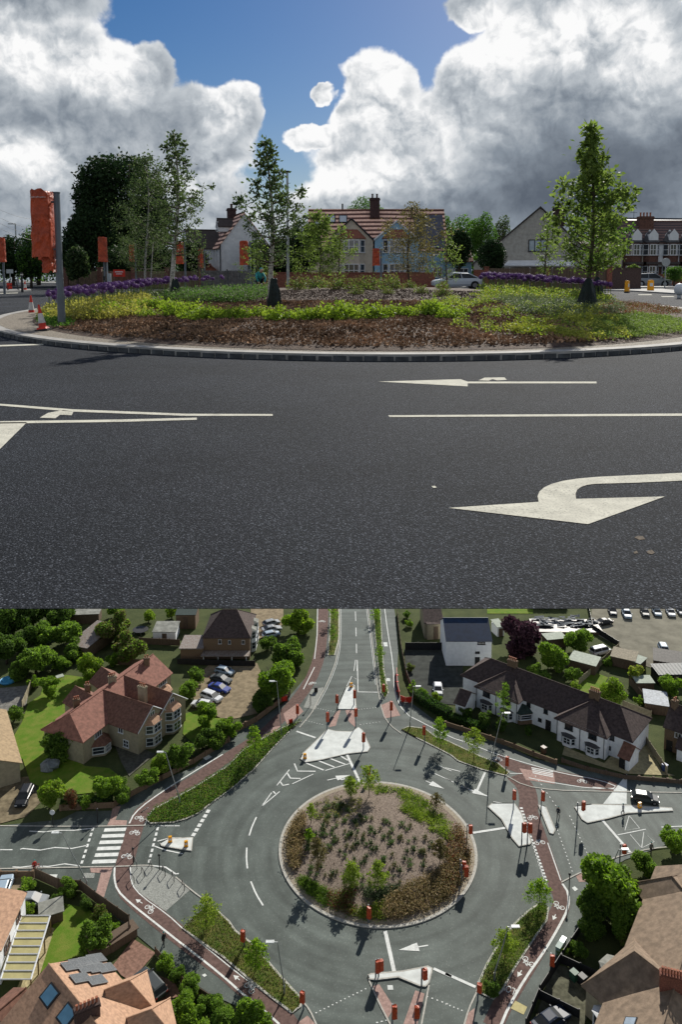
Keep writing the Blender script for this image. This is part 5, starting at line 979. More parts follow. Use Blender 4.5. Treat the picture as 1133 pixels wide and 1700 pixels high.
L(T(b2, (805, 612), (850, 815)), .42); L(T(b2, (1045, 798), (1133, 838)) + T(b3, (0, 795)), .32); L(T(b3, (0, 795), (145, 860)), .32); L(T(b3, (132, 122), (295, 97)), .36); L(T(b3, (752, 62), (885, 215)), .36); L(T(b3, (1035, 95), (1190, 88)), .16); L(T(b3, (825, 132), (960, 105)), .14)
L(T(b3, (880, 40), (860, 110), (930, 100), (880, 40)), .09); L(T(b3, (885, 130), (940, 195), (1000, 165), (950, 118), (940, 195)), .09)
L(T(t7, (190, 785), (150, 875)), .32); L(T(t7, (80, 850), (130, 875), (200, 895)), .12); L(T(t7, (0, 762), (70, 780)), .14); L(T(t7, (0, 812), (40, 832)), .14); L(T(t6, (1075, 780), (1133, 805)), .14); L(T(t6, (1048, 816), (1133, 855)), .14)
L(T(t7, (205, 945), (250, 978)), .3); L(T(t7, (230, 925), (330, 940)), .14); L(T(t7, (308, 789), (368, 790)), .14); L(T(t7, (705, 855), (850, 868)), .14)
for i in range(4): L(T(t7, (412 + i * 2, 762 + i * 8), (516, 782 + i * 8)), .22)
dash(b2(460, 1018), b2(725, 890), 13, .28, .13); dash(b2(1010, 935), b2(1133, 980), 5, .3, .13); dash(b3(0, 940), b3(95, 978), 5, .3, .13); dash(b2(760, 1066), b2(830, 1050), 3, .4, .13)
dash(b3(362, 0), b3(400, 120), 8, .55, .4); dash(b3(400, 120), b3(485, 360), 15, .55, .4); L(T(b3, (400, 130), (480, 370)), .1); L(T(b3, (490, 170), (553, 350)), .14); dash(b3(530, 90), b3(612, 320), 13, .3, .12); dash(b3(595, 40), b3(700, 265), 13, .3, .12)
dash(t7(430, 800), t7(540, 960), 8, .3, .12)
dash(b1(462, 100), b1(400, 290), 7, .6, .3); dash(b1(782, 98), b1(735, 285), 7, .6, .3); dash(b1(1035, 12), b1(950, 150), 6, .68, .5)
for zz in (((145, 118), (218, 122), (288, 114), (370, 114), (460, 104)), ((100, 208), (112, 204), (200, 212), (272, 199), (355, 204), (430, 189)), ((62, 295), (100, 297), (160, 290), (238, 293), (320, 280), (395, 290))): L(T(b1, *zz), .16)
L(T(b1, (0, 210), (62, 210)), .16); L(T(b1, (785, 92), (890, 92)), .14); L(T(b1, (780, 168), (840, 152), (935, 152)), .16); L(T(b1, (765, 192), (820, 212), (905, 230)), .16); L(T(b1, (750, 288), (820, 296), (870, 330), (885, 328)), .2)
for i, (xc, yc, hw) in enumerate(((570, 111, 54), (560, 141, 56), (551, 172, 58), (539, 203, 58), (528, 235, 58), (516, 268, 59))): L(T(b1, (xc - hw, yc + 2), (xc + hw, yc - 2)), .62)
# lane arrows
def arrow(a, b_, w=.16, hw=.55, hl=2.2):
    A_, B_ = B(*a).xy, B(*b_).xy; d = (B_ - A_).normalized(); n = Vector((-d.y, d.x)); c = B_ - d * hl; ml.add([(*(A_ - n * w / 2), ZB + .024), (*(c - n * w / 2), ZB + .024), (*(c + n * w / 2), ZB + .024), (*(A_ + n * w / 2), ZB + .024), (*(c - n * hw), ZB + .0245), (*B_, ZB + .0245), (*(c + n * hw), ZB + .0245)], [(0, 1, 2, 3), (4, 5, 6)])
arrow(b2(1018, 683), b2(872, 706)); L(T(b2, (960, 692), (945, 680), (935, 685)), .25); arrow(t6(518, 850), t6(634, 824)); L(T(t6, (575, 838), (590, 848), (605, 842)), .25); arrow(t6(1005, 853), t6(1098, 893)); L(T(t6, (1040, 868), (1042, 880)), .25); arrow(t7(75, 850), t7(205, 900))
arrow(b1(705, 475), b1(672, 455), .1, .28, .6); arrow(b2(84, 855), b2(52, 830), .1, .28, .6); arrow(b3(528, 512), b3(515, 540), .1, .28, .6); arrow(b3(365, 780), b3(345, 812), .1, .28, .6); L(T(t5, (733, 985), (697, 1012)), .16); L(T(b1, (733, 0), (697, 28)), .16)
struct('road_markings', ml, PAINTB)
cy = MB()
def bikemark(c, ang, s=1.):
    c = B(*c).xy; f = lambda x, y: Vector((c.x + s * (x * math.cos(ang) - y * math.sin(ang)), c.y + s * (x * math.sin(ang) + y * math.cos(ang))))
    for x0 in (-.5, .5): strip(cy, [f(x0 + .3 * math.cos(w * .7), .34 * math.sin(w * .7)) for w in range(10)], .09, .028, 0, True)
    for a, b_ in (((-.5, 0), (-.2, .5)), ((-.2, .5), (.3, .5)), ((.3, .5), (.5, 0)), ((-.2, .5), (0, 0)), ((0, 0), (.3, .5)), ((-.35, .6), (-.05, .6)), ((.3, .5), (.25, .72))): strip(cy, [f(*a), f(*b_)], .09, .029, 0, True)
for c, a in ((b1(690, 57), -.5), (b1(667, 128), -.2), (b1(628, 245), -.2), (b1(738, 505), -.9), (b2(132, 895), -.9), (b3(545, 470), 2.2), (b3(398, 738), 2.2), (b3(452, 170), .2), (b3(418, 52), .2), (t6(492, 65), 0), (t6(444, 372), .5), (t7(655, 828), -.2), (t7(250, 722), -.3)): bikemark(c, a, .85)
struct('cycle_symbols', cy, PAINTB)
c = B(*b3(302, 868)); o = text_obj('SLOW', 1.15, 'painted_word', PAINTB, Matrix.Translation((c.x, c.y, ZB + .026)) @ Matrix.Rotation(R(180 - 28), 4, 'Z'), wide=.62); tag(o, kind='structure')
# --- the island bed
p0, p1 = B(627.5, 1541.5), B(627.5, 1298); IC = Vector((B(627.5, 1419).x, (p0.y + p1.y) / 2)); IR = (p1.y - p0.y) / 2; IC.x = (627.5 - 566.5) / SC(627, 1408)
def disc(r0, z0, r1, z1, n=96):
    mb = MB(); vs = [(IC.x + r * math.cos(2 * math.pi * i / n), IC.y + r * math.sin(2 * math.pi * i / n), ZB + z) for i in range(n) for r, z in ((r0, z0), (r1, z1))]; return mb.add(vs, [(2 * i, (2 * i + 2) % (2 * n), (2 * i + 3) % (2 * n), 2 * i + 1) for i in range(n)])
struct('kerb', disc(IR, 0, IR, .13), KERBB); struct('kerb', disc(IR, .13, IR - .35, .135), KERBB); struct('island_apron', disc(IR - .35, .13, IR - 1.0, .15), mat('apron_paving', (.30, .26, .20), .9, .2, 4, spec=.1))
mb = MB(); vs = [(IC.x, IC.y, ZB + 1.0)]; fs = []
def zb_(x, y): r = math.hypot(x - IC.x, y - IC.y) / (IR - 1.0); return ZB + .14 + .8 * max(0, 1 - r * r)
for k in range(1, 13):
    for i in range(72): w = 2 * math.pi * i / 72; r = (IR - 1.0) * k / 12; x, y = IC.x + r * math.cos(w), IC.y + r * math.sin(w); vs.append((x, y, zb_(x, y) + (rng.uniform(-.03, .03) if k < 12 else 0)))
for i in range(72): fs.append((0, 1 + i, 1 + (i + 1) % 72)); [fs.append((1 + k * 72 + i, 1 + (k + 1) * 72 + i, 1 + (k + 1) * 72 + (i + 1) % 72, 1 + k * 72 + (i + 1) % 72)) for k in range(11)]
struct('planting_bed', mb.add(vs, fs), mat('pale_mulch', (.27, .22, .18), .95, .45, 4, col2=(.17, .135, .11), bump=.06, bscale=14, spec=.1), smooth=True)
def onbed(poly, n, seed):
    rg = random.Random(seed); out = []; k = 0
    while len(out) < n and k < n * 80:
        k += 1; r = (IR - 1.1) * math.sqrt(rg.random()); w = rg.uniform(0, 2 * math.pi); x, y = IC.x + r * math.cos(w), IC.y + r * math.sin(w); z = zb_(x, y)
        if inpoly(*proj(x, y, z), poly): out.append((x, y, z))
    return out
def coverB(name, poly, n, per, r, h, size, m, seed, label, cat, flat=.2, pts=None):
    pts = pts or onbed(poly, n, seed); rg = np.random.default_rng(seed); P = np.repeat(np.array(pts), per, 0); q = rg.uniform(.6, 1.3, len(pts)).repeat(per); off = rg.normal(size=P.shape) * np.array([r, r, 0]) * q[:, None]; off[:, 2] = rg.uniform(.1, 1, len(P)) * h * q
    return tag(leafmesh(name, P + off, size, m, seed, flat=flat), label, cat, None, 'stuff')
coverB('ornamental_grass', T(b2, (830, 440), (960, 370), (1133, 280), (1240, 200), (1200, 430), (1060, 560), (830, 590), (790, 520)), 520, 26, .28, .75, .20, [LEAF['tan'], LEAF['tan'], LEAF['brown']], 201, 'tan seed heads filling the lower right of the circular bed', 'ornamental grass')
coverB('ornamental_grass', T(b3, (0, 200), (60, 60), (110, 200), (110, 330), (60, 430), (0, 520)), 200, 26, .26, .7, .20, [LEAF['tan'], LEAF['brown'], LEAF['red']], 202, 'russet seed heads along the right edge of the circular bed', 'ornamental grass')
coverB('ornamental_grass', T(b2, (360, 20), (410, 50), (400, 200), (370, 310), (310, 300), (285, 210), (300, 100)), 240, 26, .28, .75, .20, [LEAF['tan'], LEAF['tan'], LEAF['brown']], 203, 'tan seed heads along the left edge of the circular bed', 'ornamental grass')
coverB('green_plants', T(b2, (350, 370), (400, 345), (530, 430), (500, 510), (440, 470), (360, 400)), 150, 40, .25, .35, .16, LEAF['grass'], 204, 'bright green carpet at the lower left of the circular bed', 'ground cover')
coverB('lime_plants', T(b2, (870, 0), (960, 0), (1133, 110), (1133, 180), (1060, 130), (960, 60)), 110, 40, .3, .4, .18, LEAF['lime'], 205, 'lime green band across the upper right of the circular bed', 'ground cover')
coverB('lime_plants', T(t6, (750, 880), (830, 875), (930, 900), (1010, 960), (1133, 1060), (1080, 1060), (920, 990), (860, 920), (760, 920)), 150, 34, .3, .3, .18, [LEAF['lime'], LEAF['grass']], 206, 'lime green plants at the top of the circular bed', 'ground cover')
coverB('yellow_plants', T(b2, (640, 520), (720, 500), (800, 470), (800, 560), (720, 590), (650, 560)), 110, 34, .28, .45, .17, [LEAF['yellow'], LEAF['grass']], 207, 'yellow green plants at the bottom of the circular bed', 'ground cover')
coverB('mixed_plants', T(b2, (520, 420), (640, 410), (650, 560), (560, 540)), 110, 30, .28, .5, .17, [LEAF['red'], LEAF['brown'], LEAF['grass']], 208, 'reddish and green plants left of the covered signal on the bed', 'ground cover')
coverB('mixed_plants', T(b2, (700, 410), (880, 380), (820, 460), (720, 470)), 110, 30, .28, .4, .16, [LEAF['dark'], LEAF['grey']], 209, 'dark grey green plants below the two bright young trees', 'ground cover')
coverB('pale_plants', T(t6, (420, 980), (560, 930), (700, 940), (640, 1060), (480, 1060)), 90, 30, .2, .3, .15, [LEAF['straw'], LEAF['grey']], 210, 'pale straw tufts at the upper left of the circular bed', 'ground cover')
coverB('bark_mulch', T(b2, (270, -200), (1300, -200), (1300, 600), (270, 600)), 9000, 1, .05, .03, .12, LEAF['chippale'], 211, 'pinkish bark mulch over the middle of the circular bed', 'bark mulch')
def tuft(sd_, ms):
    rg = np.random.default_rng(sd_); P = rg.normal(size=(90, 3)) * np.array([.16, .16, .0]); P[:, 2] = rg.uniform(.02, .42, 90); return tag(leafmesh('grass_tuft', P, .16, ms, sd_, flat=0), 'small dark green tuft planted in rows in the mulch', 'plant', 'small tufts dotted over the circular bed')
TF = [tuft(1, [LEAF['mid'], LEAF['dark']]), tuft(2, [LEAF['grey'], LEAF['mid']]), tuft(3, [LEAF['brown'], LEAF['grey']])]
pts = onbed(T(b2, (420, 150), (560, 60), (800, 0), (1040, 160), (1040, 260), (870, 400), (600, 420), (420, 330)), 130, 77) + onbed(T(b2, (470, 10), (640, -30), (640, 60), (500, 130)), 22, 78)
for i, p in enumerate(pts): o = TF[i % 3] if i < 3 else TF[i % 3].copy(); (COL.objects.link(o) if i >= 3 else None); o.location = p; s = rng.uniform(.7, 1.35); o.scale = (s, s, s)
# --------------------------------------------------------------- trees and bushes of the lower place
PR = {}
def proto(key, ms, n, leaf, seed, lumps=12):
    if key in PR: return PR[key]
    P = crown_pts(n, 1., seed, lumps, hollow=.5); o = leafmesh('crown', P, leaf, ms, seed); mb = MB(); rg = random.Random(seed); mb.tube([(0, 0, -1.15), (0, 0, -.4), (.05, 0, .3)], [.09, .07, .03], 7)
    for i in range(6): w = rg.uniform(0, 6.3); mb.tube([(0, 0, -.5), (.6 * math.cos(w), .6 * math.sin(w), rg.uniform(-.1, .6))], [.04, .01], 4)
    t = mb.build('trunk', BARK, smooth=True); COL.objects.unlink(o); COL.objects.unlink(t); PR[key] = (o, t); return PR[key]
def bush(label, xy, r, key, name='leafy_bush', cat='bush', sz=.9, group=None):
    """crown centred on a photo pixel, r pixels wide each side"""
    sc = SC(xy[0], xy[1] + r * .6); rm = r / sc; c = B(xy[0], xy[1], rm * sz); e = empty(name, (c.x, c.y, ZB), rng.uniform(0, 6), label, cat, group)
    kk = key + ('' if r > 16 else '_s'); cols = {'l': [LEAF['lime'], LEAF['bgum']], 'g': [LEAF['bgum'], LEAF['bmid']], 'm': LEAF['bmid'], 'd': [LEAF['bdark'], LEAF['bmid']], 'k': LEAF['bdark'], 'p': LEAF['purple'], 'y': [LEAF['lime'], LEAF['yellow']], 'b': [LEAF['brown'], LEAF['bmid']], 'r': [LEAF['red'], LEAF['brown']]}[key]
    n, lf = (9000, .16) if r > 24 else (5200, .17) if r > 16 else (2600, .2); kk = key + str(n); o, t = proto(kk, cols, n, lf, ord(key) + n)
    for q in (o, t): c_ = q.copy(); COL.objects.link(c_); c_.parent = e; c_.scale = (rm, rm, rm * sz); c_.location = (0, 0, rm * sz)
    return e
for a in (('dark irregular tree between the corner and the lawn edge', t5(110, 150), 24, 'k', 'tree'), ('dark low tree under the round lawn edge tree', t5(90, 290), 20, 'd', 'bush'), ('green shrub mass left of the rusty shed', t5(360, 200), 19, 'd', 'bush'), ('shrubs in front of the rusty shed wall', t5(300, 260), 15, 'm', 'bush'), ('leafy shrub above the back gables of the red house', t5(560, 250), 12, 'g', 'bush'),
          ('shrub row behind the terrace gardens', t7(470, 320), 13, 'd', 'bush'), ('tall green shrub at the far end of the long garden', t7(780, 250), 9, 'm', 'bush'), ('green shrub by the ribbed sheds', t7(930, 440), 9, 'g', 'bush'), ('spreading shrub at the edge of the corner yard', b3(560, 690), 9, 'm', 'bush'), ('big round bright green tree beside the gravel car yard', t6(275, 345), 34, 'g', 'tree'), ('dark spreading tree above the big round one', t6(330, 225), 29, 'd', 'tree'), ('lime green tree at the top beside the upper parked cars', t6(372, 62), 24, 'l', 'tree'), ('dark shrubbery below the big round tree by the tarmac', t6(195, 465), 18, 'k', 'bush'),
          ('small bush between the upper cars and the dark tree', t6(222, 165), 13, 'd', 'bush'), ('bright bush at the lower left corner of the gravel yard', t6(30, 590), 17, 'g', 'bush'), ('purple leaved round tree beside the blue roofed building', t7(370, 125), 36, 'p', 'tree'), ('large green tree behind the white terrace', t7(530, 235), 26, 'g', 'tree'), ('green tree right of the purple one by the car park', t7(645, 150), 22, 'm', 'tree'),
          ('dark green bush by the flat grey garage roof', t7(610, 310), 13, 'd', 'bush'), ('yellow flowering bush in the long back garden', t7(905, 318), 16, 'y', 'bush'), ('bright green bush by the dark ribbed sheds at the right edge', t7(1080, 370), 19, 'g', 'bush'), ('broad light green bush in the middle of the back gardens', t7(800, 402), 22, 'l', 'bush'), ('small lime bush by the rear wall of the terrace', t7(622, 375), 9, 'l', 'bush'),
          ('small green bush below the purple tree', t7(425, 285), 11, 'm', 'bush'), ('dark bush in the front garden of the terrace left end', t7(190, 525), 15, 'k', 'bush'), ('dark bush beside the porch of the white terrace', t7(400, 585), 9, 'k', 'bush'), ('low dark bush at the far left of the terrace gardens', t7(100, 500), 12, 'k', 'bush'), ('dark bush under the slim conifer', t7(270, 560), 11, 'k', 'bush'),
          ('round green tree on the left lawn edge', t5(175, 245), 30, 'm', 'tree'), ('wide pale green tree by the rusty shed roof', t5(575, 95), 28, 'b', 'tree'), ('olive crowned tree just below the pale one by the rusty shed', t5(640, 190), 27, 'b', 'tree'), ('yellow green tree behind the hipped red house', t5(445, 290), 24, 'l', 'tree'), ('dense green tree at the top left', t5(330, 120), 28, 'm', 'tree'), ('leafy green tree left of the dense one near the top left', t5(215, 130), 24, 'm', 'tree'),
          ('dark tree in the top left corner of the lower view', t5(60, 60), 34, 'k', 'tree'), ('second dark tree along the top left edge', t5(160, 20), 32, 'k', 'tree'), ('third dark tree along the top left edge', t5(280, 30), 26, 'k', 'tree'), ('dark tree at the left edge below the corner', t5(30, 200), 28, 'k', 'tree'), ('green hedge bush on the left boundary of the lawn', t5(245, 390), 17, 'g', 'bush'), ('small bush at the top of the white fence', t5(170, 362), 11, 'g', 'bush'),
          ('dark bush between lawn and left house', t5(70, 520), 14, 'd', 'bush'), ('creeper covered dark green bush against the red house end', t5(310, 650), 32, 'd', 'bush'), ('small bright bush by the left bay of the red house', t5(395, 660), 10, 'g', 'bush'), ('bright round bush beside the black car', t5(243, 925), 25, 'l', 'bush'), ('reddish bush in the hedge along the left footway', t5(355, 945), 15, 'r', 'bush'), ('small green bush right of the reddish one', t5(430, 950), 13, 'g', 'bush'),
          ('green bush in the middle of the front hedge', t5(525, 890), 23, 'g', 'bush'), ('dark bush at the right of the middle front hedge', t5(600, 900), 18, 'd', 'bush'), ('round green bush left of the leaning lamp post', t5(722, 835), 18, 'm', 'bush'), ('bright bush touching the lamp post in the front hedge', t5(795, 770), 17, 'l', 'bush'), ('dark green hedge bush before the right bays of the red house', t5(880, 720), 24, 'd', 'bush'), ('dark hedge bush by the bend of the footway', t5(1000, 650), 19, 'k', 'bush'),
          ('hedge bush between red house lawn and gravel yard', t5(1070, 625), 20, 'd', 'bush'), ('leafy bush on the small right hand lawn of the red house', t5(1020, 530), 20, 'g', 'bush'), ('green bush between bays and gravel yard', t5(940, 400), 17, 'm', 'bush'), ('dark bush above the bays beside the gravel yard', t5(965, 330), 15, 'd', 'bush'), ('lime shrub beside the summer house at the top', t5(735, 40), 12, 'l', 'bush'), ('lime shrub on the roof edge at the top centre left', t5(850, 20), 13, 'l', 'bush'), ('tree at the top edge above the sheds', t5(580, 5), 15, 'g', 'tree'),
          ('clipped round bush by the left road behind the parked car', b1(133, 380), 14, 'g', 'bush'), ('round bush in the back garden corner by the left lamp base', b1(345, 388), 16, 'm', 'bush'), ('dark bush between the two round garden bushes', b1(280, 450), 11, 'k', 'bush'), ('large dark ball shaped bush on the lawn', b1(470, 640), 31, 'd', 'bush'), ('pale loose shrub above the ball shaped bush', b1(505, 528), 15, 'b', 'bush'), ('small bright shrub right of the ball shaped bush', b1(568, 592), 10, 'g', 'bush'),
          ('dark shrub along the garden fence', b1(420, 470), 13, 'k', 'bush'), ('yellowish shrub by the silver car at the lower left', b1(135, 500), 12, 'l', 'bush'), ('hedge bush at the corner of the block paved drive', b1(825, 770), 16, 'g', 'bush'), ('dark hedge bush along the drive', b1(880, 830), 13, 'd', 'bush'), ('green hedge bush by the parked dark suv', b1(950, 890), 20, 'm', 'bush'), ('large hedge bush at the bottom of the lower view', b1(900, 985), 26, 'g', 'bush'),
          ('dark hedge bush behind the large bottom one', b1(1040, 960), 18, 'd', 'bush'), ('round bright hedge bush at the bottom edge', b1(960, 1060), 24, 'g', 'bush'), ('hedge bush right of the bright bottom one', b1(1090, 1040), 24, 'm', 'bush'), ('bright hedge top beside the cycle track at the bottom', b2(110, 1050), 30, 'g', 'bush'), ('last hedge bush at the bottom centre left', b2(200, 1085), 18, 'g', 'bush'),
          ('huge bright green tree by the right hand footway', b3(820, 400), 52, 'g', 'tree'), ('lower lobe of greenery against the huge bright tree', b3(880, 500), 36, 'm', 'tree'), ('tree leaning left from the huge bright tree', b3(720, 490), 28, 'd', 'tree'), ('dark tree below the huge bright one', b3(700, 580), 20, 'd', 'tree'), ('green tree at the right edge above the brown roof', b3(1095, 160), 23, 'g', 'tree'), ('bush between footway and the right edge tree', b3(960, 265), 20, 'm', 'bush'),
          ('dark bush in the gap beside the brown roof', b3(1000, 330), 15, 'd', 'bush'), ('shrub with red flowers by the brown roof', b3(870, 620), 17, 'b', 'bush'), ('pale dark edged shrub in the walled yard', b3(645, 680), 14, 'd', 'bush'), ('dark shrub at the foot of the lower right verge', b3(220, 865), 15, 'k', 'bush'),
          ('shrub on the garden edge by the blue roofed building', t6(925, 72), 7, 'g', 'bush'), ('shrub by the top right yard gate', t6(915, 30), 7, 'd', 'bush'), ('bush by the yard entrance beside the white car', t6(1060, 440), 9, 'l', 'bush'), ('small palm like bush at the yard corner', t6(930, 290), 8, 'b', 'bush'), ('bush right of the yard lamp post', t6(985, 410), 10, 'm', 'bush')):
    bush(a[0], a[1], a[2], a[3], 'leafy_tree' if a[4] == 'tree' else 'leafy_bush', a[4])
def sapling(label, base, top, rpx, key, seed, n=700, group='young trees in the verges and on the island'):
    p = B(*base); H = HT(base[0], base[1], top); r = rpx / SC(*base)
    if inpoly(base[0], base[1], [(627 + 160 * math.cos(w * .5), 1419 + 118 * math.sin(w * .5)) for w in range(13)]): p.z = zb_(p.x, p.y)
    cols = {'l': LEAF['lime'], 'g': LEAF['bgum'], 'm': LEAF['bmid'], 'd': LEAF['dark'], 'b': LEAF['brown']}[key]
    return tree('young_tree', label, p, H, [(.2, .5 * r), (.45, r), (.75, .8 * r), (1, .2 * r)], .05, 26, n, .21, cols, seed, BARK, bare=.22, spread=.2, group=group)
for i, a in enumerate((('young tree on the long left verge', t6(160, 745), t6(0, 580)[1], 17, 'g'), ('lime young tree at the top of the circular bed, left of its neighbour', t6(635, 945), t6(0, 850)[1], 14, 'l'), ('lime young tree with dark tip at the top centre of the circular bed', t6(722, 945), t6(0, 795)[1], 18, 'l'), ('young tree on the upper right verge behind the covered signal', t6(1075, 690), t6(0, 545)[1], 14, 'g'),
        ('young tree on the upper right verge before the terrace', t7(135, 722), t7(0, 575)[1], 16, 'l'), ('small tree in the right hand planted strip of the north road', t6(778, 280), t6(0, 185)[1], 9, 'm'), ('top tree of the right hand strip of the north road', t6(760, 70), t6(0, 0)[1], 9, 'g'), ('small tree in the left hand strip of the north road', t6(545, 175), t6(0, 85)[1], 8, 'm'), ('top tree of the left hand strip of the north road', t6(548, 70), t6(0, -20)[1], 8, 'g'),
        ('tree beside the lamp post at the yard entrance', t6(945, 440), t6(0, 355)[1], 8, 'm'), ('slim dark conifer before the white terrace', t7(280, 580), t7(0, 355)[1], 13, 'm'), ('bright young tree beside the cycle stands', b1(1025, 610), b1(0, 455)[1], 24, 'l'), ('young tree midway down the lower left verge', b2(165, 815), b2(0, 655)[1], 19, 'g'),
        ('young tree at the upper left rim of the circular bed', b2(440, 90), b2(0, -5)[1], 9, 'l'), ('loose olive tree in the left of the circular bed', b2(470, 330), b2(0, 170)[1], 19, 'b'), ('bright young tree low on the circular bed, left of the pair', b2(645, 420), b2(0, 300)[1], 17, 'l'), ('bright young tree low on the circular bed, right of the pair', b2(770, 430), b2(0, 290)[1], 17, 'l'),
        ('small tree by the left rim of the circular bed', b2(430, 200), b2(0, 125)[1], 9, 'g'), ('loose tree at the right shoulder of the circular bed', t6(1060, 1000), t6(0, 925)[1], 12, 'b'), ('young tree at the top of the lower right verge', b3(450, 490), b3(0, 345)[1], 22, 'g'), ('bushy young tree in the middle of the lower right verge', b3(285, 730), b3(0, 590)[1], 22, 'l'), ('thin tree on the right of the circular bed', b2(1075, 290), b2(0, 180)[1], 14, 'b'))):
    sapling(a[0], a[1], a[2], a[3], a[4], 300 + i, 1900 if a[3] > 12 else 700)
# verge growth
def vergegrass(poly, n, size, ms, seed, label, h=.35):
    W_ = [B(*p) for p in poly]; rg = random.Random(seed); P = []; x0, x1 = min(p.x for p in W_), max(p.x for p in W_); y0, y1 = min(p.y for p in W_), max(p.y for p in W_); Q = [(p.x, p.y) for p in W_]; k = 0
    while len(P) < n and k < n * 30:
        k += 1; x, y = rg.uniform(x0, x1), rg.uniform(y0, y1)
        if inpoly(x, y, Q): P.append((x, y, ZB + .08 + rg.uniform(0, h)))
    tag(leafmesh('verge_grass', P, size, ms, seed, flat=0), label, 'grass', None, 'stuff')
vergegrass(verges[0], 9000, .22, [LEAF['grass'], LEAF['mid']], 401, 'long tufted grass and wildflowers on the left verge', .5); vergegrass(verges[1], 4500, .15, [LEAF['grass'], LEAF['brown']], 402, 'short grass of the lower left verge', .15); vergegrass(verges[2], 3500, .15, [LEAF['grass'], LEAF['gum']], 403, 'short grass of the lower right verge', .2); vergegrass(verges[3], 2500, .14, [LEAF['brown'], LEAF['grass']], 404, 'dry grass of the upper right verge', .12); vergegrass(verges[4], 2600, .24, [LEAF['gum'], LEAF['mid']], 405, 'planting in the right hand strip of the north road', .7); vergegrass(verges[5], 900, .22, [LEAF['gum'], LEAF['brown']], 406, 'planting in the left hand strip of the north road', .5)
# --------------------------------------------------------------- covered signals of the lower place
SIG = [(t6(570, 500), t6(572, 442), 1, 36, 'on the left kerb of the narrow island of the north road'), (t6(517, 603), t6(515, 530), 1, 42, 'at the left corner of the wide pale island'), (t6(697, 700), t6(691, 630), 0, 40, 'at the right tip of the wide pale island'), (t6(658, 590), t6(656, 508), 1, 36, 'at the right side above the wide pale island'), (t6(650, 480), t6(653, 418), 1, 36, 'at the right top of the narrow island'),
       (t6(797, 430), t6(795, 390), 1, 34, 'on the right hand strip where the north road ends'), (t6(833, 555), t6(835, 475), 0, 40, 'on the right corner pavement beside the red barriers'), (t6(370, 540), t6(373, 492), 1, 40, 'on the pink paving of the left corner'), (t6(1000, 672), t6(996, 596), 0, 40, 'on the upper right verge beside a young tree'), (t6(722, 850), t6(728, 795), 0, 36, 'at the top rim of the circular bed'),
       (t7(290, 782), t7(300, 722), 0, 42, 'at the right end of the upper right verge'), (t7(325, 965), t7(335, 882), 1, 42, 'at the top left of the island beside the red crossing'), (t7(458, 975), t7(476, 886), 0, 42, 'on the far side of the red crossing'), (b3(630, 90), t7(677, 945), 0, 40, 'at the left end of the far right island'), (b3(365, 182), b3(377, 90), 1, 42, 'at the foot of the island beside the red crossing, left of a pair'), (b3(392, 180), b3(404, 92), 1, 44, 'at the foot of the island beside the red crossing, right of a pair'),
       (b3(835, 262), b3(860, 192), 1, 40, 'by the lamp post above the huge bright tree'), (b3(103, 175), b3(126, 102), 0, 38, 'at the right rim of the circular bed near the white line'), (b3(78, 365), b3(112, 300), 0, 46, 'on the lower right of the circular bed, nearer the kerb of two'), (b3(70, 345), b3(100, 272), 1, 36, 'on the lower right of the circular bed, behind its neighbour'), (b3(503, 790), b3(512, 718), 1, 48, 'beside the boxes on the right hand footway'), (b3(155, 925), b3(168, 882), 0, 36, 'at the foot of the lower right verge'),
       (b2(106, 690), b2(108, 634), 1, 48, 'at the top of the lower left verge'), (b2(400, 1000), b2(404, 960), 1, 46, 'at the lower tip of the lower left verge'), (b2(722, 575), b2(740, 505), 0, 50, 'at the bottom rim of the circular bed'), (b2(758, 845), b2(765, 808), 0, 52, 'at the left corner of the lowest pale island, nearer of a pair'), (b2(772, 842), b2(784, 785), 1, 46, 'at the left corner of the lowest pale island, behind its neighbour'),
       (b2(985, 888), b2(1005, 814), 0, 46, 'at the right corner of the lowest pale island'), (b2(840, 1070), b2(852, 1018), 1, 56, 'on the lower of the two pink strips at the bottom, left one'), (b2(955, 1072), b2(961, 1018), 1, 50, 'on the pink strip at the bottom, right one')]
for i, (bs, bg, kd, hh, lb) in enumerate(SIG):
    vs_ = VS(*bs); sc = SC(*bs); p = B(*bs); top = bg[1] - hh / 2.95 / 2; z1 = max(HT(bs[0], bs[1], top), 2.2); z0 = z1 - hh / 2.95 / vs_ * 1.05; p.z = ZB
    if math.hypot(p.x - IC.x, p.y - IC.y) < IR - 1: p.z = zb_(p.x, p.y)
    signal('covered signal ' + lb, p, z0, z1, .50, 0, .07, off=(bg[0] - bs[0]) / sc * .6, bd=.38, rz=(i * 1.1) % 1.2 - .6, group='orange covered signals round the lower roundabout', seed=500 + i)
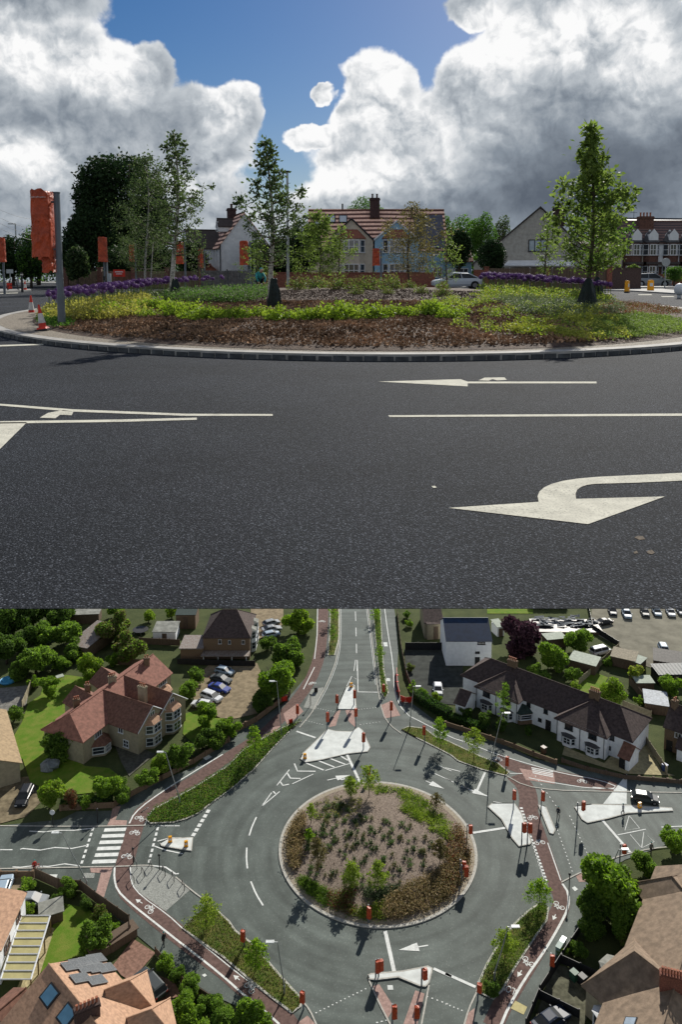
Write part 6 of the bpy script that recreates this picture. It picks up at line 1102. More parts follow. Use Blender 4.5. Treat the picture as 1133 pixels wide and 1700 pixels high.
# --------------------------------------------------------------- lamp posts, bollards, stands, barriers
def lampB(label, base, head):
    p = B(*base); h = HT(base[0], base[1], head[1]); dx = (head[0] - base[0]) / SC(*base); e = empty('street_lamp', p, 0, label, 'street lamp', 'tall lamp posts round the lower roundabout'); s = 1 if dx > 0 else -1
    mb = MB(); mb.tube([(0, 0, 0), (0, 0, 1.0)], .1, 10); mb.tube([(0, 0, 1.0), (dx * .5, 0, h * .6), (dx * .9, 0, h)], [.075, .065, .045], 10); mb.build('pole', STEEL, e)
    mb = MB(); mb.tube([(dx * .9, 0, h - .05), (dx * .9 + s * .4, 0, h)], .04, 6); mb.box((dx * .9 + s * .75, 0, h + .02), (.85, .34, .1)); mb.build('lamp_head', mat('pale_lamp_head', (.55, .58, .58), .4), e)
for a in (('lamp post before the big round tree by the gravel yard', t6(290, 625), t6(268, 360)), ('lamp post by the red barriers on the right corner', t6(928, 590), t6(945, 385)), ('tall lamp post before the white terrace', t7(218, 748), t7(272, 500)), ('lamp post among the hedge of the red house on the left verge', t5(890, 972), t5(820, 710)), ('lamp post at the garden fence by the zebra crossing', b1(430, 402), b1(305, 125)),
          ('lamp post on the lower left verge', b2(305, 925), b2(270, 665)), ('lamp post on the lower right verge', b3(235, 832), b3(300, 570)), ('lamp post behind the huge bright tree', b3(775, 345), b3(830, 200))): lampB(*a)
def bollB(label, base, h=.95):
    e = empty('traffic_bollard', B(*base), .3, label, 'bollard', 'yellow bollards of the lower roundabout'); mb = MB(); mb.box((0, 0, .55), (.5, .3, .75), top=.85); mb.build('body', YEL, e); mb = MB(); mb.box((0, 0, .12), (.52, .32, .1)); mb.build('base', DARK, e); mb = MB(); mb.box((0, -.15, .6), (.26, .03, .26)); mb.build('reflector', WHITE, e)
for a in (('yellow bollard at the tip of the narrow island of the north road', t6(637, 392)), ('yellow bollard at the left tip of the wide pale island', t6(407, 746)), ('yellow bollard nearer the zebra crossing on the small left island', b1(843, 176)), ('yellow bollard at the blunt end of the small left island', b1(922, 198)), ('yellow bollard on the far right island', t7(930, 958))): bollB(*a)
st = None
for i, (a, b_) in enumerate((((664, 268), (678, 305)), ((742, 285), (752, 310)), ((805, 312), (818, 340)), ((852, 342), (862, 370)), ((902, 384), (914, 412)), ((652, 352), (664, 376)), ((702, 320), (714, 346)))):
    A_, B_ = B(*b1(*a)), B(*b1(*b_)); e = empty('cycle_stand', A_, 0, ('cycle stand nearest the cycle track at the back', 'second cycle stand from the track in the back row', 'middle cycle stand of the back row', 'fourth cycle stand of the back row', 'last cycle stand at the right end of the setts', 'front cycle stand nearest the track bend', 'second cycle stand of the front pair')[i], 'cycle stand', 'cycle stands on the grey setts')
    d = B_ - A_; mb = MB(); mb.tube([(0, 0, 0), (0, 0, .65), d * .12 + Vector((0, 0, .75)), d * .88 + Vector((0, 0, .75)), d + Vector((0, 0, .65)), d], .045, 8); mb.build('hoop', DARK, e)
for k, lb in enumerate(('red barrier panel run beside the yard entrance, straight part', 'red barrier panel run beside the yard entrance, curved foot')):
    pts = [[t6(862, 315), t6(862, 380), t6(876, 440)], [t6(880, 455), t6(905, 465), t6(942, 462)]][k]; P = [B(*q) for q in pts]; e = empty('barrier', P[0], 0, lb, 'barrier', 'red barriers by the yard entrance')
    for a, b_ in zip(P, P[1:]):
        d = b_ - a; n = max(1, int(d.length / 2)); 
        for i in range(n): c = a + d * (i + .5) / n - P[0]; mb = MB(); ang = math.atan2(d.y, d.x); mb.box(c + Vector((0, 0, .5)), (d.length / n * .95, .06, .9), ang); mb.box(c + Vector((0, 0, .06)), (.3, .6, .08), ang); mb.build('panel', CRED, e)
for lb, xy, r in (('red temporary sign lying by the dark shrubbery', t6(305, 462), .8), ('small red sign board at the top of the left verge', t6(337, 575), .5)):
    e = empty('road_works_sign', B(*xy), .4, lb, 'road sign'); mb = MB(); mb.box((0, 0, .55), (r * 1.3, .06, .8)); mb.box((r * .6, .2, .35), (.06, .7, .7)); mb.build('board', CRED, e); mb = MB(); [mb.tube([(s * r * .5, -.3, 0), (s * r * .5, 0, .9)], .03, 5) for s in (-1, 1)]; mb.build('frame', DARK, e)
for lb, xy, top in (('tall thin pole at the left end of the pair on the right footway', b3(592, 412), b3(0, 325)[1]), ('tall banded pole beside the pink paving on the right', b3(697, 402), b3(0, 240)[1]), ('beacon pole at the upper end of the zebra crossing', b1(483, 78), b1(0, 15)[1]), ('beacon pole standing where the cycle track meets the zebra crossing', b1(660, 275), b1(0, 225)[1]), ('sign pole with white disc left of the zebra crossing', b1(262, 88), b1(0, 20)[1]), ('thin pole beside the cycle stands', b1(790, 308), b1(0, 252)[1]), ('signal pole among the pink paving at the left corner', t6(435, 480), t6(0, 435)[1])):
    p = B(*xy); h = max(1.8, HT(xy[0], xy[1], top)); e = empty('signpost', p, 0, lb, 'post'); mb = MB(); mb.tube([(0, 0, 0), (0, 0, h)], .06, 8); mb.build('pole', DARK, e); mb = MB()
    if 'disc' in lb: mb.tube([(0, -.08, h - .1), (0, -.04, h - .1)], .35, 16); mb.build('sign_face', WHITE, e)
    else: mb.lathe((0, 0, h), [(.1, 0), (.16, .1), (.12, .25), (.04, .3)], 10); mb.build('cap', DARK, e)
def cabinet(label, xy, d, m, ang=.5): e = empty('utility_cabinet', B(*xy), ang, label, 'cabinet'); mb = MB(); mb.box((0, 0, d[2] / 2), d); mb.box((0, 0, d[2] + .03), (d[0] + .06, d[1] + .06, .06)); mb.build('body', m, e); mb = MB(); mb.box((0, -d[1] / 2 - .01, d[2] * .5), (d[0] * .8, .03, d[2] * .8)); mb.build('door', m, e)
CABG = mat('cabinet_green', (.14, .22, .20), .5, .1, 2); cabinet('pale green cabinet beside the covered signal on the right footway', b3(545, 695), (.9, .5, .9), CABG, .9); cabinet('grey cabinet above the pale green one on the right footway', b3(562, 668), (.8, .45, .9), STEEL, .9); cabinet('dark box on the left corner pavement by the north road', t6(462, 412), (.6, .4, .8), DARK, .1)
for lb, xy, rz, j, tr in (('pedestrian in dark clothes walking on the lower left footway', b1(812, 682), .8, mat('black_cloth', (.015, .015, .018), .9), mat('charcoal_cloth', (.03, .03, .035), .9)), ('figure in dark jacket standing on the island right of the red crossing', t7(540, 1000), -.6, mat('navy_cloth', (.02, .025, .04), .9), mat('charcoal_cloth', (.03, .03, .035), .9)), ('figure in grey crouched near the right edge road kerb', b3(985, 222), .2, mat('grey_cloth', (.14, .14, .13), .9), mat('charcoal_cloth', (.03, .03, .035), .9)), ('figure in white top on the far right island', t7(850, 985), 1.2, mat('white_cloth', (.5, .5, .5), .9), mat('charcoal_cloth', (.03, .03, .035), .9)), ('figure in red top walking by the left hand road', b1(172, 318), .4, mat('red_cloth', (.4, .03, .02), .9), mat('charcoal_cloth', (.03, .03, .035), .9))):
    person('person', lb, B(*xy), rz, STAND, j, tr, scale=.9)
# --------------------------------------------------------------- houses of the lower place
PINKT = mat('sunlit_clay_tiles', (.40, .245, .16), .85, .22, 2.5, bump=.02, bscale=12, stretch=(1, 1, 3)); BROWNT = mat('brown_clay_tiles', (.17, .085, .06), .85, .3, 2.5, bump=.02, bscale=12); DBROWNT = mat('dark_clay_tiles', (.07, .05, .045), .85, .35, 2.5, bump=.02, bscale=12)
SANDW = mat('sand_render', (.30, .26, .18), .9, .12, 2); WHW = mat('white_wall', (.78, .80, .82), .9, .07, 1.5); BRW = mat('brown_brick_wall', (.16, .11, .07), .9, .25, 7); GRND = mat('grey_felt_roof', (.22, .225, .20), .9, .3, 1.2); CORR = mat('corrugated_sheet', (.24, .23, .22), .6, .45, 1.5, stretch=(6, 1, 1), col2=(.14, .09, .06)); NAVYR = mat('navy_roof_sheet', (.012, .03, .07), .5, .2, 1); SOLAR = mat('solar_cells', (.07, .08, .09), .6, .3, 6, spec=.25)
class FR:
    def __init__(s, c, ang, L, W): s.c = c; s.a = ang; s.L = L; s.W = W
    def pt(s, side, u, z, out=.03):
        x, y, ea = {'f': (u, -s.W / 2 - out, 0), 'b': (u, s.W / 2 + out, math.pi), 'r': (s.L / 2 + out, u, math.pi / 2), 'l': (-s.L / 2 - out, u, -math.pi / 2)}[side]
        return Vector((s.c[0] + x * math.cos(s.a) - y * math.sin(s.a), s.c[1] + x * math.sin(s.a) + y * math.cos(s.a), z)), s.a + ea
def house(label, xy, name='house', cat='house'): p = B(*xy); return empty(name, (p.x, p.y, ZB), 0, label, cat)
def wB(e, r0, r1, zr, ze, Wd, wm, rm, hip=(0, 0), over=.35, **k):
    a = B(*r0, zr).xy; b_ = B(*r1, zr).xy; ang = math.atan2(b_.y - a.y, b_.x - a.x); L_ = (b_ - a).length + hip[0] + hip[1]; d = (b_ - a).normalized(); c = (a + b_) / 2 + d * (hip[1] - hip[0]) / 2; c = Vector((c.x - e.location.x, c.y - e.location.y))
    wing(e, c, ang, L_, Wd, 0, ze, zr, wm, rm, hip=hip, over=over, **k); return FR(c, ang, L_, Wd)
def win(e, fr, side, u, z, w, h, nx=2, ny=1, fm=None): p, a = fr.pt(side, u, z); return window(e, p, a, w, h, nx, ny, fm)
def door(e, fr, side, u, m, w=.9, h=1.7): p, a = fr.pt(side, u, h / 2); o = box_part(e, 'door', p, (w, .1, h), a, m); q, _ = fr.pt(side, u + w * .35, h / 2, .1); box_part(o, 'handle', q, (.04, .06, .1), a, STEEL)
def bayB(e, fr, side, u, w, dp, z1, wm, rm, wins=1, roof=.5, sill=.6, nx=4, top=.15): p, a = fr.pt(side, u, 0, 0); return bay(e, (p.x, p.y), a, w, dp, 0, z1, wm, rm, wins=wins, roof=roof, nx=nx, sill=sill, top=top)
def chB(e, px_, z0, z1, m=None, w=1.1, pots=3, ang=.5): p = B(*px_, z1); return chimney(e, (p.x - e.location.x, p.y - e.location.y), ang, w, .7, z0, z1, m or BRW, pots)
# red tiled pair with crossing gables
e = house('large red tiled pair of houses with two gabled wings and stacked bay windows', t5(560, 700))
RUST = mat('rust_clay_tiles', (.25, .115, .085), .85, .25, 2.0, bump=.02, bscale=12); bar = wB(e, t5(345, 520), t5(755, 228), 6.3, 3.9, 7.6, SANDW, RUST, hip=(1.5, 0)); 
wa = wB(e, t5(510, 402), t5(752, 482), 6.25, 3.9, 6.4, SANDW, BROWNT); wc = wB(e, t5(612, 332), t5(850, 420), 6.2, 3.9, 6.2, SANDW, BROWNT)  # wings in darker tiles than the bar: backlit shade put into the colour
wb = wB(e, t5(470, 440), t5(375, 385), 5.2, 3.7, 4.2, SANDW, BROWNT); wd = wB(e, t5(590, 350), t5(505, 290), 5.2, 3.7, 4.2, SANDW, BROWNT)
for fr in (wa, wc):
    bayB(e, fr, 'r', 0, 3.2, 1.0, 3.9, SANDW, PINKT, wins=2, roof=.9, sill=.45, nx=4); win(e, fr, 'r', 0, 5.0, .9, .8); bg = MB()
    for s in (-1, 1): p, _ = fr.pt('r', s * (fr.W / 2 + .3), 3.65, .25); q, _ = fr.pt('r', 0, 6.3, .25); bg.tube([p, q], .07, 4)
    bg.build('bargeboard', UPVC, e)
p, a = wa.pt('f', 2.6, 2.9); win(e, wa, 'f', 1.6, 3.0, 1.0, .9); win(e, wa, 'f', 2.6, 1.1, 1.1, 1.2, 2, 2)
L0 = -bar.L / 2; win(e, bar, 'f', L0 + 7.7, 3.0, 2.0, 1.0, 4); win(e, bar, 'f', L0 + 3.2, 3.0, 1.5, 1.0, 3); bayB(e, bar, 'f', L0 + 3.6, 3.6, 1.5, 1.7, SANDW, BROWNT, sill=.4, roof=.9, nx=6); door(e, bar, 'f', L0 + 7.6, mat('green_door', (.03, .06, .04), .5)); win(e, bar, 'f', L0 + 6.5, 1.1, .7, .9, 1); win(e, bar, 'f', L0 + 8.7, 1.1, .7, .9, 1)
R0 = bar.L / 2; win(e, bar, 'f', R0 - 2.4, 3.1, 2.2, .9, 4); bayB(e, bar, 'f', R0 - 2.2, 3.4, 1.3, 1.7, SANDW, PINKT, sill=.4, roof=.9, nx=5); win(e, bar, 'l', 0, 3.0, 1.2, .9)
chB(e, t5(555, 335), 4.5, 7.2, SANDW, 1.2, 4); chB(e, t5(705, 385), 4.0, 7.4, SANDW, 1.4, 4, -.5); chB(e, t5(378, 450), 4.0, 6.6, BRW, .9, 3); chB(e, t5(725, 245), 4.5, 7.0, BRW, .9, 2); chB(e, t5(432, 378), 4.0, 6.2, BRW, .8, 2)
# white terrace with hipped bays
e = house('long white rendered terrace under dark hipped tile roofs', t7(450, 560)); tr = wB(e, t7(218, 240), t7(838, 465), 6.3, 3.9, 7.6, WHW, DBROWNT, hip=(3.2, 3.2))
u = Vector((math.cos(tr.a), math.sin(tr.a))); nf = Vector((u.y, -u.x)); LB = B(*t7(218, 240), 6.3).xy
def along(pxy, z=6.3): p = B(*pxy, z).xy - Vector((e.location.x, e.location.y)) - tr.c; return p.dot(u)
fronts = []
for px_, wd_ in ((t7(318, 283), 7.6), (t7(712, 430), 7.8)):
    s = along(px_); c = tr.c + u * s + nf * 2.6; Lw = 5.6; wing(e, c, math.atan2(nf.y, nf.x), Lw, wd_, 0, 3.85, 6.15, WHW, DBROWNT, hip=(0, 4.6), over=.35); fronts.append(FR(c, math.atan2(nf.y, nf.x), Lw, wd_))
for fr in fronts:
    for s in (-1.9, 1.9): win(e, fr, 'r', s, 2.95, 1.3, 1.0, 3, 1, DARK); bayB(e, fr, 'r', s, 2.2, .6, 1.65, WHW, mat('slate_roof', (.06, .06, .065)), sill=.45, roof=.25, nx=4)
    for s in (-.1, 3.7, -3.8): mb = MB(); p, _ = fr.pt('r', s, 0, .08); q, _ = fr.pt('r', s, 3.8, .08); mb.tube([p, q], .05, 5); mb.build('downpipe', DARK, e)
for px_, z, w, h in ((t7(400, 460), 3.0, .7, .8), (t7(482, 492), 3.0, .7, .8), (t7(790, 622), 3.0, .9, .9), (t7(440, 545), 1.2, .6, .6), (t7(762, 690), 1.2, .6, .6)): win(e, tr, 'f', along(px_, z) , z, w, h, 2, 1, DARK)
for px_ in (t7(490, 560), t7(730, 690), t7(345, 520), t7(840, 735)): door(e, tr, 'f', along(px_, .9), DARK)
p, a = tr.pt('f', along(t7(350, 530), 1), 0, 0); b_ = bay(e, (p.x, p.y), a, 3.0, 1.6, 0, 1.9, BRW, mat('dark_green_roof', (.03, .05, .045), .8), roof=.9)
lw = wB(e, t7(75, 385), t7(120, 400), 3.6, 2.4, 4, WHW, DBROWNT); win(e, lw, 'f', 0, 1.3, .7, .8); rw = wB(e, t7(860, 640), t7(905, 660), 3.2, 2.1, 3.2, WHW, BROWNT); door(e, rw, 'f', -.3, DARK)
chB(e, t7(322, 248), 5.4, 7.3, BRW, 1.6, 5, tr.a); chB(e, t7(716, 395), 5.4, 7.3, BRW, 1.6, 5, tr.a)
for px_ in (t7(240, 400), ): win(e, fronts[0], 'f', 0, 3, .7, .7)
# white building with navy sheet roof
def boxhouse(label, x0, x1, ybase, yridge, ze, zr, wm, rm, hip=(0, 0), name='house'):
    e = house(label, ((x0 + x1) / 2, ybase), name); yr = B((x0 + x1) / 2, yridge, zr).y; yb = B((x0 + x1) / 2, ybase).y; Wd = 2 * (yr - yb); P0 = B(x0, ybase); P1 = B(x1, ybase); Lw = P1.x - P0.x; c = Vector(((P0.x + P1.x) / 2 - e.location.x, yr - e.location.y)); wing(e, c, 0, Lw, Wd, 0, ze, zr, wm, rm, hip=hip, over=.2); return e, FR(c, 0, Lw, Wd)
e, fr = boxhouse('white building with plain navy roof beside the purple tree', 741, 816, 1105, 1026, 5.0, 7.3, WHW, NAVYR); win(e, fr, 'f', 2.3, 4.4, 1.4, .5, 2, 1, DARK); door(e, fr, 'f', 1.6, DARK); box_part(e, 'vent', (1.6, -fr.W / 2 - .1 + fr.c[1], 2.6), (.8, .2, .4), 0, DARK)
e, fr = boxhouse('brown brick house with dark hipped roof at the top of the lower view', 338, 415, 1094, 1012, 4.4, 7.6, BRW, DBROWNT, hip=(3, 3)); win(e, fr, 'f', -1.2, 3.5, .6, .9, 1, 1); win(e, fr, 'f', .6, 3.4, .5, .8, 1, 1); win(e, fr, 'f', 3.2, 3.4, .6, .8, 1, 1); bayB(e, fr, 'r', -1, 2.6, .8, 4.2, WHW, GRND, wins=2, roof=.4); bayB(e, fr, 'r', 2.4, 2.6, .8, 4.2, WHW, GRND, wins=2, roof=.4)
lt = MB(); lt.box((-6.5, 1.6, 2.6), (4.6, 5.5, .2)); lt.box((-6.5, 1.8, 1.25), (4.2, 5, 2.5), 0, 1); lt.build('flat_roof_extension', [CORR, BRW], e); lt = MB(); lt.box((0, -1.2, 1.7), (9, 2.2, .12)); o = lt.build('veranda_roof', CORR, e)
for x in (-4, -1.3, 1.3, 4): box_part(o, 'post', (x, -2.1, .85), (.12, .12, 1.7), 0, WHITE)
e, fr = boxhouse('dark roofed cottage with a round window at the top of the north road', 705, 735, 1060, 1002, 3.4, 5.4, SANDW, DBROWNT); win(e, fr, 'f', .5, 2.4, .6, .6, 1, 1)
# brick house at the right edge
e = house('brown brick house with hipped dark roof at the right edge', t7(1080, 620)); rb = wB(e, t7(1085, 452), t7(1215, 495), 6.0, 3.9, 6.6, BRW, DBROWNT, hip=(.0, 0)); win(e, rb, 'l', .5, 3.0, .8, .8); win(e, rb, 'l', -1, 1.1, .8, .8); win(e, rb, 'f', 0, 3.0, 1.0, .9); win(e, rb, 'f', 1.8, 1.1, 1.3, 1.0, 3); door(e, rb, 'f', -1.2, DARK); wp = wB(e, t7(1120, 620), t7(1150, 630), 2.9, 2.2, 2.4, WHW, DBROWNT); chB(e, t7(1100, 440), 5, 6.8, BRW, .9, 2)
# large brown roofs at lower right
e = house('large house with broad brown tile roofs and skylights in the lower right corner', b3(1050, 900)); m1 = wB(e, b3(1010, 1150), b3(1270, 270), 6.4, 3.4, 11.0, SANDW, mat('weathered_tiles', (.21, .155, .11), .9, .25, 1.5, bump=.02, bscale=10)); WT = mat('weathered_tiles', (.21, .155, .11))
c1 = wB(e, b3(1100, 840), b3(905, 690), 6.3, 3.4, 8.5, SANDW, WT, hip=(0, 2.4)); c2 = wB(e, b3(1200, 470), b3(1085, 330), 5.4, 3.4, 6.5, SANDW, WT, hip=(0, 2.0))
chB(e, b3(1090, 800), 4.8, 7.6, BRICK, 2.2, 8, -.3)
for q, z in ((b3(1103, 640), 5.2), (b3(885, 1030), 4.8)):
    p = B(*q, z) - Vector((e.location.x, e.location.y, ZB)); k = (6.4 - 3.4) / 5.5; sk = box_part(e, 'skylight', (0, 0, 0), (1.0, 1.2, .12), 0, DARK); sk.matrix_local = Matrix.Translation((p.x, p.y, z + .12)) @ Matrix.Rotation(m1.a, 4, 'Z') @ Matrix.Rotation(-math.atan(k), 4, 'X'); box_part(sk, 'pane', (0, 0, .07), (.8, 1.0, .02), 0, SKYL)
for s, w in ((-6.8, 2.6), (-9.5, 2.0)): bayB(e, m1, 'b', s + 1, w, 1.0, 2.6, WHW, WHITE, roof=.15, sill=.5)
bayB(e, c1, 'r', 0, 2.6, .9, 3.0, WHW, GRND, wins=2, roof=.3, sill=.4)
# pink roofed house with solar panels
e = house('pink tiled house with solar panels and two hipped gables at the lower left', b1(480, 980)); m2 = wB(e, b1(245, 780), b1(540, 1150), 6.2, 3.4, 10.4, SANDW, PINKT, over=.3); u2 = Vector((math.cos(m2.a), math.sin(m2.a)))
k2 = (6.2 - 3.4) / 5.2; slab_rot = Matrix.Rotation(m2.a, 4, 'Z') @ Matrix.Rotation(-math.atan(k2), 4, 'X')
def onslope(q, side=1):   # point of the roof plane under a photo pixel
    z = 4.8
    for _ in range(12): p = B(*q, z) - Vector((e.location.x, e.location.y, ZB)); dd = Vector((p.x, p.y)) - m2.c; yl = -dd.x * u2.y + dd.y * u2.x; z = z * .5 + .5 * (6.2 - abs(yl) * k2)
    return Vector((p.x, p.y, z))
arr = MB(); sol = []
for i, q in enumerate(((355, 790), (400, 850), (392, 775), (430, 800), (440, 765), (480, 800), (478, 752), (525, 800), (480, 860))):
    p = onslope(b1(*q)); o = box_part(e, 'solar_panel', (0, 0, 0), (1.25, 1.9, .06), 0, SOLAR); o.matrix_local = Matrix.Translation(p + Vector((0, 0, .16))) @ slab_rot; g = MB()
    for s in (-1, 1): g.box((s * .625, 0, 0), (.04, 1.9, .08)); g.box((0, s * .95, 0), (1.25, .04, .08))
    for s in range(-2, 3): g.box((s * .22, 0, .032), (.012, 1.86, .01))
    g.build('panel_frame', mat('panel_frame_grey', (.16, .17, .18), .6), o)
for q in ((245, 935), (330, 1035)):
    p = onslope(b1(*q)); o = box_part(e, 'skylight', (0, 0, 0), (1.7, 1.5, .14), 0, DARK); o.matrix_local = Matrix.Translation(p + Vector((0, 0, .1))) @ Matrix.Rotation(m2.a, 4, 'Z') @ Matrix.Rotation(math.atan(k2), 4, 'X'); box_part(o, 'pane', (0, 0, .08), (1.4, 1.2, .02), 0, mat('blue_skylight_glass', (.10, .22, .32), .1, .1, 1, spec=.9))
for q0, q1 in ((b1(530, 900), b1(640, 858)), (b1(640, 1040), b1(750, 1000))): wB(e, q0, q1, 5.2, 3.3, 4.6, SANDW, PINKT, hip=(0, 1.9), over=.3)
chB(e, b1(430, 985), 4.6, 7.0, mat('dark_brick', (.07, .045, .04)), 2.2, 6, .5)
lo = wB(e, b1(-10, 1010), b1(120, 900), 3.6, 2.6, 3.6, SANDW, BROWNT)
# white house with windows, and the glazed canopy beside it
e = house('white walled house with brown framed windows at the lower left edge', b1(20, 700)); P = [B(*b1(*q), 0).xy for q in ((112, 640), (0, 980))]
BF = mat('brown_window_frame', (.10, .06, .04), .6); wl = wB(e, b1(-168, 678), b1(-28, 398), 4.7, 4.0, 6.6, WHW, PINKT, over=.25)
win(e, wl, 'f', 1.5, 3.0, 1.1, .9, 2, 1, BF); win(e, wl, 'f', -1.8, 2.7, 1.5, 1.0, 3, 1, BF)
e = house('glazed lean-to canopy with cream panels and white bars beside the white house', b1(130, 860), 'garden_canopy', 'canopy'); q4 = [B(*b1(*q), 2.1) for q in ((105, 537), (248, 537), (152, 852), (2, 852))]; mb = MB(); V = [p - e.location for p in q4]; mb.add(V + [v - Vector((0, 0, .06)) for v in V], [(3, 2, 1, 0), (4, 5, 6, 7), (0, 1, 5, 4), (1, 2, 6, 5), (2, 3, 7, 6), (3, 0, 4, 7)]); mb.build('roof_sheet', mat('cream_polycarbonate', (.50, .46, .24), .35, .1, .8, trans=.3), e)
mb = MB()
for i in range(9): t = i / 8; mb.tube([V[0].lerp(V[3], t) + Vector((0, 0, .05)), V[1].lerp(V[2], t) + Vector((0, 0, .05))], .07, 5)
mb.tube([V[0], V[3]], .09, 5); mb.tube([V[1], V[2]], .09, 5); mb.build('glazing_bars', UPVC, e)
for t in (.0, .33, .66, 1.): mb = MB(); v = V[1].lerp(V[2], t); mb.tube([(v.x, v.y, 0), v], .08, 6); mb.build('post', mat('garden_timber', (.25, .17, .09), .9), e)
# house at the left edge
e = house('low house with plain brown roof cut by the left edge', t5(20, 640)); wB(e, t5(-120, 480), t5(-60, 740), 5.0, 3.0, 8.2, SANDW, mat('faded_tiles', (.30, .22, .13), .9, .2, 2))
# sheds and outbuildings
def shed(label, xy, w, d, h, ang, rm, wm, pitch=.25, name='shed', ribs=0):
    e = house(label, xy, name, 'shed'); e.rotation_euler.z = ang; mb = MB(); mb.box((0, 0, h / 2), (w, d, h)); mb.build('wall', wm, e); mb = MB(); a, b_ = w / 2 + .15, d / 2 + .15
    mb.add([(-a, -b_, h + .02), (a, -b_, h + .02), (a, b_, h + pitch), (-a, b_, h + pitch), (-a, -b_, h + .1), (a, -b_, h + .1), (a, b_, h + pitch + .08), (-a, b_, h + pitch + .08)], [(3, 2, 1, 0), (4, 5, 6, 7), (0, 1, 5, 4), (1, 2, 6, 5), (2, 3, 7, 6), (3, 0, 4, 7)])
    for i in range(ribs): x = -a + 2 * a * (i + .5) / ribs; mb.add([(x - .04, -b_, h + .16), (x + .04, -b_, h + .16), (x + .04, b_, h + pitch + .14), (x - .04, b_, h + pitch + .14), (x - .04, -b_, h + .1), (x + .04, -b_, h + .1)], [(0, 1, 2, 3), (4, 5, 1, 0)])
    mb.build('roof', rm, e); dr = MB(); dr.box((0, -d / 2 - .03, h * .42), (.9, .06, h * .84)); dr.build('door', TIMBER, e); return e
RIBR = mat('dark_ribbed_sheet', (.06, .055, .05), .7, .3, 2); GRNR = mat('pale_green_roof', (.32, .36, .30), .8, .15, 2)
for a in (('long rusty corrugated shed roof among the trees', t5(460, 190), 4.4, 9, 2.2, -.35, CORR, TIMBER, .8), ('white summer house with grey roof near the top', t5(825, 140), 4.5, 3.8, 1.9, 0, GRND, WHW, .4), ('grey flat roofed garage behind the terrace', t7(665, 285), 4.8, 3.6, 1.8, -.55, GRNR, TIMBER, .1), ('tan roofed shed at the car park corner', t7(855, 265), 4.2, 3.6, 1.8, -.5, mat('tan_roof', (.26, .23, .17), .9), TIMBER, .2),
          ('pale triangular roofed lean-to beside the tan shed', t7(915, 285), 2.4, 2.6, 1.7, -.8, GRNR, TIMBER, .2), ('dark ribbed roofed shed by the car park', t7(1065, 285), 5.0, 4.0, 2.0, -.35, RIBR, TIMBER, .5, 'shed', 9), ('lower ribbed grey shed at the right edge', t7(1085, 345), 6.4, 3.2, 2.0, .05, mat('grey_ribbed_sheet', (.11, .12, .12), .6), DARK, .3, 'shed', 10), ('small pale green roofed shed in the long garden', t7(945, 385), 3.0, 2.2, 1.7, 0, GRNR, TIMBER, .15),
          ('white roofed shed beside the brown brick house', t7(1005, 475), 3.6, 4.2, 1.7, -.3, mat('white_roof_sheet', (.34, .37, .40), .7), TIMBER, .15), ('tiny tiled shed beside the navy roofed building', t7(250, 120), 1.5, 2.6, 2, .3, GRNR, WHW, .4), ('small flat roof near the top left gardens', t5(425, 60), 6, 3, 2, .1, GRND, TIMBER, .2), ('grey roofed workshop at the top beside the brown house', t5(930, 80), 4, 4, 3.0, 0, mat('dark_green_roof', (.03, .05, .045)), BRW, .8),
          ('flat grey outbuilding roof by the tall purple tree', t7(520, 175), 4, 2.4, 1.8, .2, GRNR, TIMBER, .1), ('cream gable outbuilding by the navy roofed building', t6(1045, 130), 3.5, 4, 3.2, .1, DBROWNT, SANDW, 1.0), ('grey flat roof by the garden of the ball shaped bush', b1(255, 545), 2.4, 2.0, 1.2, .4, GRND, TIMBER, .1), ('timber garden store against the garden fence', b1(560, 690), 5.2, 1.2, 1.0, .75, TIMBER, TIMBER, .1)): shed(*a)
mb = MB(); rg = random.Random(5); c0 = B(*t7(575, 80))
for i in range(60): mb.box((rg.uniform(-13, 13), rg.uniform(-4.5, 4.5), rg.uniform(.3, 1.4)), (rg.uniform(.8, 3), rg.uniform(.5, 2), .06), rg.uniform(0, 3), 0, None) if False else mb.add([Vector((x0 + dx, y0 + dy, z0 + rg.uniform(-.25, .25))) for (x0, y0, z0) in [(rg.uniform(-6.2, 6.2), rg.uniform(-2.2, 2.2), rg.uniform(.7, 1.1))] for dx, dy in ((-.8, -.3), (.7, -.4), (.9, .35), (-.7, .3))], [(0, 1, 2, 3)])
tag(mb.build('plastic_sheeting', mat('crumpled_silver_sheet', (.12, .135, .15), .7, .5, 3, spec=.15, bump=.1, bscale=5), loc=(c0.x, c0.y, ZB)), 'crumpled silver sheets strewn over the low roof by the car park', 'plastic sheets', None, 'stuff')
shed('long low building under the silver sheets', t7(575, 95), 13.5, 5.5, .5, -.02, DARK, BRW, .1)
e = empty('covered_heap', B(*t5(250, 790)), .5, 'grey tarpaulin heap on the shaded lawn', 'tarpaulin'); mb = MB(); mb.blob((0, 0, .5), 1.3, 6, .25, n=9, sc=(1, 1, .6)); mb.build('sheet', mat('grey_tarpaulin', (.16, .18, .19), .6), e)
e = empty('paddling_pool', B(*t5(40, 360)), 0, 'round blue paddling pool at the left edge', 'paddling pool'); mb = MB(); mb.lathe((0, 0, 0), [(1.35, 0), (1.45, .25), (1.35, .35), (1.25, .3), (1.2, .2)], 22); mb.build('rim', mat('blue_plastic', (.05, .25, .45), .4), e)
e = empty('trampoline', B(*t5(696, 118)), 0, 'round dark trampoline between the sheds', 'trampoline'); mb = MB(); mb.lathe((0, 0, .6), [(1.6, 0), (1.6, .05), (1.3, .06), (.1, .04)], 20); mb.build('mat', DARK, e); mb = MB(); [mb.tube([(1.5 * math.cos(w), 1.5 * math.sin(w), 0), (1.5 * math.cos(w), 1.5 * math.sin(w), .6)], .05, 5) for w in range(6)]; mb.build('legs', STEEL, e)
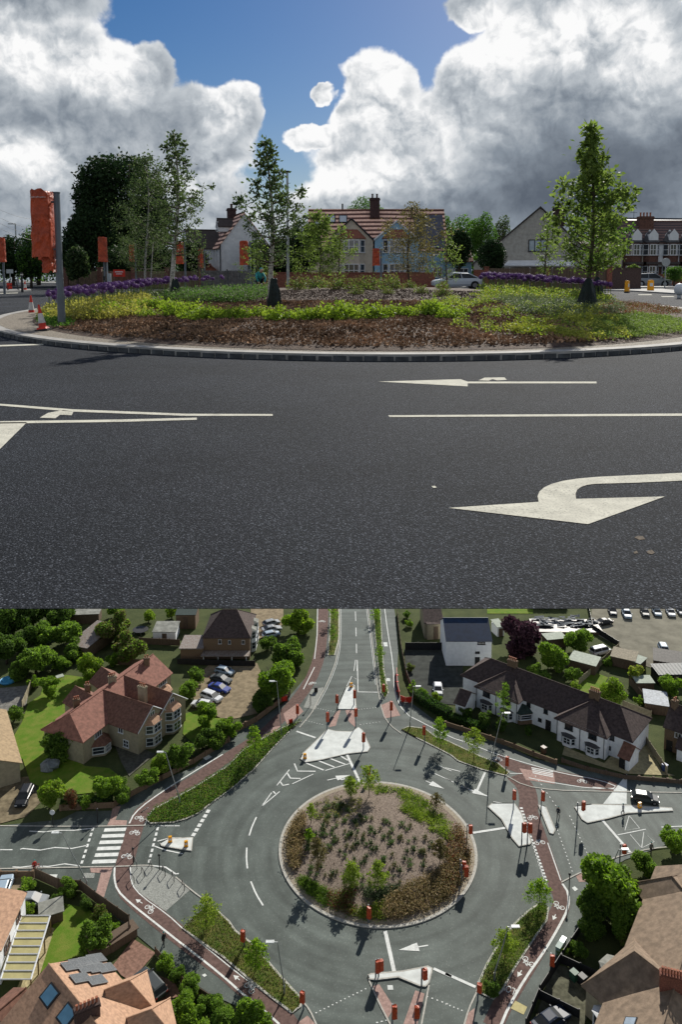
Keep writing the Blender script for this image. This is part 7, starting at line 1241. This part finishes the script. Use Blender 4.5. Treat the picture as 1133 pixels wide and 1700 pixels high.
e = empty('garden_table', B(*t5(297, 350)), .6, 'square pale garden table top on the shaded grass', 'table'); mb = MB(); mb.box((0, 0, .6), (1.3, 1.1, .08)); mb.build('table_top', GRNR, e)
for s in (-1, 1):
    for q in (-1, 1): mb = MB(); mb.tube([(s * .5, q * .4, 0), (s * .5, q * .4, .58)], .04, 5); mb.build('leg', GRNR, e)
# fences, walls and hedges
def fenB(label, pts, h=1.3, m=None, name='garden_fence', cat='fence', t=.1):
    P = [B(*q) for q in pts]; e = empty(name, P[0], 0, label, cat)
    for a, b_ in zip(P, P[1:]):
        d = b_ - a; n = max(1, int(d.length / 1.9)); ang = math.atan2(d.y, d.x); mb = MB()
        for i in range(n): c = a + d * (i + .5) / n - P[0]; mb.box(c + Vector((0, 0, h / 2)), (d.length / n - .08, t * .5, h - .02 * (i % 2)), ang)
        mb.build('panels', m or TIMBER, e)
        for i in range(n + 1): c = a + d * i / n - P[0]; mb = MB(); mb.box(c + Vector((0, 0, (h + .1) / 2)), (t * 1.2, t * 1.2, h + .1), ang); mb.build('post', m or TIMBER, e)
    return e
PF = mat('pale_timber', (.30, .26, .18), .9, .25, 3)
for a in (('curved brown fence round the garden of the ball shaped bush', [b1(175, 350), b1(290, 402), b1(400, 410), b1(470, 465), b1(640, 585), b1(645, 640)]), ('fence along the bottom of that garden by the solar roof', [b1(645, 640), b1(510, 745)]), ('pale fence panels at the left edge of the lawn', [t5(165, 370), t5(110, 500)], 1.5, PF), ('brown fence behind the summer house', [t6(-100, 148) if 0 else t5(690, 175), t5(890, 185)]), ('fence running behind the pair of red roofs', [t5(545, 275), t5(700, 285)], 1.3),
          ('dark railing in front of the brown brick house', [t5(880, 275), t5(1133, 285), t6(160, 285)], 1.1, DARK), ('diagonal pale fence of the narrow back garden', [t7(640, 365), t7(830, 195)], 1.2, PF), ('fence on the right of the long back garden', [t7(880, 360), t7(1000, 505)], 1.4), ('fence between the terrace and the brick house', [t7(930, 600), t7(1060, 795)], 1.2, PF), ('short fence at the rear of the terrace garden', [t7(850, 470), t7(985, 520)], 1.1, PF),
          ('slatted fence across the yard at the top right', [t6(905, 205), t6(1095, 205)], 1.5, DARK), ('low brick wall before the terrace gardens', [t7(0, 560), t7(160, 610), t7(330, 668), t7(420, 705), t7(530, 745)], .7, BRW, 'garden_wall', 'wall', .25), ('low wall continuing right before the terrace drive', [t7(560, 735), t7(680, 775), t7(860, 815), t7(1133, 838)], .6, TIMBER, 'garden_wall', 'wall', .25),
          ('dark garden wall along the left hand footway', [t5(300, 1000), t5(560, 985), t5(640, 935), t5(800, 850), t5(960, 765), t5(1133, 660)], .8, BRW, 'garden_wall', 'wall', .25), ('fence below the big round tree beside the footway', [t6(5, 645), t6(165, 560), t6(270, 480), t6(330, 430)], .9, BRW, 'garden_wall', 'wall', .25), ('dark fence beside the right hand footway', [b3(640, 610), b3(560, 730), b3(450, 900), b3(385, 1060)], 1.1, DARK), ('fence across the walled yard at the lower right', [b3(555, 745), b3(740, 830)], 1.0, DARK),
          ('iron railing in the corner yard at the bottom right', [b3(450, 915), b3(640, 1010)], 1.0, DARK), ('fence beside the drive of the solar roofed house', [b1(770, 725), b1(900, 870), b1(1040, 960)], .8, TIMBER), ('wall at the lower left road edge by the parked car', [b1(0, 345), b1(165, 345)], .8, BRW, 'garden_wall', 'wall', .25), ('dark fence along the car park edge', [t7(680, -20), t7(705, 105), t7(830, 185)], 1.2, DARK), ('yard fence beside the right hand strip of the north road', [t6(865, 30), t6(880, 180), t6(908, 330), t6(945, 420)], 1.0, TIMBER)): fenB(*a)
def hedgeB(label, pts, w, h, key, seed, n=5000):
    P = [B(*q) for q in pts]; rg = np.random.default_rng(seed); out = []; Ls = [(b_ - a).length for a, b_ in zip(P, P[1:])]; tot = sum(Ls)
    for (a, b_), l in zip(zip(P, P[1:]), Ls):
        m = int(n * l / tot); t = rg.uniform(0, 1, m)[:, None]; d = np.array((b_ - a).normalized()); nn = np.array([-d[1], d[0], 0]); s = rg.uniform(-1, 1, (m, 1)); z = rg.uniform(0, 1, m) * h; face = rg.random(m) < .5; z[face] = h + rg.normal(0, .05, face.sum()); s[~face] = np.sign(s[~face])
        out.append(np.array(a)[None] * (1 - t) + np.array(b_)[None] * t + nn[None] * s * w / 2 + rg.normal(0, .07, (m, 3)) + np.stack([0 * z, 0 * z, z], 1))
    Q = np.concatenate(out) - np.array(P[0]); e = empty('clipped_hedge', P[0], 0, label, 'hedge'); leafmesh('foliage', Q, .2, {'m': LEAF['mid'], 'd': [LEAF['dark'], LEAF['mid']]}[key], seed, e)
    mb = MB()
    for a, b_ in zip(P, P[1:]): d = b_ - a; mb.box((a + b_) / 2 - P[0] + Vector((0, 0, h * .45)), (d.length, w * .8, h * .85), math.atan2(d.y, d.x))
    mb.build('stems', mat('hedge_inside', (.02, .03, .012), .95), e)
hedgeB('thick dark clipped hedge beside the yard entrance', [t6(955, 445), t6(1040, 500), t6(1125, 545)], 1.6, 1.4, 'd', 601); hedgeB('clipped hedge in front of the terrace left end', [t7(0, 520), t7(110, 560), t7(200, 590)], 1.2, .9, 'd', 602); hedgeB('hedge along the left footway below the red house', [t5(300, 985), t5(430, 975), t5(560, 960)], 1.2, 1.0, 'd', 603); hedgeB('hedge behind the sunny strip at the top of the lower view', [t7(400, -5), t7(580, -5)], 1.5, 1.4, 'm', 604)
# bins
for lb, xy, m in (('blue wheeled bin by the brick house fence', t7(1050, 775), mat('blue_bin', (.02, .05, .16), .5)), ('green wheeled bin in the walled yard', b3(615, 825), mat('green_bin', (.02, .08, .05), .5)), ('black wheeled bin beside the green one', b3(655, 845), DARK), ('brown wheeled bin beside the drive', t7(470, 690), mat('brown_bin', (.10, .06, .04), .5))):
    e = empty('wheeled_bin', B(*xy), .6, lb, 'bin'); mb = MB(); mb.box((0, 0, .45), (.55, .6, .9), 0, 0, None, 1.15); mb.build('body', m, e); mb = MB(); mb.box((0, -.02, .95), (.68, .75, .08)); mb.build('lid', m, e); mb = MB(); mb.tube([(-.3, .3, .1), (.3, .3, .1)], .1, 10); mb.build('wheels', RUBBER, e)
# --------------------------------------------------------------- vehicles of the lower place
def carB(label, c, tail, kind, m, s=.92, group=None):
    """c: middle of the car, tail: a pixel towards its rear"""
    e = make_car(label, m, kind, group); p = B(*c, .6); q = B(*tail, .6); e.location = (p.x, p.y, ZB + .02); e.rotation_euler.z = math.atan2(q.y - p.y, q.x - p.x); e.scale = (s, s, s * .86); return e
SIL = paint('silver', (.24, .26, .28)); WHT = paint('white', (.6, .62, .64)); BLK = paint('black', (.012, .014, .018)); BLU = paint('blue', (.015, .04, .24)); PAL = paint('pale_blue', (.28, .36, .44)); DGR = paint('dark_grey', (.04, .05, .055)); NAV = paint('navy', (.015, .025, .05))
for a in (('pale car at the top of the row on the gravel yard', t5(1112, 305), t5(1060, 292), 'hatch', PAL), ('dark grey car second in the row on the gravel yard', t5(1095, 345), t5(1040, 330), 'saloon', DGR), ('bright blue car in the middle of the row on the gravel yard', t5(1087, 388), t5(1030, 372), 'saloon', BLU), ('white estate car fourth in the row on the gravel yard', t5(1047, 433), t5(990, 412), 'suv', WHT), ('white hatchback at the bottom of the row on the gravel yard', t5(1000, 470), t5(1060, 480), 'hatch', WHT),
          ('grey car at the top of the small yard', t6(240, 68), t6(190, 80), 'hatch', SIL), ('silver car in the middle of the small yard', t6(242, 97), t6(190, 105), 'saloon', SIL), ('dark blue car at the bottom of the small yard', t6(240, 125), t6(190, 135), 'hatch', PAL), ('glossy black car on the left driveway', t5(120, 925), t5(150, 860), 'suv', BLK), ('dark hatchback driving past the far right island', t7(955, 900), t7(880, 888), 'hatch', DGR),
          ('white car parked alone in the dark yard', t6(1066, 395), t6(1062, 350), 'hatch', WHT), ('black car with bright rear beside the silver sheets', t7(755, 62), t7(800, 55), 'saloon', BLK), ('blue grey car standing alone in the big car park', t7(1047, 195), t7(1030, 160), 'suv', PAL), ('white van in the back garden by the car park', t7(742, 202), t7(690, 215), 'van', WHT),
          ('blue car first in the top car park row', t7(800, 8), t7(790, -20), 'hatch', NAV), ('silver suv second in the top car park row', t7(868, 22), t7(850, -20), 'suv', PAL), ('grey car third in the top car park row', t7(955, 14), t7(940, -20), 'hatch', DGR), ('blue car fourth in the top car park row', t7(1012, 12), t7(995, -20), 'hatch', PAL), ('white car fifth in the top car park row', t7(1078, 14), t7(1060, -20), 'hatch', WHT), ('silver car last in the top car park row', t7(1128, 8), t7(1110, -20), 'hatch', SIL),
          ('light blue car cut by the left edge beyond the round bush', b1(15, 400), b1(-20, 500), 'suv', PAL), ('silver estate car beside the yellowish shrub', b1(155, 455), b1(90, 455), 'hatch', SIL), ('dark suv on the block paved drive of the solar roofed house', b1(745, 870), b1(800, 930), 'suv', DGR), ('navy car in the corner yard at the bottom right', b3(505, 1010), b3(460, 1040), 'saloon', NAV)): carB(*a)
# bicycle leaning at the lower left road
e = empty('bicycle', B(*b1(178, 320)), .5, 'dark bicycle with red frame at the lower left road edge', 'bicycle')
for x in (-.5, .5): mb = MB(); mb.tube([(x + .33 * math.cos(w * .5236), 0, .33 + .33 * math.sin(w * .5236)) for w in range(13)], .025, 5, cap=False); mb.build('wheel', DARK, e)
mb = MB(); [mb.tube([a, b_], .025, 5) for a, b_ in (((-.5, 0, .33), (-.15, 0, .8)), ((-.15, 0, .8), (.35, 0, .8)), ((.5, 0, .33), (.33, 0, .95)), ((-.15, 0, .8), (-.05, 0, .33)), ((-.05, 0, .33), (.35, 0, .8)), ((.2, 0, .98), (.45, 0, .98)))]; mb.build('frame', CRED, e); mb = MB(); mb.box((-.18, 0, .9), (.25, .12, .06)); mb.build('saddle', DARK, e)
